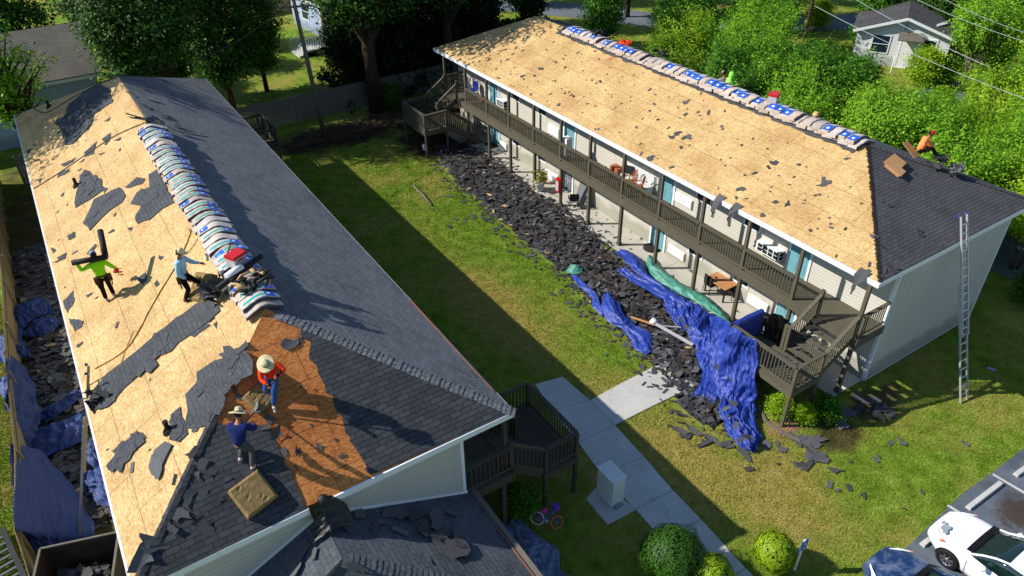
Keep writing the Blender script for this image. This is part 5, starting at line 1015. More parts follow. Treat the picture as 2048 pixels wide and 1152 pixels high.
# ---------------------------------------------------------------- utility box, bicycle, sign
T = thing('utility_box', 'tall grey metal utility cabinet on a small concrete pad by the sidewalk', 'utility box', (-10.33, 1.2, 0)); mb = MB(); mb.box((-10.58, .8, .06), (-10.08, 1.6, 1.2)); mb.build('cabinet', M['siding_grey'] if False else M['steel_paint'] if 'steel_paint' in M else plain('steel_paint', 'cdd0ca', .55, .3, .08, 5), T)
mb = MB(); mb.box((-10.61, .77, 1.202), (-10.05, 1.63, 1.25)); mb.build('lid', M['steel_paint'], T); mb = MB(); mb.box((-10.5, .68, .045), (-10.2, .78, .14)); mb.build('foot', M['steel'], T)
for y in (.95, 1.45): mb = MB(); mb.box((-10.6, y-.02, .3), (-10.585, y+.02, 1.0)); mb.build('hinge', M['steel_paint'], T)
def bicycle():
    W1 = onz(1112, 1058, 0); W0 = onz(1073, 1050, 0); d = (W1-W0).normalized(); n = d.cross(UP3); r = .23; T = thing('childs_bicycle', 'childs purple and pink bicycle leaning in the shade under the stairs', 'bicycle', W0)
    lean = (UP3-n*.5).normalized()
    def ring(c, R, rr, axis, mb, N=22):
        a = axis.cross(lean).normalized(); pts = [c+a*cos(2*pi*k/N)*R+lean*sin(2*pi*k/N)*R for k in range(N+1)]; mb.tube(pts, rr, 6, cap=False)
    fd = (d*.8-n*.55).normalized()
    for c, col, ax in ((W0+lean*r, 'white_tyre', n), (W1+lean*r, 'orange_tyre', fd.cross(UP3))):
        t = MB(); ring(c, r-.02, .022, ax, t); w = t.build('wheel', M[col], T); s = MB()
        a = ax.cross(lean).normalized()
        for k in range(9): q = a*cos(2*pi*k/9)+lean*sin(2*pi*k/9); s.tube([c, c+q*(r-.03)], .004, 4)
        s.tube([c-ax.normalized()*.05, c+ax.normalized()*.05], .025, 8); s.build('spokes', M['steel'], w)
    f = MB(); A, B = W0+lean*r, W1+lean*r; bb = W0.lerp(W1, .45)+lean*.2; st = W0.lerp(W1, .3)+lean*.48; hd = W0.lerp(W1, .8)+lean*.55
    for p, q in ((A, bb), (bb, st), (bb, hd), (st, hd), (A, st), (hd, B)): f.tube([p, q], .018, 8)
    f.build('frame', M['purple'], T); s = MB(); s.lathe(st+lean*.05, [(0, .06), (.09, .05), (.1, 0), (0, -.02)], 10, sx=1.4); s.build('saddle', M['pink'], T)
    h = MB(); h.tube([hd+lean*.12-n*.25, hd+lean*.16, hd+lean*.12+n*.25], .014, 6); h.tube([hd, hd+lean*.16], .016, 6); h.build('handlebar', M['steel'], T); b = MB(); b.box(tuple(hd+Vector((-.02, -.1, .12))), tuple(hd+Vector((.16, .1, .28)))); b.build('basket', M['purple'], T)
    k = MB(); ring(W0-n*.2+UP3*.07+d*.05, .06, .012, n, k, 12); k.build('training_wheel', M['white_tyre'], T); c = MB(); c.box(tuple(bb-Vector((.05, .05, .05))), tuple(bb+Vector((.08, .04, .05)))); c.build('chain_guard', M['pot'], T)
bicycle()
P = Vector((-7.45, -3.95, 0)); T = thing('parking_sign', 'blue accessible parking sign on a white post beside the round bush', 'sign', P); mb = MB(); mb.box((P.x-.035, P.y-.02, 0), (P.x+.035, P.y+.02, 1.45)); mb.build('post', M['white_paint'], T)
plain('sign_blue', '1b4f9e', .35, .5, .03); mb = MB(); mb.box((P.x-.17, P.y-.034, .98), (P.x+.17, P.y-.021, 1.47)); pb = mb.build('plate', M['sign_blue'], T)
s = MB(); y = P.y-.037
def seg(a, b, w=.018): s.bar((P.x+a[0], y, 1.25+a[1]), (P.x+b[0], y, 1.25+b[1]), .004, w, (0, 0, 1)) if abs(a[0]-b[0]) > abs(a[1]-b[1]) else s.bar((P.x+a[0], y, 1.25+a[1]), (P.x+b[0], y, 1.25+b[1]), w, .004, (0, 1, 0))
for k in range(12): a, b = -2.4+k*.36, -2.4+(k+1)*.36; seg((.0+.075*cos(a), -.03+.075*sin(a)), (.075*cos(b), -.03+.075*sin(b)))
seg((-.02, .13), (-.01, .02), .02); seg((-.01, .02), (.07, .02), .02); seg((.07, .02), (.1, -.07), .02); seg((-.015, .08), (.05, .075), .015); s.lathe((P.x-.02, y, 1.405), [(0, 0), (.022, 0), (.022, .004), (0, .004)], 12, axis=(0, -1, 0))
for zz in (-.25, .205): seg((-.155, zz), (.155, zz), .008)
for xx in (-.155, .155): seg((xx, -.25), (xx, .2), .008)
s.build('symbol', M['white_paint'], pb)
put_text('PARKING', .06, Matrix.Translation((P.x-.135, y, 1.035)) @ Matrix.Rotation(pi/2, 4, 'X'), 'white_paint', pb)
# ---------------------------------------------------------------- fences
def fence(pts, h, lab, mat, step=.145, seed=0):
    R = random.Random(seed); P0 = Vector(pts[0]+(0,)); T = thing('wooden_fence', lab, 'fence', P0, 'board fences'); mb = MB(); pm = MB(); rl = MB()
    for a, b in zip(pts[:-1], pts[1:]):
        a, b = Vector(a+(0,)), Vector(b+(0,)); L = (b-a).length; d = (b-a)/L; s = d.cross(UP3); n = int(L/step)
        for i in range(n):
            p = a+d*(i+.5)*L/n; hh = h+R.uniform(-.02, .02); w = L/n*.93; o = s*R.uniform(-.004, .004)
            mb.add([p-d*w/2+o, p+d*w/2+o, p+d*w/2+o+UP3*(hh-.04), p+o+UP3*hh, p-d*w/2+o+UP3*(hh-.04), p-d*w/2+o+s*.02, p+d*w/2+o+s*.02, p+d*w/2+o+s*.02+UP3*(hh-.04), p+o+s*.02+UP3*hh, p-d*w/2+o+s*.02+UP3*(hh-.04)],
                   [(0, 1, 2, 3, 4), (9, 8, 7, 6, 5), (1, 6, 7, 2), (2, 7, 8, 3), (3, 8, 9, 4), (4, 9, 5, 0)])
        for z in (.4, h-.35): rl.bar(a-s*.03+UP3*z, b-s*.03+UP3*z, .04, .09)
        k = max(1, int(L/2.4))
        for i in range(k+1 if b == Vector(pts[-1]+(0,)) else k): p = a.lerp(b, i/k)-s*.06; pm = MB(); pm.box((p.x-.05, p.y-.05, 0), (p.x+.05, p.y+.05, h-.1)); pm.build('post', M[mat], T)
    mb.build('boards', M[mat], T); rl.build('rail', M[mat], T)
fence([(-25.75, 39), (-25.9, 23.9), (-26.17, 17), (-26.2, 12.3), (-26.45, 8.8), (-26.2, 6.6)], 1.8, 'tan board fence along the alley left of the left building', 'fence_wood', seed=1)
fence([(-24.5, 38.2), (-10.4, 38.3), (12.5, 38.2)], 1.85, 'grey board fence across the far end of the lawn behind both buildings', 'fence_grey', seed=2)
fence([(-12, 66), (-4, 67), (8, 68)], 1.9, 'old brown board fence behind the far garden at the top edge', 'fence_wood', seed=3)
# ---------------------------------------------------------------- dump trailer and ramp
a = Vector((-25.89, 7.65, 0)); wv = Vector((1.96, -.62, 0)); lv = Vector((-.26, -.97, 0)).normalized()*4
T = thing('dump_trailer', 'dark rusty dump trailer body parked at the near end of the alley', 'trailer', a)
def wall_(p, q, z0, z1, th, nm, mt, n=UP3):
    mb = MB(); mb.bar(p+UP3*(z0+z1)/2, q+UP3*(z0+z1)/2, th, z1-z0); mb.build(nm, M[mt], T)
for p, q in ((a, a+wv), (a, a+lv), (a+wv, a+wv+lv)): wall_(p, q, .65, 1.76, .05, 'side_wall', 'rust'); wall_(p, q, 1.765, 1.81, .06, 'rim', 'fence_grey')
mb = MB(); mb.poly([a+UP3*.6, a+wv+UP3*.6, a+wv+lv+UP3*.6, a+lv+UP3*.6], UP3, .06); mb.build('bed', M['rust'], T)
for s in (0, 1):
    for f in (.45, .65): p = a+wv*s+lv*f; mb = MB(); nrm = wv.normalized(); mb.tube([p-nrm*.12, p+nrm*.12], .36, 20); mb.v = [(v[0], v[1], v[2]+.36) for v in mb.v]; mb.build('wheel', M['rubber'], T)
pp = [tuple((a+wv*u+lv*v)[:2]) for u, v in ((.05, .02), (.95, .02), (.95, .95), (.05, .95))]
pile(pp, .25, .5, 160, 'torn black shingles inside the dump trailer', 6, zb=.68)
T = thing('loading_ramp', 'dark slatted metal ramp lying on the bright grass in the lower left corner', 'ramp', onz(30, 1110))
A, B = onz(6, 1060, .25), onz(52, 1160, .25); d = (B-A).normalized(); s = UP3.cross(d).normalized()*-1; s = s if s.x < 0 else -s
mb = MB(); mb.bar(A, B, .14, .2); mb.bar(A+s*1.6, B+s*1.6, .1, .14); mb.build('side_beam', M['grille_dark'], T); mb = MB()
for k in range(8): p = A.lerp(B, .12+k*.12); mb.bar(p, p+s*1.6, .1, .05)
mb.build('slats', M['shingle_flat'] if 'shingle_flat' in M else plain('shingle_flat', '4d5552', .6, .3), T)
# ---------------------------------------------------------------- utility poles and wires
def upole(base, top, lab, arm=True):
    base, top = Vector(base), Vector(top); T = thing('utility_pole', lab, 'utility pole', base, 'utility poles'); mb = MB(); mb.tube([base, base.lerp(top, .5), top], [.17, .14, .11], 12); mb.build('pole', M['pole_wood'], T)
    d = (top-base).normalized(); 
    if arm: mb = MB(); mb.bar(top-d*.5+Vector((-.9, .3, 0)), top-d*.5+Vector((.9, -.3, 0)), .09, .11); mb.build('crossarm', M['pole_wood'], T)
    for k in (-.8, 0, .8): mb = MB(); q = top-d*.42+Vector((k, -k/3, 0)); mb.lathe(q, [(.03, 0), (.05, .05), (.03, .1), (.045, .14), (0, .16)], 8); mb.build('insulator', M['pot'], T)
    return top
pt = onp(586, -4, (0, 34.3, 0), (0, 1, 0)); t1 = upole(onz(650, 276), pt, 'leaning wooden utility pole beyond the lawn between the two buildings')
pb2 = onz(1609, 80); t2 = upole(pb2, pb2+Vector((0, 0, 9.2)), 'wooden utility pole among the trees left of the white house')
mb = MB(); q = pb2+Vector((-.35, .1, 7.2)); mb.lathe(q, [(0, 0), (.2, .02), (.22, .1), (.22, .6), (.18, .68), (0, .7)], 14); mb.build('transformer', M['steel'], label='small grey transformer can on the pole left of the white house', cat='transformer')
def wire(P, Q, sag, lab, r=.013, mt='wire_alum'):
    P, Q = Vector(P), Vector(Q); pts = [P.lerp(Q, i/16)-UP3*sag*4*(i/16)*(1-i/16) for i in range(17)]; mb = MB(); mb.tube(pts, r, 5); mb.build('power_line', M[mt], label=lab, cat='power line', group='overhead lines')
wire(t1, (ARX-.2, ARY1, ARZ+.05), 1.0, 'dark overhead line from the leaning pole down to the left roof', .02, 'cable_black')
wire(t1, (12, 47, 9), .8, 'dark overhead line from the leaning pole across the dark evergreens', .02, 'cable_black')
for (x0, y0, x1, y1, z, lab) in [(1618, -60, 1980, 135, 8.6, 'overhead line crossing in front of the white house gable'), (1630, 12, 2090, 212, 8.0, 'lowest overhead line crossing the front wall of the white house'), (1780, -28, 2100, 98, 8.8, 'overhead line passing just right of the white house roof'), (1860, -18, 2110, 82, 9.0, 'overhead line in the top right corner, farthest right')]:
    wire(onz(x0, y0, z), onz(x1, y1, z-1.6), .25, lab)
# ---------------------------------------------------------------- neighbouring houses
def house(nm_lab, O, ux, W, D, H, RH, sid, roofm, mats_trim='white_paint', over=.35, openings=(), loc=None, ridge='x'):
    # O front left corner at ground, ux unit vector along the front, depth goes backwards; ridge 'x' along the front, 'y' gable to the front
    O, ux = Vector(O), Vector(ux).normalized(); uy = UP3.cross(ux); T = thing('house', nm_lab, 'house', O+ux*W/2, 'neighbouring houses')
    p = lambda x, y, z: O+ux*x+uy*y+UP3*z
    mb = MB(); c = [p(0, 0, 0), p(W, 0, 0), p(W, D, 0), p(0, D, 0), p(0, 0, H), p(W, 0, H), p(W, D, H), p(0, D, H)]
    mb.add(c, [(0, 1, 5, 4), (1, 2, 6, 5), (2, 3, 7, 6), (3, 0, 4, 7)])
    if ridge == 'y': r0, r1 = p(W/2, 0, H+RH), p(W/2, D, H+RH); mb.add([c[4], c[5], r0, c[6], c[7], r1], [(0, 1, 2), (3, 4, 5)])
    else: r0, r1 = p(0, D/2, H+RH), p(W, D/2, H+RH); mb.add([c[7], c[4], r0, c[5], c[6], r1], [(0, 1, 2), (3, 4, 5)])
    wo = mb.build('wall', M[sid], T)
    mb = MB(); k = over
    if ridge == 'y':
        s = RH/(W/2); a, b = p(-k, -k, H-s*k), p(-k, D+k, H-s*k); e, f = p(W+k, -k, H-s*k), p(W+k, D+k, H-s*k); r0, r1 = p(W/2, -k, H+RH), p(W/2, D+k, H+RH); mb.poly([a, r0, r1, b], (r0-a).cross(b-a), .12) ; mb.poly([r0, e, f, r1], (e-r0).cross(r1-r0), .12)
        tr = [(a, r0), (r0, e)]
    else:
        s = RH/(D/2); a, b = p(-k, -k, H-s*k), p(W+k, -k, H-s*k); e, f = p(W+k, D+k, H-s*k), p(-k, D+k, H-s*k); r0, r1 = p(-k, D/2, H+RH), p(W+k, D/2, H+RH); mb.poly([a, b, r1, r0], (b-a).cross(r0-a), .12); mb.poly([r0, r1, e, f], (r1-r0).cross(f-r0), .12)
        tr = [(a, b), (b, r1), (r1, e)]
    mb.build('roof', M[roofm], T); mb = MB()
    for q1, q2 in tr: mb.bar(q1-UP3*.06-uy*.03, q2-UP3*.06-uy*.03, .05, .2)
    mb.build('fascia', M[mats_trim], T)
    for kind, x0, x1, z0, z1, side in openings:
        def q(x, y, z): return p(x, -y, z) if side == 'f' else (p(W+y, x, z) if side == 'r' else p(-y, x, z))
        def slab(mb, X0, X1, Z0, Z1, Y0, Y1): v = [q(x, y, z) for y in (Y0, Y1) for z in (Z0, Z1) for x in (X0, X1)]; mb.add(v, [(0, 1, 3, 2), (4, 6, 7, 5), (0, 4, 5, 1), (2, 3, 7, 6), (0, 2, 6, 4), (1, 5, 7, 3)])
        mb = MB(); slab(mb, x0, x1, z0, z1, .004, .03); o = mb.build('window' if kind == 'w' else 'door', M['dark_glass'] if kind == 'w' else M['white_paint'], T); mb = MB()
        for X0, X1, Z0, Z1 in ((x0-.09, x0, z0-.09, z1+.09), (x1, x1+.09, z0-.09, z1+.09), (x0, x1, z1, z1+.09), (x0, x1, z0-.09, z0), (x0, x1, (z0+z1)/2-.02, (z0+z1)/2+.02)):
            if kind == 'w' or Z1-Z0 > .08: slab(mb, X0, X1, Z0, Z1, .004, .05)
        mb.build('frame', M[mats_trim], o)
    return T, p
house('pale blue sided house with a brown shingle roof beyond the far left corner', (-32.5, 44.6, 0), (1, 0, 0), 13.9, 9.0, 3.95, 2.0, 'siding_blue', 'shingle_brown', openings=[('w', 8.3, 9.5, 1.2, 2.9, 'f'), ('w', 3, 4.2, 1.2, 2.9, 'f')])
T, p = house('light blue house with a porch and steps behind the leaning pole', (-.1, 52.6, .3), (.2, 1, 0), 9, 9, 3.0, 2.0, 'siding_blue', 'shingle_brown', openings=[('d', 1.6, 2.6, .4, 2.4, 'f'), ('w', 4, 5.2, 1, 2.3, 'f')]) if False else house('light blue house with a porch and steps behind the leaning pole', (.4, 62, 0), (0.12, -1, 0), 9.3, 9, 3.2, 2.0, 'siding_blue', 'shingle_brown', openings=[('d', 5.6, 6.6, .5, 2.6, 'f'), ('w', 2.2, 3.4, 1.1, 2.5, 'f'), ('w', 7.6, 8.6, 1.1, 2.5, 'f')])
mb = MB(); b = onz(655, 100)
for k in range(3): mb.box((b.x-2.2-.3*k, b.y-.9, 0), (b.x-.6, b.y+1.2, .54-.18*k))
st = mb.build('porch_steps', M['concrete'], T); mb = MB()
for yy in (b.y-.85, b.y+1.15):
    mb.bar((b.x-2.8, yy, 1.0), (b.x-1.9, yy, 1.5), .05, .05); mb.bar((b.x-1.9, yy, 1.5), (b.x-.5, yy, 1.5), .05, .05)
    for k in range(12): x = b.x-2.8+k*.2; mb.bar((x, yy, .1), (x, yy, 1.0+min(.5, k*.11)), .03, .03)
mb.build('railing', M['blue_trim'], T)
c0 = onz(1700, 124); c1 = onz(1882, 146); ux = (c1-c0).normalized()
T, p = house('small white house with a front gable among the bright green trees', c0, ux, (c1-c0).length, 4.6, 2.75, 1.15, 'siding_white', 'shingle_worn', openings=[('w', 1.25, 2.45, 1.05, 2.35, 'f'), ('d', 3.35, 4.3, .1, 2.1, 'f'), ('w', 4.9, 5.75, 1.05, 2.35, 'f')], ridge='y')
W_ = (c1-c0).length; HP_ = p
mb = MB(); mb.poly([p(3.0, -.05, 2.75), p(4.75, -.05, 2.75), p(4.75, -.85, 2.3), p(3.0, -.85, 2.3)], (p(4.75, -.05, 2.75)-p(3.0, -.05, 2.75)).cross(p(3, -.85, 2.3)-p(3, -.05, 2.75))*-1, .06); mb.build('door_canopy', M['shingle_brown'], T)
mb = MB(); mb.bar(p(W_/2, -.03, 2.95), p(W_/2, -.03, 3.45), .5, .03, uy if False else ux); mb.build('gable_vent', M['grille_dark'], T)
mb = MB(); mb.bar(p(3.1, -.5, 1.0), p(3.1, -1.6, .8), .05, .05); mb.bar(p(3.1, -1.6, .8), p(3.1, -1.6, 0), .05, .05); mb.build('stair_rail', M['white_paint'], T)
for i in range(2): mb = MB(); A = p(W_*.82+i*.5, 1.6, 3.42-.35*.0); mb.bar(p(W_*.8, .4+i*.35, 3.3), p(W_*.93, 2.4+i*.5, 3.15), .12, .05); mb.build('gutter_piece', M['white_paint'], label=('white gutter length lying on the roof of the white house, nearer one', 'white gutter length lying on the roof of the white house, farther one')[i], cat='gutter', group='gutters on the white house roof')
GH = house('grey house half hidden in the top right corner behind the trees', onz(2010, 30)+Vector((2, 1, 0)), (.4, -1, 0), 8, 8, 3, 1.6, 'siding_grey', 'shingle_brown', openings=[('w', 2, 3.2, 1, 2.3, 'f')])
# ---------------------------------------------------------------- people
plain('skin', 'a9714e', .6, .3, .06); plain('lime', '8fe01a', .8, .1, .08, 12, .3); plain('sky_shirt', '9fc3d6', .8, .1, .1, 12, .3); plain('coral', 'f0431f', .8, .1, .08, 12, .3); plain('navy', '1d2a5e', .85, .1, .1, 12, .3)
plain('pale_orange', 'f58a52', .8, .1, .1, 12, .3); plain('neon', '9cf05a', .8, .1, .05); plain('beige', '9a8a80', .8, .1, .2, 14); plain('pants_black', '1b1716', .9, .1, .2, 14, .3); plain('jeans', '34508c', .9, .1, .25, 14, .3); plain('pants_grey', '4b4d50', .9, .1, .2, 14, .3)
plain('straw', 'd2c299', .85, .1, .08, 20, .3); plain('cap_grey', '8d93a8', .8, .1, .15, 14); plain('cap_red', 'd01222', .7, .2, .05); plain('boot', '3c3230', .8, .2, .15); plain('shoe', 'b4a7a2', .8, .2, .2, 18); plain('hair', '15100d', .8); plain('belt', '4a3022', .8, .2, .2)
def skin(name, V, E, Rr, mat, parent, sub=1):
    me = bpy.data.meshes.new(name); me.from_pydata([tuple(v) for v in V], E, []); o = bpy.data.objects.new(name, me); COL.objects.link(o)
    sm = o.modifiers.new('s', 'SKIN'); sm.use_smooth_shade = True; ss = o.modifiers.new('u', 'SUBSURF'); ss.levels = sub; ss.render_levels = sub
    for i, r in enumerate(Rr): d = me.skin_vertices[0].data[i]; d.radius = (r, r) if not hasattr(r, '__len__') else r; d.use_root = (i == 0)
    m2 = bpy.data.meshes.new_from_object(o.evaluated_get(bpy.context.evaluated_depsgraph_get())); bpy.data.objects.remove(o)
    m2.materials.clear(); m2.materials.append(M[mat]); return m2
def chain_mesh(name, chains, mat, parent, inv, sub=1, extra=None):
    V = []; E = []; Rr = []; idx = {}
    for ch in chains:
        prev = None
        for p, r in ch:
            key = (round(p.x, 4), round(p.y, 4), round(p.z, 4))
            if key not in idx: idx[key] = len(V); V.append(p); Rr.append(r)
            i = idx[key]
            if prev is not None and prev != i: E.append((prev, i))
            prev = i
    me = skin(name, V, E, Rr, mat, parent, sub)
    if extra:
        bm = bmesh.new(); bm.from_mesh(me); mb = extra; vs = [bm.verts.new(v) for v in mb.v]
        for f in mb.f:
            try: bf = bm.faces.new([vs[i] for i in f]); bf.smooth = True
            except ValueError: pass
        bm.to_mesh(me); bm.free()
    me.transform(inv); o = bpy.data.objects.new(name, me); COL.objects.link(o); o.parent = parent; return o
def person(lab, J, f, shirt, pants, shoe, hat=None, hatmat='straw', gloves=None, belt=None, look=None, sleeves=True):
    """J: joints in world space: pelvis chest neck head shL elL haL shR elR haR hipL knL anL hipR knR anR; f: facing"""
    f = Vector(f).normalized(); J = {k: Vector(v) for k, v in J.items()}
    T = thing('person', lab, 'person', (J['pelvis'].x, J['pelvis'].y, min(J['anL'].z, J['anR'].z)-.05), 'roofing crew at work'); inv = parent_world(T).inverted()
    look = Vector(look).normalized() if look is not None else f
    hd = J['head']; hu = (hd-J['neck']).normalized(); hs = look.cross(hu).normalized(); hf = hu.cross(hs)
    w = J['pelvis'].lerp(J['chest'], .5); toe = lambda a: a+f*.15-UP3*.045
    body = [[(J['pelvis'], .09), (w, .085), (J['chest'], .11), (J['neck'], .055), (J['neck'].lerp(hd, .5), .06)]]
    fing = []
    for s in 'LR':
        sh, el, ha = J['sh'+s], J['el'+s], J['ha'+s]
        body.append([(J['chest'], .11), (sh, .062), (sh.lerp(el, .5), .05), (el, .042), (el.lerp(ha, .5), .037), (ha, .026)])
        d = (ha-el).normalized(); sd = d.cross(UP3); sd = sd.normalized() if sd.length > .1 else hs; dn = sd.cross(d)
        pm = ha+d*.05; body.append([(ha, .026), (pm, (.035, .018)), (pm+d*.03, (.032, .014))])
        for k in range(4): b0 = pm+d*.03+sd*(.03-.02*k); L = (.07, .078, .074, .058)[k]; body.append([(pm+d*.03, (.032, .014)), (b0, .009), (b0+d*L*.55+dn*-.01, .0085), (b0+d*L*.85-dn*.035, .007)])
        body.append([(pm, (.035, .018)), (pm+sd*.045+d*.01, .011), (pm+sd*.06+d*.045-dn*.015, .009)])
        hp, kn, an = J['hip'+s], J['kn'+s], J['an'+s]
        body.append([(J['pelvis'], .09), (hp, .08), (hp.lerp(kn, .5), .07), (kn, .055), (kn.lerp(an, .4), .052), (an, .036), (toe(an), .03)])
    hm = MB(); hm.lathe((0, 0, 0), [(0, -.115), (.045, -.105), (.065, -.06), (.078, 0), (.08, .045), (.066, .09), (.035, .115), (0, .122)], 16)
    hm.tube([Vector((0, .075, .015)), Vector((0, .105, -.02)), Vector((0, .08, -.035))], [.008, .015, .012], 6)
    for s in (-1, 1): hm.lathe((s*.08, -.005, -.01), [(0, 0), (.02, .003), (.022, .01), (0, .014)], 8, axis=(s, 0, 0))
    hm.tube([Vector((-.025, .074, -.06)), Vector((0, .08, -.062)), Vector((.025, .074, -.06))], .006, 5)
    B3 = Matrix((hs, hf, hu)).transposed(); hm.v = [tuple(hd+B3 @ Vector((v[0], v[1]*1.12, v[2]))) for v in hm.v]
    bo = chain_mesh('body', body, 'skin', T, inv, 1, hm)
    for s in (-1, 1): e = MB(); e.lathe(hd+B3 @ Vector((s*.032, .082, .012)), [(0, -.01), (.01, 0), (0, .01)], 8); e.build('eye', M['hair'], T)
    hr = MB(); hr.lathe((0, 0, 0), [(.083, -.05), (.09, .0), (.09, .05), (.072, .1), (.035, .128), (0, .134)], 14); hr.v = [tuple(hd+B3 @ Vector((v[0], v[1]*1.08-.022, v[2]))) for v in hr.v]; hr.build('hair', M['hair'], T)
    low = J['pelvis']+(J['chest']-J['pelvis']).normalized()*-.08
    sc = [[(low, .175), (w, .162), (J['chest'], .168), (J['chest'].lerp(J['neck'], .75), .085)]]
    for s in 'LR':
        sh, el, ha = J['sh'+s], J['el'+s], J['ha'+s]; sc.append([(J['chest'], .168), (sh, .095), (sh.lerp(el, .5), .08), (el, .07), (el.lerp(ha, .6), .06), (el.lerp(ha, .93), .048)])
    chain_mesh('shirt', sc, shirt, T, inv)
    pc = [[(J['pelvis']+(w-J['pelvis'])*.7, .15), (J['pelvis'], .158)]]
    for s in 'LR':
        hp, kn, an = J['hip'+s], J['kn'+s], J['an'+s]; pc.append([(J['pelvis'], .158), (hp, .11), (hp.lerp(kn, .5), .095), (kn, .078), (kn.lerp(an, .5), .072), (an+(kn-an).normalized()*.04, .064)])
    chain_mesh('trousers', pc, pants, T, inv)
    for s in 'LR':
        an = J['an'+s]; chain_mesh('boot', [[(an+UP3*.05, .052), (an-UP3*.0, .055), (an-f*.03-UP3*.03, .045)], [(an, .055), (an+f*.08-UP3*.03, .048), (an+f*.19-UP3*.04, .038)]], shoe, T, inv)
        if gloves: d = (J['ha'+s]-J['el'+s]).normalized(); chain_mesh('glove', [[(J['ha'+s]-d*.02, .035), (J['ha'+s]+d*.05, .045), (J['ha'+s]+d*.1, .03)]], gloves, T, inv)
    if hat == 'brim':
        h = MB(); h.lathe((0, 0, 0), [(.0, .175), (.05, .18), (.078, .165), (.09, .09), (.098, .06), (.14, .052), (.19, .045), (.212, .055), (.212, .062), (.18, .058), (.1, .07)], 28); h.v = [tuple(hd+B3 @ Vector((v[0], v[1]*1.08, v[2]+.01*cos(v[0]*14)))) for v in h.v]; ho = h.build('hat', M[hatmat], T)
        b = MB(); b.lathe((0, 0, 0), [(.1, .065), (.097, .1), (.093, .1)], 28); b.v = [tuple(hd+B3 @ Vector((v[0], v[1]*1.08, v[2]))) for v in b.v]; b.build('hat_band', M['pants_grey'], ho)
    elif hat:
        h = MB(); h.lathe((0, 0, 0), [(.0, .15), (.05, .145), (.085, .11), (.1, .05), (.1, .03), (.09, .03)], 20); n = len(h.v)
        h.add([(-.07, .08, .045), (.07, .08, .045), (.06, .19, .03), (-.06, .19, .03), (-.07, .08, .035), (.07, .08, .035), (.06, .19, .02), (-.06, .19, .02)], [(0, 1, 2, 3), (7, 6, 5, 4), (0, 3, 7, 4), (1, 5, 6, 2), (3, 2, 6, 7)])
        if hat == 'flap': h.grid([[Vector((x, -.09-.03*k-.02*abs(x)*0, .05-.07*k)) for x in (-.1, -.05, 0, .05, .1)] for k in range(4)], 0, True)
        h.v = [tuple(hd+B3 @ Vector((v[0], v[1]*1.06, v[2]))) for v in h.v]; h.build('cap' if hat == 'cap' else 'hat', M[hatmat], T)
    elif hat is None: pass
    if belt:
        c = J['pelvis']+(w-J['pelvis'])*.35; sd = f.cross(UP3).normalized(); b = MB(); b.lathe(c, [(.158, -.03), (.165, 0), (.158, .03)], 18, axis=(w-J['pelvis'])); bo2 = b.build('tool_belt', M['belt'], T)
        for s, bk in ((-1, -.03), (1, -.05)): q = c+sd*s*.19+f*bk-UP3*.12; mb = MB(); mb.bar(q+UP3*.1, q-UP3*.12, .12, .1, f); mb.bar(q-UP3*.1+sd*s*.03, q-UP3*.3, .03, .03); mb.build('pouch', M['belt'], bo2)
    return T
def stand(base, f, slope, lean=.06, st=.3, side=.14, arms=None, hgt=1.0, tw=0.):
    """joints of somebody standing at base (on a roof plane), facing f, feet apart along the facing"""
    f = Vector(f).normalized(); l = UP3.cross(f); B = Vector(base)
    def foot(v): q = proj_to(slope, (B+v)); return q+UP3*.09
    J = {}; J['anL'] = foot(l*side+f*st/2); J['anR'] = foot(-l*side-f*st/2); J['pelvis'] = (J['anL']+J['anR'])/2+UP3*(.86*hgt); J['pelvis'].z = min(J['anL'].z, J['anR'].z)+.87*hgt
    J['hipL'] = J['pelvis']+l*.1-UP3*.06; J['hipR'] = J['pelvis']-l*.1-UP3*.06
    for s in 'LR': m = J['hip'+s].lerp(J['an'+s], .5); k = .43**2-(m-J['hip'+s]).length_squared; J['kn'+s] = m+f*sqrt(max(0.0004, k))
    J['chest'] = J['pelvis']+UP3*.42*cos(lean)*hgt+f*.42*sin(lean); J['neck'] = J['chest']+UP3*.17*cos(lean*1.2)*hgt+f*.17*sin(lean*1.2); J['head'] = J['neck']+UP3*.15*cos(lean*1.4)+f*(.03+.15*sin(lean*1.4))
    sl = (l*cos(tw)+f*sin(tw)); J['shL'] = J['chest']+sl*.19+UP3*.06; J['shR'] = J['chest']-sl*.19+UP3*.06
    for s, sg in (('L', 1), ('R', -1)): J['el'+s] = J['sh'+s]+sl*sg*.06-UP3*.27; J['ha'+s] = J['el'+s]+f*.1-UP3*.22
    for k, v in (arms or {}).items():
        s = k[-1]; J[k] = J['sh'+s]+f*v[0]+l*v[1]+UP3*v[2]
    return J
# man in lime green, seen from behind, carrying black felt tubes
fG = Vector((-.1, 1, 0)).normalized(); b = on(AW, 223, 600)
J = stand(b, fG, AW, .08, .12, .12, {'elL': (.08, .26, -.12), 'haL': (.12, .30, .14), 'elR': (-.02, -.16, -.24), 'haR': (.12, -.26, -.42)})
person('person in a lime green shirt carrying black tubes on the bare wood roof', J, fG, 'lime', 'pants_black', 'shoe', 'cap', 'cap_grey', belt=True)
hL = J['haL']; c = J['chest']+UP3*.22
mb = MB(); A_ = hL+Vector((-.12, .02, .05)); B_ = J['shR']+Vector((.15, -.06, .14)); mb.tube([A_, B_], .085, 16); mb.build('felt_tube', M['rubber'], label='short black tube held across the shoulders of the man in lime green', cat='tube', group='tubes carried by the man in lime green')
mb = MB(); mb.tube([J['shR']+Vector((.1, .05, .1)), J['shR']+Vector((.22, 1.0, .52))], .09, 16); mb.build('felt_tube', M['rubber'], label='long black tube pointing away from the right shoulder of the man in lime green', cat='tube', group='tubes carried by the man in lime green')
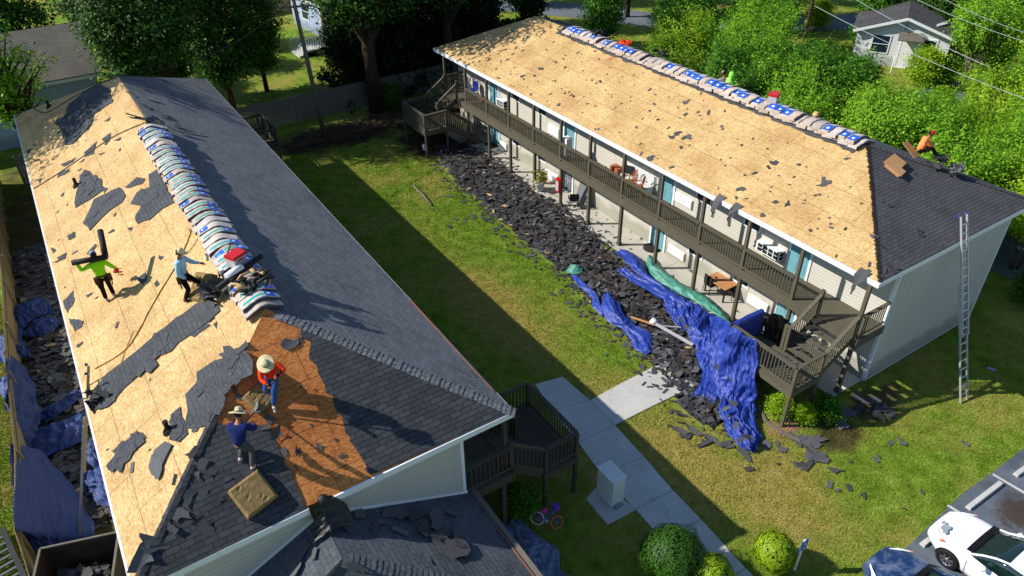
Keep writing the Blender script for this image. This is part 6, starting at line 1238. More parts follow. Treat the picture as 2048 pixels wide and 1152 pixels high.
P = J['haR']+fG*.06-UP3*.05; T = thing('nail_gun', 'red nail gun with a coiled hose in the hand of the man in lime', 'nail gun', P); mb = MB(); mb.bar(P-fG*.05, P+fG*.18-UP3*.04, .08, .11); mb.bar(P+fG*.14, P+fG*.14-UP3*.2, .05, .06); mb.tube([P+fG*.1-UP3*.12, P+fG*.1-UP3*.18], .085, 12); mb.build('body', M['red_box'], T)
mb = MB(); pts = [P+Vector((.08+.07*cos(k*.7), .07*sin(k*.7)+.0, -.06-.012*k+.0)) for k in range(22)]; mb.tube(pts, .013, 5); mb.build('hose', M['cap_red'], T)
# man in light blue, in profile, walking towards the ridge bundles
fB = Vector((.88, -.47, 0)).normalized(); b = on(AW, 380, 603)
J = stand(b, fB, AW, .12, .42, .07, {'elL': (.2, .04, -.2), 'haL': (.46, .0, -.24), 'elR': (-.05, -.08, -.27), 'haR': (.16, -.1, -.44)})
J['anR'], J['anL'] = proj_to(AW, on(AW, 372, 606))+UP3*.09, proj_to(AW, on(AW, 394, 590))+UP3*.09
J['pelvis'] = (J['anR']*.6+J['anL']*.4); J['pelvis'].z = J['anR'].z+.86
J2 = stand(b, fB, AW, .12, .42, .07); off = J['pelvis']-J2['pelvis']
for k in list(J):
    if k[:2] not in ('an',) and k != 'pelvis' and k[:2] != 'kn': J[k] = J[k]+off
for s in 'LR': m = J['hip'+s].lerp(J['an'+s], .5); J['kn'+s] = m+fB*sqrt(max(.0004, .43**2-(m-J['hip'+s]).length_squared))
person('person in a light blue long sleeved shirt walking beside the ridge bundles', J, fB, 'sky_shirt', 'pants_black', 'boot', 'flap', 'straw', gloves='pants_black', belt=True)
# kneeling man in orange with a shovel
fR = Vector((-.18, -1, 0)).normalized(); lR = UP3.cross(fR)
an = on(AH, 549, 819)+UP3*.09; kn = on(AH, 533, 792)+UP3*.08
pel = on(AH, 549, 778)+UP3*.46
# screen left of him is his right side
J = dict(pelvis=pel, hipL=pel+lR*.1-UP3*.04, hipR=pel-lR*.1-UP3*.04)
J['anL'] = an; m = J['hipL'].lerp(an, .5); J['knL'] = m+(UP3*.75+fR*.65)*sqrt(max(.001, .43**2-(m-J['hipL']).length_squared))
J['knR'] = J['hipR']+(kn-J['hipR']).normalized()*.44; J['anR'] = J['knR']-fR*.36+UP3*.1
J['chest'] = pel+UP3*.38+fR*.17; J['neck'] = J['chest']+UP3*.14+fR*.09; J['head'] = J['neck']+UP3*.12+fR*.08-lR*.03
J['shL'] = J['chest']+lR*.19+UP3*.04; J['shR'] = J['chest']-lR*.19+UP3*.04
J['elL'] = J['shL']+lR*.16-UP3*.12+fR*.16; J['haL'] = J['elL']-lR*.16+fR*.12+UP3*.02; J['elR'] = J['shR']-lR*.04-UP3*.22+fR*.14; J['haR'] = J['elR']+lR*.12+fR*.2-UP3*.05
bl = on(AH, 506, 824)+UP3*.03
person('person in an orange shirt and straw hat kneeling on one knee with a shovel', J, fR, 'coral', 'jeans', 'shoe', 'brim', 'straw', gloves='pants_black', look=fR*.8-UP3*.5)
top = J['haL']+(J['haL']-bl).normalized()*.12; dd = (bl-top).normalized(); J['haR']
shovel(top, bl, 'long handled flat shovel held by the kneeling man in orange', (.26, .26))
# standing man in navy, seen from behind
fN = Vector((.6, .8, 0)).normalized(); b = on(AH, 494, 933)
J = stand(b, fN, AH, .34, .1, .15, hgt=.9, arms= {'elL': (.12, .12, -.24), 'haL': (.34, -.02, -.36), 'elR': (.16, -.12, -.22), 'haR': (.4, .04, -.3)})
person('person in a navy hooded shirt and straw hat standing with his back turned', J, fN, 'navy', 'pants_grey', 'shoe', 'brim', 'straw', gloves='pants_black', look=fN-UP3*.4)
tp = (J['haL']+J['haR'])/2; shovel(tp+(tp-(tp+fN*.7-UP3*1.0)).normalized()*.2, proj_to(AH, tp+fN*.75)+UP3*.05, 'short shovel in the hands of the man in navy')
# crew behind the right ridge
def behind(px, py, x, f, lab, shirt, hat, hatm, crouch, hood=None):
    hd = onp(px, py, (x, 0, 0), (1, 0, 0)); gz = proj_to(BEp, hd).z; h = hd.z-gz; b = Vector((hd.x, hd.y, gz)); J = stand(b, f, BEp, .15, .2, .12, {'elL': (.2, .06, -.2), 'haL': (.42, -.04, -.15), 'elR': (.2, -.06, -.2), 'haR': (.42, .04, -.15)})
    dz = hd-J['head']; up = {k: v+dz for k, v in J.items() if k[:2] not in ('an', 'kn')}; J.update(up)
    for s in 'LR': m = J['hip'+s].lerp(J['an'+s], .5); J['kn'+s] = m+Vector(f).normalized()*sqrt(max(.0004, .43**2-(m-J['hip'+s]).length_squared))
    T = person(lab, J, f, shirt, 'pants_grey', 'boot', hat, hatm)
    if hood:
        m3 = MB(); m3.lathe(J['head']-Vector(f).normalized()*.02, [(.1, -.16), (.12, -.08), (.125, .02), (.11, .1), (.06, .15), (0, .16)], 16); m3.build('hood', M[hood], T)
behind(1464, 150, 6.15, (.7, -.5, 0), 'person in a neon green hood standing behind the right ridge', 'neon', None, None, 0, 'neon')
behind(1447, 147, 6.5, (.2, .6, 0), 'person in beige bending behind the right ridge beside the neon green hood', 'beige', 'cap', 'beige', 0)
fC = Vector((.75, -.66, 0)).normalized(); lC = UP3.cross(fC); seat = on(BH, 1836, 309)+Vector((.1, .05, .14)); pel = seat
J = dict(pelvis=pel, hipL=pel+lC*.1, hipR=pel-lC*.1)
for s, k in (('L', 1), ('R', -1)):
    J['kn'+s] = pel+fC*.4+lC*k*.14+UP3*.16; q = pel+fC*.78+lC*k*.16; J['an'+s] = Vector((q.x, q.y, max(proj_to(BH, q).z, 0)+.08)) if q.x < BX1 else q
J['chest'] = pel+UP3*.42+fC*.12; J['neck'] = J['chest']+UP3*.16+fC*.06; J['head'] = J['neck']+UP3*.14+fC*.06
J['shL'] = J['chest']+lC*.18+UP3*.05; J['shR'] = J['chest']-lC*.18+UP3*.05
for s, k in (('L', 1), ('R', -1)): J['el'+s] = J['sh'+s]-UP3*.2+fC*.14; J['ha'+s] = J['el'+s]+fC*.22+UP3*.04-lC*k*.08
person('person in a red cap and pale orange shirt sitting on the right roof corner', J, fC, 'pale_orange', 'pants_black', 'boot', 'cap', 'cap_red', gloves='neon', look=fC-UP3*.25)
for x, y, s, lab in [(1873, 326, .55, 'black bundle of felt beside the legs of the man in the red cap'), (1912, 338, .5, 'low black heap of shingles farther down the right hip edge')]:
    P = on(BH, x, y+4); mb = MB(); R = random.Random(x)
    for k in range(14): piece_into(mb, R, P+Vector((R.uniform(-s, s)*.8, R.uniform(-.25, .25), R.uniform(.02, .3))), basis((R.uniform(-1, 1), R.uniform(-1, 1), 1), R.uniform(0, 6)), R.uniform(.3, .7), R.randint(0, 1), .4)
    mb.build('shingle_heap', M['scrap'], label=lab, cat='shingle heap', group='heaps on the right hip')
# torn pieces caught on the landing and the treads of the near stairs
R = random.Random(91)
for k in range(26):
    if k < 12: P = Vector((R.uniform(-2.6, -1.7), R.uniform(.5, 1.7), 1.78))
    else: t = R.random(); P = Vector((-1.5+1.45*t, R.uniform(.45, 1.6), 1.8+1.0*t))
    scrap_at(P, UP3, R.uniform(.3, .6), R, 'black shingle piece lying on the near wooden stairs', 'pieces on the near stairs', .25, lift=.03)
for x, y in [(845, 590), (875, 640), (835, 690), (905, 740), (820, 560), (880, 900), (895, 940), (915, 870), (960, 1050), (985, 1040), (930, 985), (700, 480), (690, 500), (720, 505), (660, 450)]:
    P = K(x, y, .75 if y < 800 and x > 800 else .5); scrap_at(P, UP3, R.uniform(.35, .65), R, 'black shingle piece lying on the folds of the large blue tarp', 'pieces on the blue tarp', .3, lift=.05)
# ---------------------------------------------------------------- cars
def car_paint(key, hexc, rough=.25, metal=0., dust=0.):
    t = NT(key, rough, .5); t.b.inputs['Metallic'].default_value = metal; t.b.inputs['Coat Weight'].default_value = .6; t.b.inputs['Coat Roughness'].default_value = .08; g = t.n('TexCoord').outputs['Object']
    a = rgb(hexc); c = t.mix(t.ramp(t.noise(g, 2.2, 5, .7), [(.45, 0.), (.7, dust)]), a, rgb('a9b4c4')); t.col(c); M[key] = t.mat
car_paint('paint_white', 'eceeee', .3); car_paint('paint_blue', '1b3a68', .3, .3, .5)
plain('car_glass', '10221f', .04, .8, .1, Coat_Weight=1.); plain('lamp_glass', 'cfd6da', .08, .6, .1); plain('lamp_amber', 'd9602a', .3, .5, .1); plain('rim', 'aab0b6', .3, .5, .1, Metallic=.8); plain('patch_grey', '8c969e', .6)
def car(O, lab, paint, W, L, Hh, hood, dark, kind):
    """nose at y=0 pointing to +y, body runs to -y"""
    O = Vector(O); T = thing('parked_car', lab, 'car', O, 'cars parked nose to the lawn'); w2 = W/2
    def sec(s):       # station s from the nose: half width, hood/deck height, sill height, belt height
        nose = min(1, s/.75); hw = w2*(.62+.38*sin(nose*pi/2)); z = .62+(hood-.62)*min(1, s/1.0)**.7 if s < 1.25 else hood+.05*min(1, (s-1.25)/.4); return hw, z, .2+.08*max(0, 1-s/.4), min(z-.02, .66+.14*min(1, s/1.1))
    st = [0, .06, .16, .3, .5, .75, 1.0, 1.25, 1.5, 1.9, 2.4, 3.0, 3.5, 3.9, L-.35, L-.12, L]; rows = []
    for s in st:
        e = min(1, (L-s)/.4+.55) if s > L-.5 else 1; hw, z, sl, bt = sec(s); hw *= e; z = z-(1-e)*.3
        rows.append([O+Vector(v) for v in ((-hw*.9, -s, sl), (-hw, -s, sl+.15), (-hw*1.0, -s, bt-.12), (-hw*.975, -s, bt), (-hw*.86, -s, z-.015), (-hw*.5, -s, z+.035), (0, -s, z+.05), (hw*.5, -s, z+.035), (hw*.86, -s, z-.015), (hw*.975, -s, bt), (hw, -s, bt-.12), (hw, -s, sl+.15), (hw*.9, -s, sl))])
    # wheel arches: pull the lower side up around the axles
    ax = (.86, .86+2.6)
    mb = MB(); mb.grid(rows, 0, True); mb.add(rows[0], [list(range(13))]); mb.add(rows[-1], [list(range(12, -1, -1))])
    me = mb.build('body', [M[paint], M['rubber']], T); 
    me.modifiers.new('s', 'SUBSURF').render_levels = 2
    # greenhouse
    a, b, c_, d_ = 1.35, 2.15, 3.3, 4.05; zb = hood+.03
    def gr(s, hw, z): return [O+Vector(v) for v in ((-hw-.0, -s, zb-.04), (-hw*.97, -s, zb+(z-zb)*.5), (-hw*.86, -s, z-.03), (-hw*.45, -s, z+.02), (0, -s, z+.035), (hw*.45, -s, z+.02), (hw*.86, -s, z-.03), (hw*.97, -s, zb+(z-zb)*.5), (hw, -s, zb-.04))]
    rf = [gr(a-.1, w2*.84, zb-.02), gr(a+.2, w2*.86, zb+(Hh-zb)*.34), gr((a+b)/2+.1, w2*.86, zb+(Hh-zb)*.72), gr(b, w2*.86, Hh-.02), gr((b+c_)/2, w2*.87, Hh), gr(c_, w2*.86, Hh-.04), gr(d_, w2*.8, zb+.1)]
    gl = MB(); gl.grid(rf, 0, True); gl.build('window_glass', M['car_glass'], T).modifiers.new('s', 'SUBSURF').render_levels = 1
    rp = MB(); up = UP3*.02; rp.grid([[rf[i][j]+up for j in (2, 3, 4, 5, 6)] for i in (3, 4, 5)], 0, True); rp.build('roof', M[paint], T)
    for sgn in (0, 8):
        pil = MB()
        j = 2 if sgn == 0 else 6; k0 = 0 if sgn == 0 else 8
        pil.tube([rf[0][k0]+up, rf[1][j]+up, rf[2][j]+up, rf[3][j]+up], .035, 6); pil.tube([rf[3][j]+up, rf[4][j]+up, rf[5][j]+up, rf[6][j]], .04, 6); m_ = 1 if sgn == 0 else 7; pil.tube([rf[4][k0], rf[4][m_], rf[4][j]+up], .03, 6)
        pil.build('pillar', M[paint], T)
    cw = MB(); cw.grid([[rf[0][j]+Vector((0, .14, .035)) for j in range(1, 8)], [rf[0][j]+Vector((0, -.04, .065)) for j in range(1, 8)]], 0, True); cw.build('cowl', M['black'], T)
    for sgn in (-1, 1):
        wp = MB(); q = O+Vector((sgn*.28, -a+.02, zb+.07)); wp.tube([q, q+Vector((sgn*.1+.2, -.32, .16))], .012, 5); wp.build('wiper', M['black'], T)
        m = MB(); q = O+Vector((sgn*(w2+.08), -1.75, zb+.06)); m.lathe(q, [(0, -.1), (.07, -.07), (.085, 0), (.07, .07), (0, .1)], 10, sy=.9, axis=(1, 0, 0)); m.build('side_mirror', M[paint], T)
        hl = MB(); hw, z, sl, bt = sec(.28)
        pts = [(.14, .66, .03), (.3, .80, .06), (.62, .93, .05), (.5, .965, -.03), (.22, .86, -.08)]
        q = []
        for s, fx, dz in pts: h2, z2, s2, b2 = sec(s); q.append(O+Vector((sgn*h2*fx*1.02, -s+.0, b2+dz+.02)))
        hl.poly(q, Vector((sgn*.5, .7, .8)), .02); ho = hl.build('headlight', M['lamp_glass'], T)
        am = MB(); am.poly([q[2].lerp(q[1], .25), q[2], q[3], q[3].lerp(q[4], .3)], Vector((sgn*.5, .6, .8)), .026); am.build('indicator', M['lamp_amber'], ho)
        for yy in ax:
            wx = O+Vector((sgn*(w2-.09), -yy, .33)); tr = MB(); tr.lathe(wx, [(.2, -.1), (.3, -.105), (.335, -.08), (.34, 0), (.335, .08), (.3, .105), (.2, .1)], 28, axis=(sgn, 0, 0)); to = tr.build('tyre', M['rubber'], T)
            rm = MB(); rm.lathe(wx, [(.215, .05), (.22, .1), (.2, .085), (.19, .03)], 24, axis=(sgn, 0, 0)); rm.lathe(wx, [(0, .09), (.05, .09), (.055, .06)], 12, axis=(sgn, 0, 0))
            for k in range(7):
                a1 = 2*pi*k/7
                for da in (-.12, .12): rm.bar(wx+Vector((sgn*.08, .04*cos(a1), .04*sin(a1))), wx+Vector((sgn*.085, .205*cos(a1+da), .205*sin(a1+da))), .022, .02, (1, 0, 0))
            rm.build('rim', M['rim'], to); dk = MB(); dk.lathe(wx, [(0, .02), (.2, .02)], 20, axis=(sgn, 0, 0)); dk.build('brake_disc', M['black'], to)
            ar = MB(); N = 14; ww = w2*(1.0 if yy > 1 else .985)
            for k in range(N):
                t0, t1 = -.15+pi*1.1*k/N, -.15+pi*1.1*(k+1)/N
                for (r0, r1, mt, xo) in ((.0, .375, 1, .012),): ar.add([O+Vector((sgn*(ww+xo), -yy+r1*cos(t), .33+r1*sin(t))) for t in (t0, t1)]+[O+Vector((sgn*(ww+xo), -yy, .33))], [(0, 1, 2)], 0)
            ar.build('wheel_arch', M['black'], T)
            tr2 = None; to.location = (sgn*.03, 0, 0)
    gm = MB(); gm.box(tuple(O+Vector((-.35, .01, .3))), tuple(O+Vector((.35, .035, .46)))); gm.build('grille', M['black'], T)
    for sgn in (-1, 1):
        dl = MB(); hh, z, s2, b2 = sec(1.95); dl.bar(O+Vector((sgn*(w2+.004), -1.35, .3)), O+Vector((sgn*(w2+.004), -1.3, .8)), .008, .012, (1, 0, 0)); dl.bar(O+Vector((sgn*(w2+.004), -2.45, .3)), O+Vector((sgn*(w2+.004), -2.5, .8)), .008, .012, (1, 0, 0)); dl.build('door_gap', M['black'], T)
    return T
CW = car((-2.72, -5.45, 0), 'white hatchback with grey scuffs on its nose parked beside the oil stain', 'paint_white', 1.82, 4.3, 1.5, .93, False, 0)
mb = MB(); R = random.Random(4)
for x, y, s in ((-.42, -.34, .2), (-.6, -.42, .12), (-.3, -.2, .1)):
    pts = [(x+s*cos(k)*R.uniform(.6, 1.1), y+s*.6*sin(k)*R.uniform(.6, 1.1)) for k in [i*.7 for i in range(9)]]
    mb.poly([Vector((-2.72+a, -5.45+b, .845+.13*(-b))) for a, b in pts], UP3, .004)
mb.build('scuff', M['patch_grey'], CW)
CB = car((-5.5, -5.12, 0), 'dark blue sedan with dusty paint parked at the bottom edge', 'paint_blue', 1.78, 4.5, 1.42, .86, True, 1)
# ---------------------------------------------------------------- trees, bushes, grass
import numpy as np
def leaf_mesh(name, C, N, size, seed, mat, asp=.5, flat=.35):
    """C (n,3) leaf centres, N (n,3) preferred normals"""
    rg = np.random.default_rng(seed); n = len(C); nn = N+rg.normal(0, flat+.35, (n, 3)); nn /= np.linalg.norm(nn, axis=1)[:, None]+1e-9
    a = np.cross(nn, rg.normal(0, 1, (n, 3))); a /= np.linalg.norm(a, axis=1)[:, None]+1e-9; b = np.cross(nn, a); s = (size*rg.uniform(.6, 1.35, n))[:, None]
    V = np.stack([C-a*s, C-b*s*asp+nn*s*.15, C+a*s, C+b*s*asp+nn*s*.15], 1).reshape(-1, 3)
    me = bpy.data.meshes.new(name); me.vertices.add(4*n); me.vertices.foreach_set('co', V.astype(np.float32).ravel()); me.loops.add(4*n); me.loops.foreach_set('vertex_index', np.arange(4*n, dtype=np.int32)); me.polygons.add(n)
    me.polygons.foreach_set('loop_start', np.arange(0, 4*n, 4, dtype=np.int32)); me.polygons.foreach_set('loop_total', np.full(n, 4, dtype=np.int32)); me.materials.append(M[mat]); me.update(); me.validate(); return me
plain('bark', '41362b', .95, .1, .3, 8, .6); plain('bark_grey', '6f665a', .95, .1, .3, 8, .6)
def make_tree(kind, seed, h, r, nl, size, mat, bark='bark', name='tree', trunk=.16, z0=.25, per=70, cl=.5, stems=1, droop=0., lean=(0, 0)):
    R = random.Random(seed); rg = np.random.default_rng(seed); T = thing(name, None, None); tb = MB(); tips = []
    nt = max(6, nl//per)
    for k in range(nt):
        if kind == 'cone': u = R.random()**.75; z = h*(z0+(1-z0)*(1-u)); rad = r*u*(.55+.45*abs(sin(seed+z*2.1)))*R.uniform(.5, 1.05)
        elif kind == 'vase': t = R.uniform(.15, 1); z = h*(z0+(1-z0)*(t**.7)); rad = r*(.35+.75*t*(1.3-t)*2)*sqrt(R.uniform(.15, 1))*.95
        else: t = R.uniform(-1, 1); z = h*(z0+(1-z0)*(t+1)/2); rad = r*sqrt(max(.03, 1-t*t))*sqrt(R.uniform(.25, 1))*(.8+.35*noise.noise(Vector((t*2, k*.1, seed))))
        a = R.uniform(0, 2*pi); lump = .8+.5*noise.noise(Vector((cos(a)*1.3, sin(a)*1.3, z*.5+seed))); tips.append(Vector((rad*lump*cos(a)+lean[0]*z/h, rad*lump*sin(a)+lean[1]*z/h, z-droop*rad)))
    for s in range(stems):
        a = 2*pi*s/stems+R.random(); bz = Vector((.15*cos(a), .15*sin(a), 0)) if stems > 1 else Vector(); top = Vector((lean[0], lean[1], h*.92)) if stems == 1 else Vector((r*.45*cos(a), r*.45*sin(a), h*.8)); mid = bz.lerp(top, .45)+Vector((R.uniform(-.15, .15), R.uniform(-.15, .15), 0))*h*.05
        tr = trunk/(1 if stems == 1 else 1.8); tb.tube([bz, bz.lerp(mid, .5), mid, top], [tr*1.25, tr, tr*.75, tr*.2], 8)
        my = [t for i, t in enumerate(tips) if i % stems == s]
        for t in my[::(2 if kind != 'sparse' else 1)]:
            f = min(.95, max(.12, (t.z/h)*.72-.04)); b0 = bz.lerp(mid, f/.45) if f < .45 else mid.lerp(top, (f-.45)/.55); m = b0.lerp(t, .5)+Vector((R.uniform(-.2, .2), R.uniform(-.2, .2), R.uniform(0, .3)))
            tb.tube([b0, m, t], [tr*.32, tr*.2, tr*.06], 5, cap=False)
    to = tb.build('trunk', M[bark], T)
    P = np.array([list(t) for t in tips]); idx = rg.integers(0, len(P), nl); dr = P-np.array([lean[0]*.5, lean[1]*.5, h*.3]); dr /= np.linalg.norm(dr, axis=1)[:, None]; dr[:, 2] += .25; C = P[idx]+(dr[idx]*rg.normal(0, cl*1.25, (nl, 1)) if kind == 'vase' else 0)+rg.normal(0, cl*(.55 if kind == 'vase' else 1), (nl, 3))*np.array([1, 1, .62]); ctr = np.array([lean[0]*.6, lean[1]*.6, h*.5]); N = (C-ctr); N /= np.linalg.norm(N, axis=1)[:, None]+1e-6; N[:, 2] += .7
    C = C[C[:, 2] > .15]; N = N[:len(C)]
    me = leaf_mesh('crown', C, N, size, seed, mat); o = bpy.data.objects.new('crown', me); COL.objects.link(o); o.parent = T; return T
PROTO = {}
def plant_tree(key, x, y, rz, sc, label, group, cat='tree', sz=1.):
    p, used = PROTO[key]
    if not used: p.location = (x, y, 0); p.rotation_euler = (0, 0, rz); p.scale = (sc, sc, sc*sz); o = p; PROTO[key] = (p, True)
    else: o = dup(p, (x, y, 0), (0, 0, rz), scale=(sc, sc, sc*sz))
    return tag(o, label, cat, group)
PROTO['m1'] = (make_tree('vase', 1, 5.6, 3.0, 13500, .085, 'leaf_bright', 'bark_grey', 'myrtle_tree', .12, .3, 45, .3, 5), False)
PROTO['m2'] = (make_tree('vase', 2, 5.2, 2.9, 13000, .085, 'leaf_lime', 'bark_grey', 'myrtle_tree', .12, .28, 45, .3, 5), False)
PROTO['m3'] = (make_tree('vase', 3, 5.4, 2.9, 10500, .1, 'leaf_mid', 'bark_grey', 'myrtle_tree', .12, .25, 55, .33, 5), False)
PROTO['o1'] = (make_tree('ball', 4, 11, 3.6, 15000, .15, 'leaf_oak', 'bark', 'broadleaf_tree', .22, .22, 80, .45), False)
PROTO['o2'] = (make_tree('ball', 5, 10, 3.2, 14000, .15, 'leaf_mid', 'bark', 'broadleaf_tree', .2, .25, 80, .5), False)
PROTO['c1'] = (make_tree('cone', 6, 12, 3.6, 17000, .15, 'leaf_dark', 'bark', 'evergreen_tree', .24, .06, 60, .34, droop=.25), False)
PROTO['c2'] = (make_tree('cone', 7, 10, 3.4, 15000, .15, 'leaf_dark', 'bark', 'evergreen_tree', .22, .08, 60, .34, droop=.2), False)
PROTO['s1'] = (make_tree('sparse', 8, 10.5, 4.4, 6500, .12, 'leaf_bright', 'bark', 'thin_tree', .34, .28, 40, .34, lean=(-2.6, .3)), False)
PROTO['d1'] = (make_tree('ball', 12, 16, 4.9, 24000, .12, 'leaf_oak', 'bark', 'tall_tree', .32, .38, 80, .6), False)
PROTO['b1'] = (make_tree('ball', 9, 2.2, 1.5, 6500, .085, 'leaf_mid', 'bark', 'shrub', .06, .12, 60, .26), False)
PROTO['b2'] = (make_tree('ball', 10, 2.0, 1.4, 6000, .08, 'leaf_lime', 'bark', 'shrub', .06, .1, 60, .26), False)
def ordinal(n):
    W = ['first', 'second', 'third', 'fourth', 'fifth', 'sixth', 'seventh', 'eighth', 'ninth', 'tenth', 'eleventh', 'twelfth', 'thirteenth', 'fourteenth', 'fifteenth', 'sixteenth', 'seventeenth', 'eighteenth', 'nineteenth', 'twentieth']
    if n < 20: return W[n]
    tens = {2: 'twenty', 3: 'thirty', 4: 'forty', 5: 'fifty', 6: 'sixty', 7: 'seventy', 8: 'eighty', 9: 'ninety'}; n += 1
    if n % 10 == 0: return {20: 'twentieth', 30: 'thirtieth', 40: 'fortieth', 50: 'fiftieth', 60: 'sixtieth', 70: 'seventieth', 80: 'eightieth', 90: 'ninetieth'}.get(n, str(n)+'th')
    return tens[n//10]+'-'+W[n % 10-1] if n < 100 else str(n)+'th'
RT_ = random.Random(17)
near = [(13.6, 24.5, .9), (14.0, 18.6, .95), (13.6, 13.8, .85), (14.4, 9.6, .95), (13.8, 5.2, .9), (14.3, 1.2, .85), (17.5, 21.5, 1.0), (17.6, 15.4, 1.), (18.2, 6.8, .85), (18.0, 2.6, .9), (18.4, -1.8, .95), (21.5, 20.6, .8), (21.8, 13.6, .6), (22.4, 4.5, .95), (22.0, .2, 1.0), (26.0, 9.4, .85), (26.5, 6.6, 1.0), (26.2, 1.6, 1.05), (30.8, 9.2, .9), (16.2, 11.6, .85), (20.2, 10.4, .7), (24.4, 8.0, .85), (20.6, 3.4, .9), (16.0, 3.2, .9), (16.2, 7.6, .9), (24.2, 2.8, .95), (28.4, 5.4, 1.), (15.8, 16.6, .9), (19.4, 17.2, .85), (15.9, 21.6, .9), (19.8, 23.4, .95), (33.0, 6.8, 1.0), (28.6, .2, 1.0), (24.5, -2.4, .95), (20.4, -1.0, .9), (30.8, 3.6, 1.1), (17.8, 27.0, 1.0), (22.6, 24.2, 1.0), (14.8, -3.0, .8), (34.6, 10.0, 1.1), (35.2, 15.2, 1.05), (35.4, 4.6, 1.2), (30.8, 30.5, .9), (26.4, 28.6, 1.05)]
near.sort()
hue = {'m1': 'bright green', 'm2': 'yellow green', 'm3': 'mid green'}
for i, (x, y, s) in enumerate(near):
    k = ['m1', 'm2', 'm1', 'm3', 'm2'][i % 5]; plant_tree(k, x+RT_.uniform(-.4, .4), y+RT_.uniform(-.4, .4), RT_.uniform(0, 6), s*1.04, '%s multi stemmed tree behind the right building, %s counting outward from its wall' % (hue[k], ordinal(i)), 'green trees behind the right building')
for i, (x, y, k, s, lab) in enumerate([(18.5, 37.5, 'o2', .72, 'leafy green tree beside the road behind the far ridge end'), (24.6, 36.0, 'o1', .68, 'leafy tree right of the road, standing before the bare patch'), (33.0, 40.0, 'o2', .9, 'tall green tree near the top edge above the middle of the ridge'), (39.0, 37.0, 'o1', .85, 'tree at the top edge left of the utility pole'), (42.2, 28.2, 'o1', .85, 'dense vine covered tree left of and behind the white house'), (44.5, 23.0, 'o1', .9, 'dark leafy tree directly behind the white house roof'), (47.0, 37.5, 'o2', 1.0, 'tall tree at the top edge between the pole and the white house'), (41.2, 17.0, 'o2', .72, 'round green tree at the right end of the white house'), (44.5, 15.4, 'o1', .9, 'leafy tree right of the white house near the top right corner'), (40.5, 10.5, 'o2', .8, 'broad green tree at the right edge below the white house'), (53.0, 18.5, 'o1', 1.0, 'tall tree in the top right corner before the grey house'), (28.2, 45.5, 'o1', .9, 'dark tree at the top edge beyond the road'), (12.5, 52, 'o1', .9, 'tree beyond the road right of the dark evergreens'), (43.0, 4.0, 'o2', .9, 'leafy tree at the right edge beyond the side road'), (59.0, 30.0, 'o1', 1.2, 'farthest tall tree behind the white house'), (37.0, 46.5, 'o1', 1.05, 'tall tree beyond the top edge above the utility pole')]):
    plant_tree(k, x, y, i*1.3, s, lab, 'broadleaf trees')
for i, (x, y, k, s, lab) in enumerate([(17.2, 47.5, 'o2', .85, 'leafy tree by the road just right of the evergreen rows'), (22.5, 55.5, 'o1', .95, 'leafy tree across the road at the top edge, left one'), (30.5, 53.0, 'o2', 1.0, 'leafy tree across the road at the top edge, right one'), (35.0, 33.5, 'o2', .75, 'round leafy tree in front of the road left of the utility pole'), (22.0, 31.5, 'm3', 1.1, 'many stemmed tree beside the bare patch behind the ridge'), (HP_(W_*.85, 5.9, 0).x, HP_(W_*.85, 5.9, 0).y, 'o1', .7, 'vine covered tree leaning over the right roof slope of the white house'), (HP_(W_*.15, 6.0, 0).x, HP_(W_*.15, 6.0, 0).y, 'o2', .72, 'leafy tree leaning over the left roof slope of the white house'), (49.5, 21.0, 'o1', 1.1, 'tall leafy tree right behind the white house near the corner')]):
    plant_tree(k, x, y, i*1.1+.5, s, lab, 'broadleaf trees')
for i, (x, y, k, s, lab) in enumerate([(-16.8, 40.5, 'o1', .88, 'large leafy tree rising behind the far end of the left ridge'), (-10.8, 43.2, 'o1', .98, 'large dark leafy tree behind the grey fence left of the leaning pole'), (-7.6, 45.5, 'o2', .8, 'smaller leafy tree beside the garden left of the leaning pole'), (-13.4, 47.2, 'o1', .8, 'leafy tree in the garden farther behind the left building'), (-22.5, 56, 'o1', 1.05, 'tall tree behind the blue house roof'), (-16.5, 58.5, 'o1', 1.0, 'tree at the top edge beyond the left garden'), (-30, 58, 'o2', 1.1, 'tree at the top left corner behind the blue house'), (-8.5, 60, 'o1', .9, 'tree at the top edge before the old brown fence')]):
    plant_tree(k, x, y, 2+i*1.7, s, lab, 'broadleaf trees')
q1, q2 = onp(48, 205, (0, 41, 0), (0, 1, 0)), onp(2, 112, (0, 41, 0), (0, 1, 0)); q0 = q1+(q1-q2)*(q1.z/(q2.z-q1.z))
plant_tree('s1', q0.x, q0.y, 0., 1.0, 'thin leafed leaning tree with a thick trunk in the upper left corner', None)
cc = [(-2.2, 40.6, 'c1', 1.0, 'dark evergreen tree nearest the leaning pole'), (1.4, 40.0, 'c2', 1.05, 'dark evergreen tree beside the far corner of the right building'), (4.8, 40.6, 'c1', .95, 'dark evergreen tree behind the far stairs of the right building'), (8.6, 41.2, 'c2', 1.1, 'dark evergreen tree at the right end of the evergreen row'), (-.6, 44.5, 'c1', 1.0, 'dark evergreen tree in the second row behind the leaning pole'), (3.6, 44.8, 'c1', 1.1, 'dark evergreen tree in the middle of the second row'), (7.6, 46.2, 'c1', 1.1, 'dark evergreen tree at the right of the second row'), (11.4, 46.0, 'c2', 1.1, 'dark evergreen tree at the far right of the second row by the road'), (11.0, 51.5, 'c1', 1.1, 'dark evergreen tree at the top edge before the road'), (5.8, 50.8, 'c1', 1.1, 'dark evergreen tree at the top edge behind the evergreen rows'), (12.0, 38.2, 'c2', .8, 'short dark evergreen tree nearest the far roof corner')]
for i, (x, y, k, s, lab) in enumerate(cc): plant_tree(k, x, y, i*2.1, s, lab, 'dark evergreen trees')
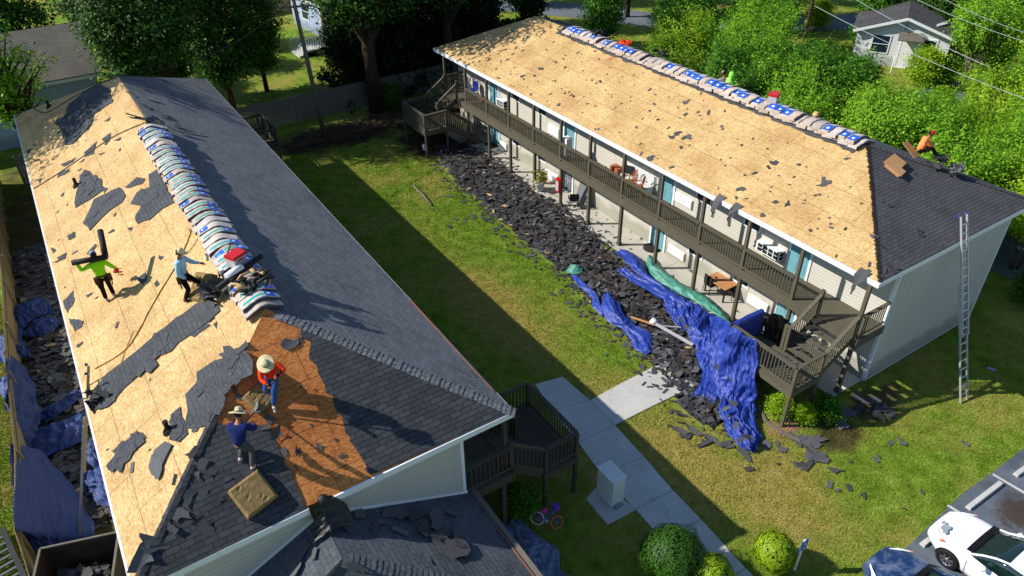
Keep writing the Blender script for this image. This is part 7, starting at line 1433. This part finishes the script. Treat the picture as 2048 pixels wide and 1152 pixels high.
for i, (x, y, s, sz, lab) in enumerate([(-2.4, 36.9, 1.4, .78, 'tall dark tree whose wide crown shades the far right roof corner'), (4.5, 38.6, 1.1, .95, 'tall dark tree right of the widest one behind the far stairs'), (-15.4, 39.4, 1.0, .9, 'tall dark tree behind the far end of the left ridge'), (-29.5, 36.2, 1.15, .95, 'tall tree outside the left edge shading the far left roof')]): plant_tree('d1', x, y, i*1.9, s, lab, 'tall shade trees', 'tree', sz)
T = thing('pine_tree', 'tall bare pine trunk beside the light blue house', 'tree', onz(663, 128)); b = Vector(T.location); mb = MB(); mb.tube([b, b+Vector((.1, .1, 5)), b+Vector((-.2, .2, 16))], [.42, .34, .2], 12); mb.build('trunk', M['bark_grey'], T)
rg = np.random.default_rng(3); C = np.array([b.x-.2, b.y+.2, 17.])+rg.normal(0, 1, (4000, 3))*np.array([2.2, 2.2, 1.4]); me = leaf_mesh('crown', C, np.tile([0, 0, 1.], (4000, 1)), .16, 3, 'leaf_dark'); me.transform(Matrix.Translation(-b)); o = bpy.data.objects.new('crown', me); COL.objects.link(o); o.parent = T
# low shrubs along the back and between the trees
sh = []
for k in range(34): x = RT_.uniform(13, 40); y = RT_.uniform(-3, 44); sh.append((x, y))
sh = [s for s in sh if not (18 < s[0] < 25 and 6.5 < s[1] < 13) and not (15 < s[0] < 24 and 27 < s[1] < 36)]; sh.sort()
for i, (x, y) in enumerate(sh):
    k = 'b1' if i % 2 else 'b2'; plant_tree(k, x, y, RT_.uniform(0, 6), RT_.uniform(.7, 1.3), '%s shrub under the trees, %s counting outward behind the right building' % ('mid green' if i % 2 else 'yellow green', ordinal(i)), 'shrubs behind the right building', 'shrub')
for x, y, k, s, lab in [(-13.2, 36.9, 'b1', .6, 'low shrub at the foot of the grey fence behind the left building'), (-1.2, 37.0, 'b1', .7, 'dark shrub at the foot of the grey fence beside the far stairs'), (9.8, 35.8, 'b1', .9, 'shrub at the far corner of the right building'), (14.2, 30.6, 'b2', .9, 'shrub behind the far end of the right ridge'), (11.9, -.8, 'b1', .7, 'dark shrub at the rear corner of the right building')]: plant_tree(k, x, y, 1., s, lab, None, 'shrub')
# clipped bushes and the bed under the stairs
def round_bush(c, r, n, size, mat, lab, seed, sz=.9, trunk=True, group='clipped bushes by the sidewalk'):
    c = Vector(c); T = thing('round_bush', lab, 'bush', (c.x, c.y, 0), group); rg = np.random.default_rng(seed); d = rg.normal(0, 1, (n, 3)); d /= np.linalg.norm(d, axis=1)[:, None]
    bump = np.array([noise.noise(Vector((x*2.2, y*2.2, z*2.2+seed)))+.5*noise.noise(Vector((x*6, y*6, z*6+seed))) for x, y, z in d]); rr = r*(1+.2*bump+rg.uniform(-.1, .03, n)); C = d*rr[:, None]*np.array([1, 1, sz]); me = leaf_mesh('foliage', C+np.array([0, 0, c.z]), d*1.2, size, seed, mat, .55, .3); o = bpy.data.objects.new('foliage', me); COL.objects.link(o); o.parent = T
    cr_ = MB(); cr_.lathe(c, [(r*.86*sin(pi*k/10)+.001, -r*.86*sz*cos(pi*k/10)) for k in range(11)], 20); cr_.build('dark_core', M['leaf_dark'], T)  # dark ellipsoid core added inside the leaf shell, darkening the gaps
    mb = MB(); mb.tube([Vector((c.x, c.y, 0)), Vector((c.x+.02, c.y, c.z))], [.06, .04], 8); mb.build('trunk', M['bark'], T)
round_bush((-10.55, -1.95, .78), .95, 15000, .032, 'leaf_hedge', 'big dark green clipped round bush at the bottom edge left of the sidewalk', 1)
round_bush((-10.0, -2.95, .62), .62, 8000, .036, 'leaf_bush', 'yellow green bush growing against the front of the big dark bush', 2)
round_bush((-7.95, -3.45, .72), .6, 9000, .036, 'leaf_bush', 'bright yellow green clipped round bush beside the blue parking sign', 3)
for x, y, s, k, lab in [(1560, 812, .42, 'b2', 'leafy green bush left of the corner post of the near stairs'), (1612, 825, .36, 'b2', 'leafy green bush right of the corner post of the near stairs'), (1655, 820, .42, 'b1', 'dark bush in the shade under the near stairs'), (1040, 1010, .5, 'b1', 'dark bush under the left building stairs behind the bicycle')]: q = onz(x, y, .45); plant_tree(k, q.x, q.y, x*.1, s, lab, 'bushes under the stairs', 'bush')
mb = MB(); q = [onz(*a) for a in [(1511, 808), (1532, 845), (1565, 868), (1600, 885)]]
for p1, p2 in zip(q[:-1], q[1:]): mb.bar(p1+UP3*.04, p2+UP3*.04, .1, .1)
mb.build('bed_edging', M['fence_grey'], label='wooden edging around the plant bed under the near stairs', cat='edging')
rg = np.random.default_rng(8); q = onz(1580, 862); C = np.stack([q.x+rg.normal(0, .45, 700), q.y+rg.normal(.15, .3, 700), rg.uniform(.01, .04, 700)], 1); plain('petal', 'd0708a', .7); me = leaf_mesh('fallen_petals', C, np.tile([0, 0, 2.], (700, 1)), .022, 8, 'petal'); o = bpy.data.objects.new('fallen_petals', me); COL.objects.link(o); tag(o, 'pink fallen petals scattered around the corner post of the near stairs', 'petals', None, 'stuff')
# short grass as real blades over the visible lawns, coloured by the same worn and dry areas as the ground
def grass(x0, x1, y0, y1, n, seed, hgt, lab, block):
    rg = np.random.default_rng(seed); X = rg.uniform(x0, x1, n); Y = rg.uniform(y0, y1, n); keep = np.ones(n, bool)
    for p in block:
        P = p; c = np.zeros(n, bool)
        for i in range(len(P)):
            (xa, ya), (xb, yb) = P[i], P[(i+1) % len(P)]
            if ya == yb: continue
            m = ((ya > Y) != (yb > Y)) & (X < (xb-xa)*(Y-ya)/(yb-ya)+xa); c ^= m
        keep &= ~c
    X, Y = X[keep], Y[keep]; n = len(X); a = rg.uniform(0, 2*np.pi, n); w = rg.uniform(.008, .02, n); h = hgt*rg.uniform(.4, 1.3, n); lx, ly = rg.normal(0, .6, n)*h, rg.normal(0, .6, n)*h
    V = np.stack([np.stack([X-np.cos(a)*w, Y-np.sin(a)*w, np.zeros(n)], 1), np.stack([X+np.cos(a)*w, Y+np.sin(a)*w, np.zeros(n)], 1), np.stack([X+lx, Y+ly, h], 1)], 1).reshape(-1, 3)
    me = bpy.data.meshes.new('grass'); me.vertices.add(3*n); me.vertices.foreach_set('co', V.astype(np.float32).ravel()); me.loops.add(3*n); me.loops.foreach_set('vertex_index', np.arange(3*n, dtype=np.int32)); me.polygons.add(n)
    me.polygons.foreach_set('loop_start', np.arange(0, 3*n, 3, dtype=np.int32)); me.polygons.foreach_set('loop_total', np.full(n, 3, dtype=np.int32)); me.materials.append(M['grass_blade']); me.update(); me.validate(); o = bpy.data.objects.new('grass', me); COL.objects.link(o); tag(o, lab, 'grass', None, 'stuff')
gm = M['lawn'].copy(); gm.name = 'grass_blade'; M['grass_blade'] = gm; gb = gm.node_tree.nodes['Principled BSDF']
for l in list(gb.inputs['Normal'].links): gm.node_tree.links.remove(l)
walkP = L_+R_[::-1]; lotP = [(3.2, -5.2), (30, -1.), (30, -30), (-12, -30), (-12, -9.5), (-7.2, -7.6), (-5.9, -5.2)]
blk = [walkP, [b0, (-.32, 5.3), (-.32, 3.5), b1], [(-.3, .1), (8.9, .1), (8.9, 32), (-.3, 32)], PILE, lotP, [(-23, 1.8), (-15.1, 1.8), (-15.1, 34), (-23, 34)], [(-23.6, -2.3), (-15, -2.3), (-15, 2), (-23.6, 2)], [(.9-1.2, -1.5), (2.3, -1.5), (2.3, -.3), (-.3, -.3)], [(-11.1, .4), (-9.8, .3), (-9.9, 1.9), (-11.1, 1.6)]]
grass(-14.5, 9.5, -8, 12, 330000, 1, .05, 'short lawn grass between the two buildings, near half', blk)
grass(-14.5, 0, 12, 34, 230000, 2, .05, 'short lawn grass between the two buildings, far half', blk)
grass(-31, -26.5, 6, 26, 90000, 3, .06, 'bright grass left of the board fence', [])
# ---------------------------------------------------------------- labels that tell the many repeats apart
def relabel(group, key, fmt):
    g = [o for o in COL.objects if o.parent is None and o.get('group') == group]; g.sort(key=key)
    for i, o in enumerate(g): o['label'] = fmt(o, ordinal(i))
def hang(o): return o.dimensions.length if o.type == 'MESH' else 0
for grp, side in (('shingle bundles along the right ridge', 'right'), ('shingle bundles along the left ridge', 'left')):
    g = [o for o in COL.objects if o.parent is None and o.get('group') == grp]
    zt = sorted(o.location.z for o in g); zm = (zt[0]+zt[-1])/2
    for up in (0, 1):
        h = sorted([o for o in g if (o.location.z > zm) == bool(up)], key=lambda o: o.location.y)
        for i, o in enumerate(h):
            lb = any(c.name.startswith('label') for c in o.children)
            o['label'] = '%s bundle%s, %s from the near end, %s layer, %s ridge' % ('tan' if side == 'right' else 'pale', ' with blue label' if lb else '', ordinal(i), 'top' if up else 'bottom', side)
S_ = lambda o: 'small' if o.dimensions.length < .35 else ('medium' if o.dimensions.length < .6 else 'large')
relabel('scraps on the right roof', lambda o: o.location.y, lambda o, n: '%s torn scrap %s the bare right roof, %s from the near end' % (S_(o), 'near the eave of' if o.location.x < 1.8 else ('halfway up' if o.location.x < 3.3 else 'near the ridge of'), n))
relabel('scraps on the right hip', lambda o: o.location.x, lambda o, n: 'curled black scrap on the shingled right hip, %s from its lower left corner' % n)
relabel('small shingle scraps on the left roof', lambda o: o.location.y, lambda o, n: 'thin grey scrap flat on the bare wood of the left roof, %s from the front' % n)
relabel('dark scraps along the left roof', lambda o: o.location.y, lambda o, n: '%s dark scrap toward the white left eave, %s from the front' % (S_(o), n))
relabel('scraps on the orange wood', lambda o: o.location.y, lambda o, n: '%s black scrap on the orange wood, %s up from the front eave' % (S_(o), n))
relabel('pieces on the near left corner', lambda o: o.location.x, lambda o, n: 'curled black piece on the shingles below the left hip, %s from the corner' % n)
relabel('loose pieces at the far left ridge', lambda o: o.location.x, lambda o, n: 'loose black shingle thrown over the far left ridge, %s from the left' % n)
relabel('pieces on the lawn by the heap', lambda o: -o.location.y, lambda o, n: '%s black piece on the grass left of the long heap, %s from the far end' % (S_(o), n))
relabel('pieces on the near lawn', lambda o: o.location.x, lambda o, n: '%s black piece on the lawn before the near stairs, %s from the left' % (S_(o), n))
relabel('pieces under the near stairs', lambda o: o.location.x, lambda o, n: 'black piece in the shaded bare patch by the end wall, %s from the left' % n)
relabel('scraps on the patio', lambda o: o.location.y, lambda o, n: 'small black scrap on the pale patio slab, %s from the dining table' % n)
relabel('pieces on the far patio', lambda o: o.location.y, lambda o, n: 'black piece on the shaded patio end, %s from the near side' % n)
relabel('scraps on the gallery railing', lambda o: o.location.y, lambda o, n: 'small black scrap resting on the upper railing, %s from the near end' % n)
relabel('pieces on the low roof', lambda o: o.location.x, lambda o, n: '%s black piece on the shaded low roof, %s from the left' % (S_(o), n))
relabel('pieces on the near stairs', lambda o: o.location.z, lambda o, n: '%s black piece lying on the near wooden stairs, %s from the bottom' % (S_(o), n))
relabel('pieces on the blue tarp', lambda o: -o.location.y, lambda o, n: '%s black piece lying on the large blue tarp, %s from the far end' % (S_(o), n))
TINY.build('small_scraps', M['scrap'], origin=(0, 0, 0), label='very small torn shingle crumbs scattered on both roofs, the railing and the lawn', cat='scraps', kind='stuff')
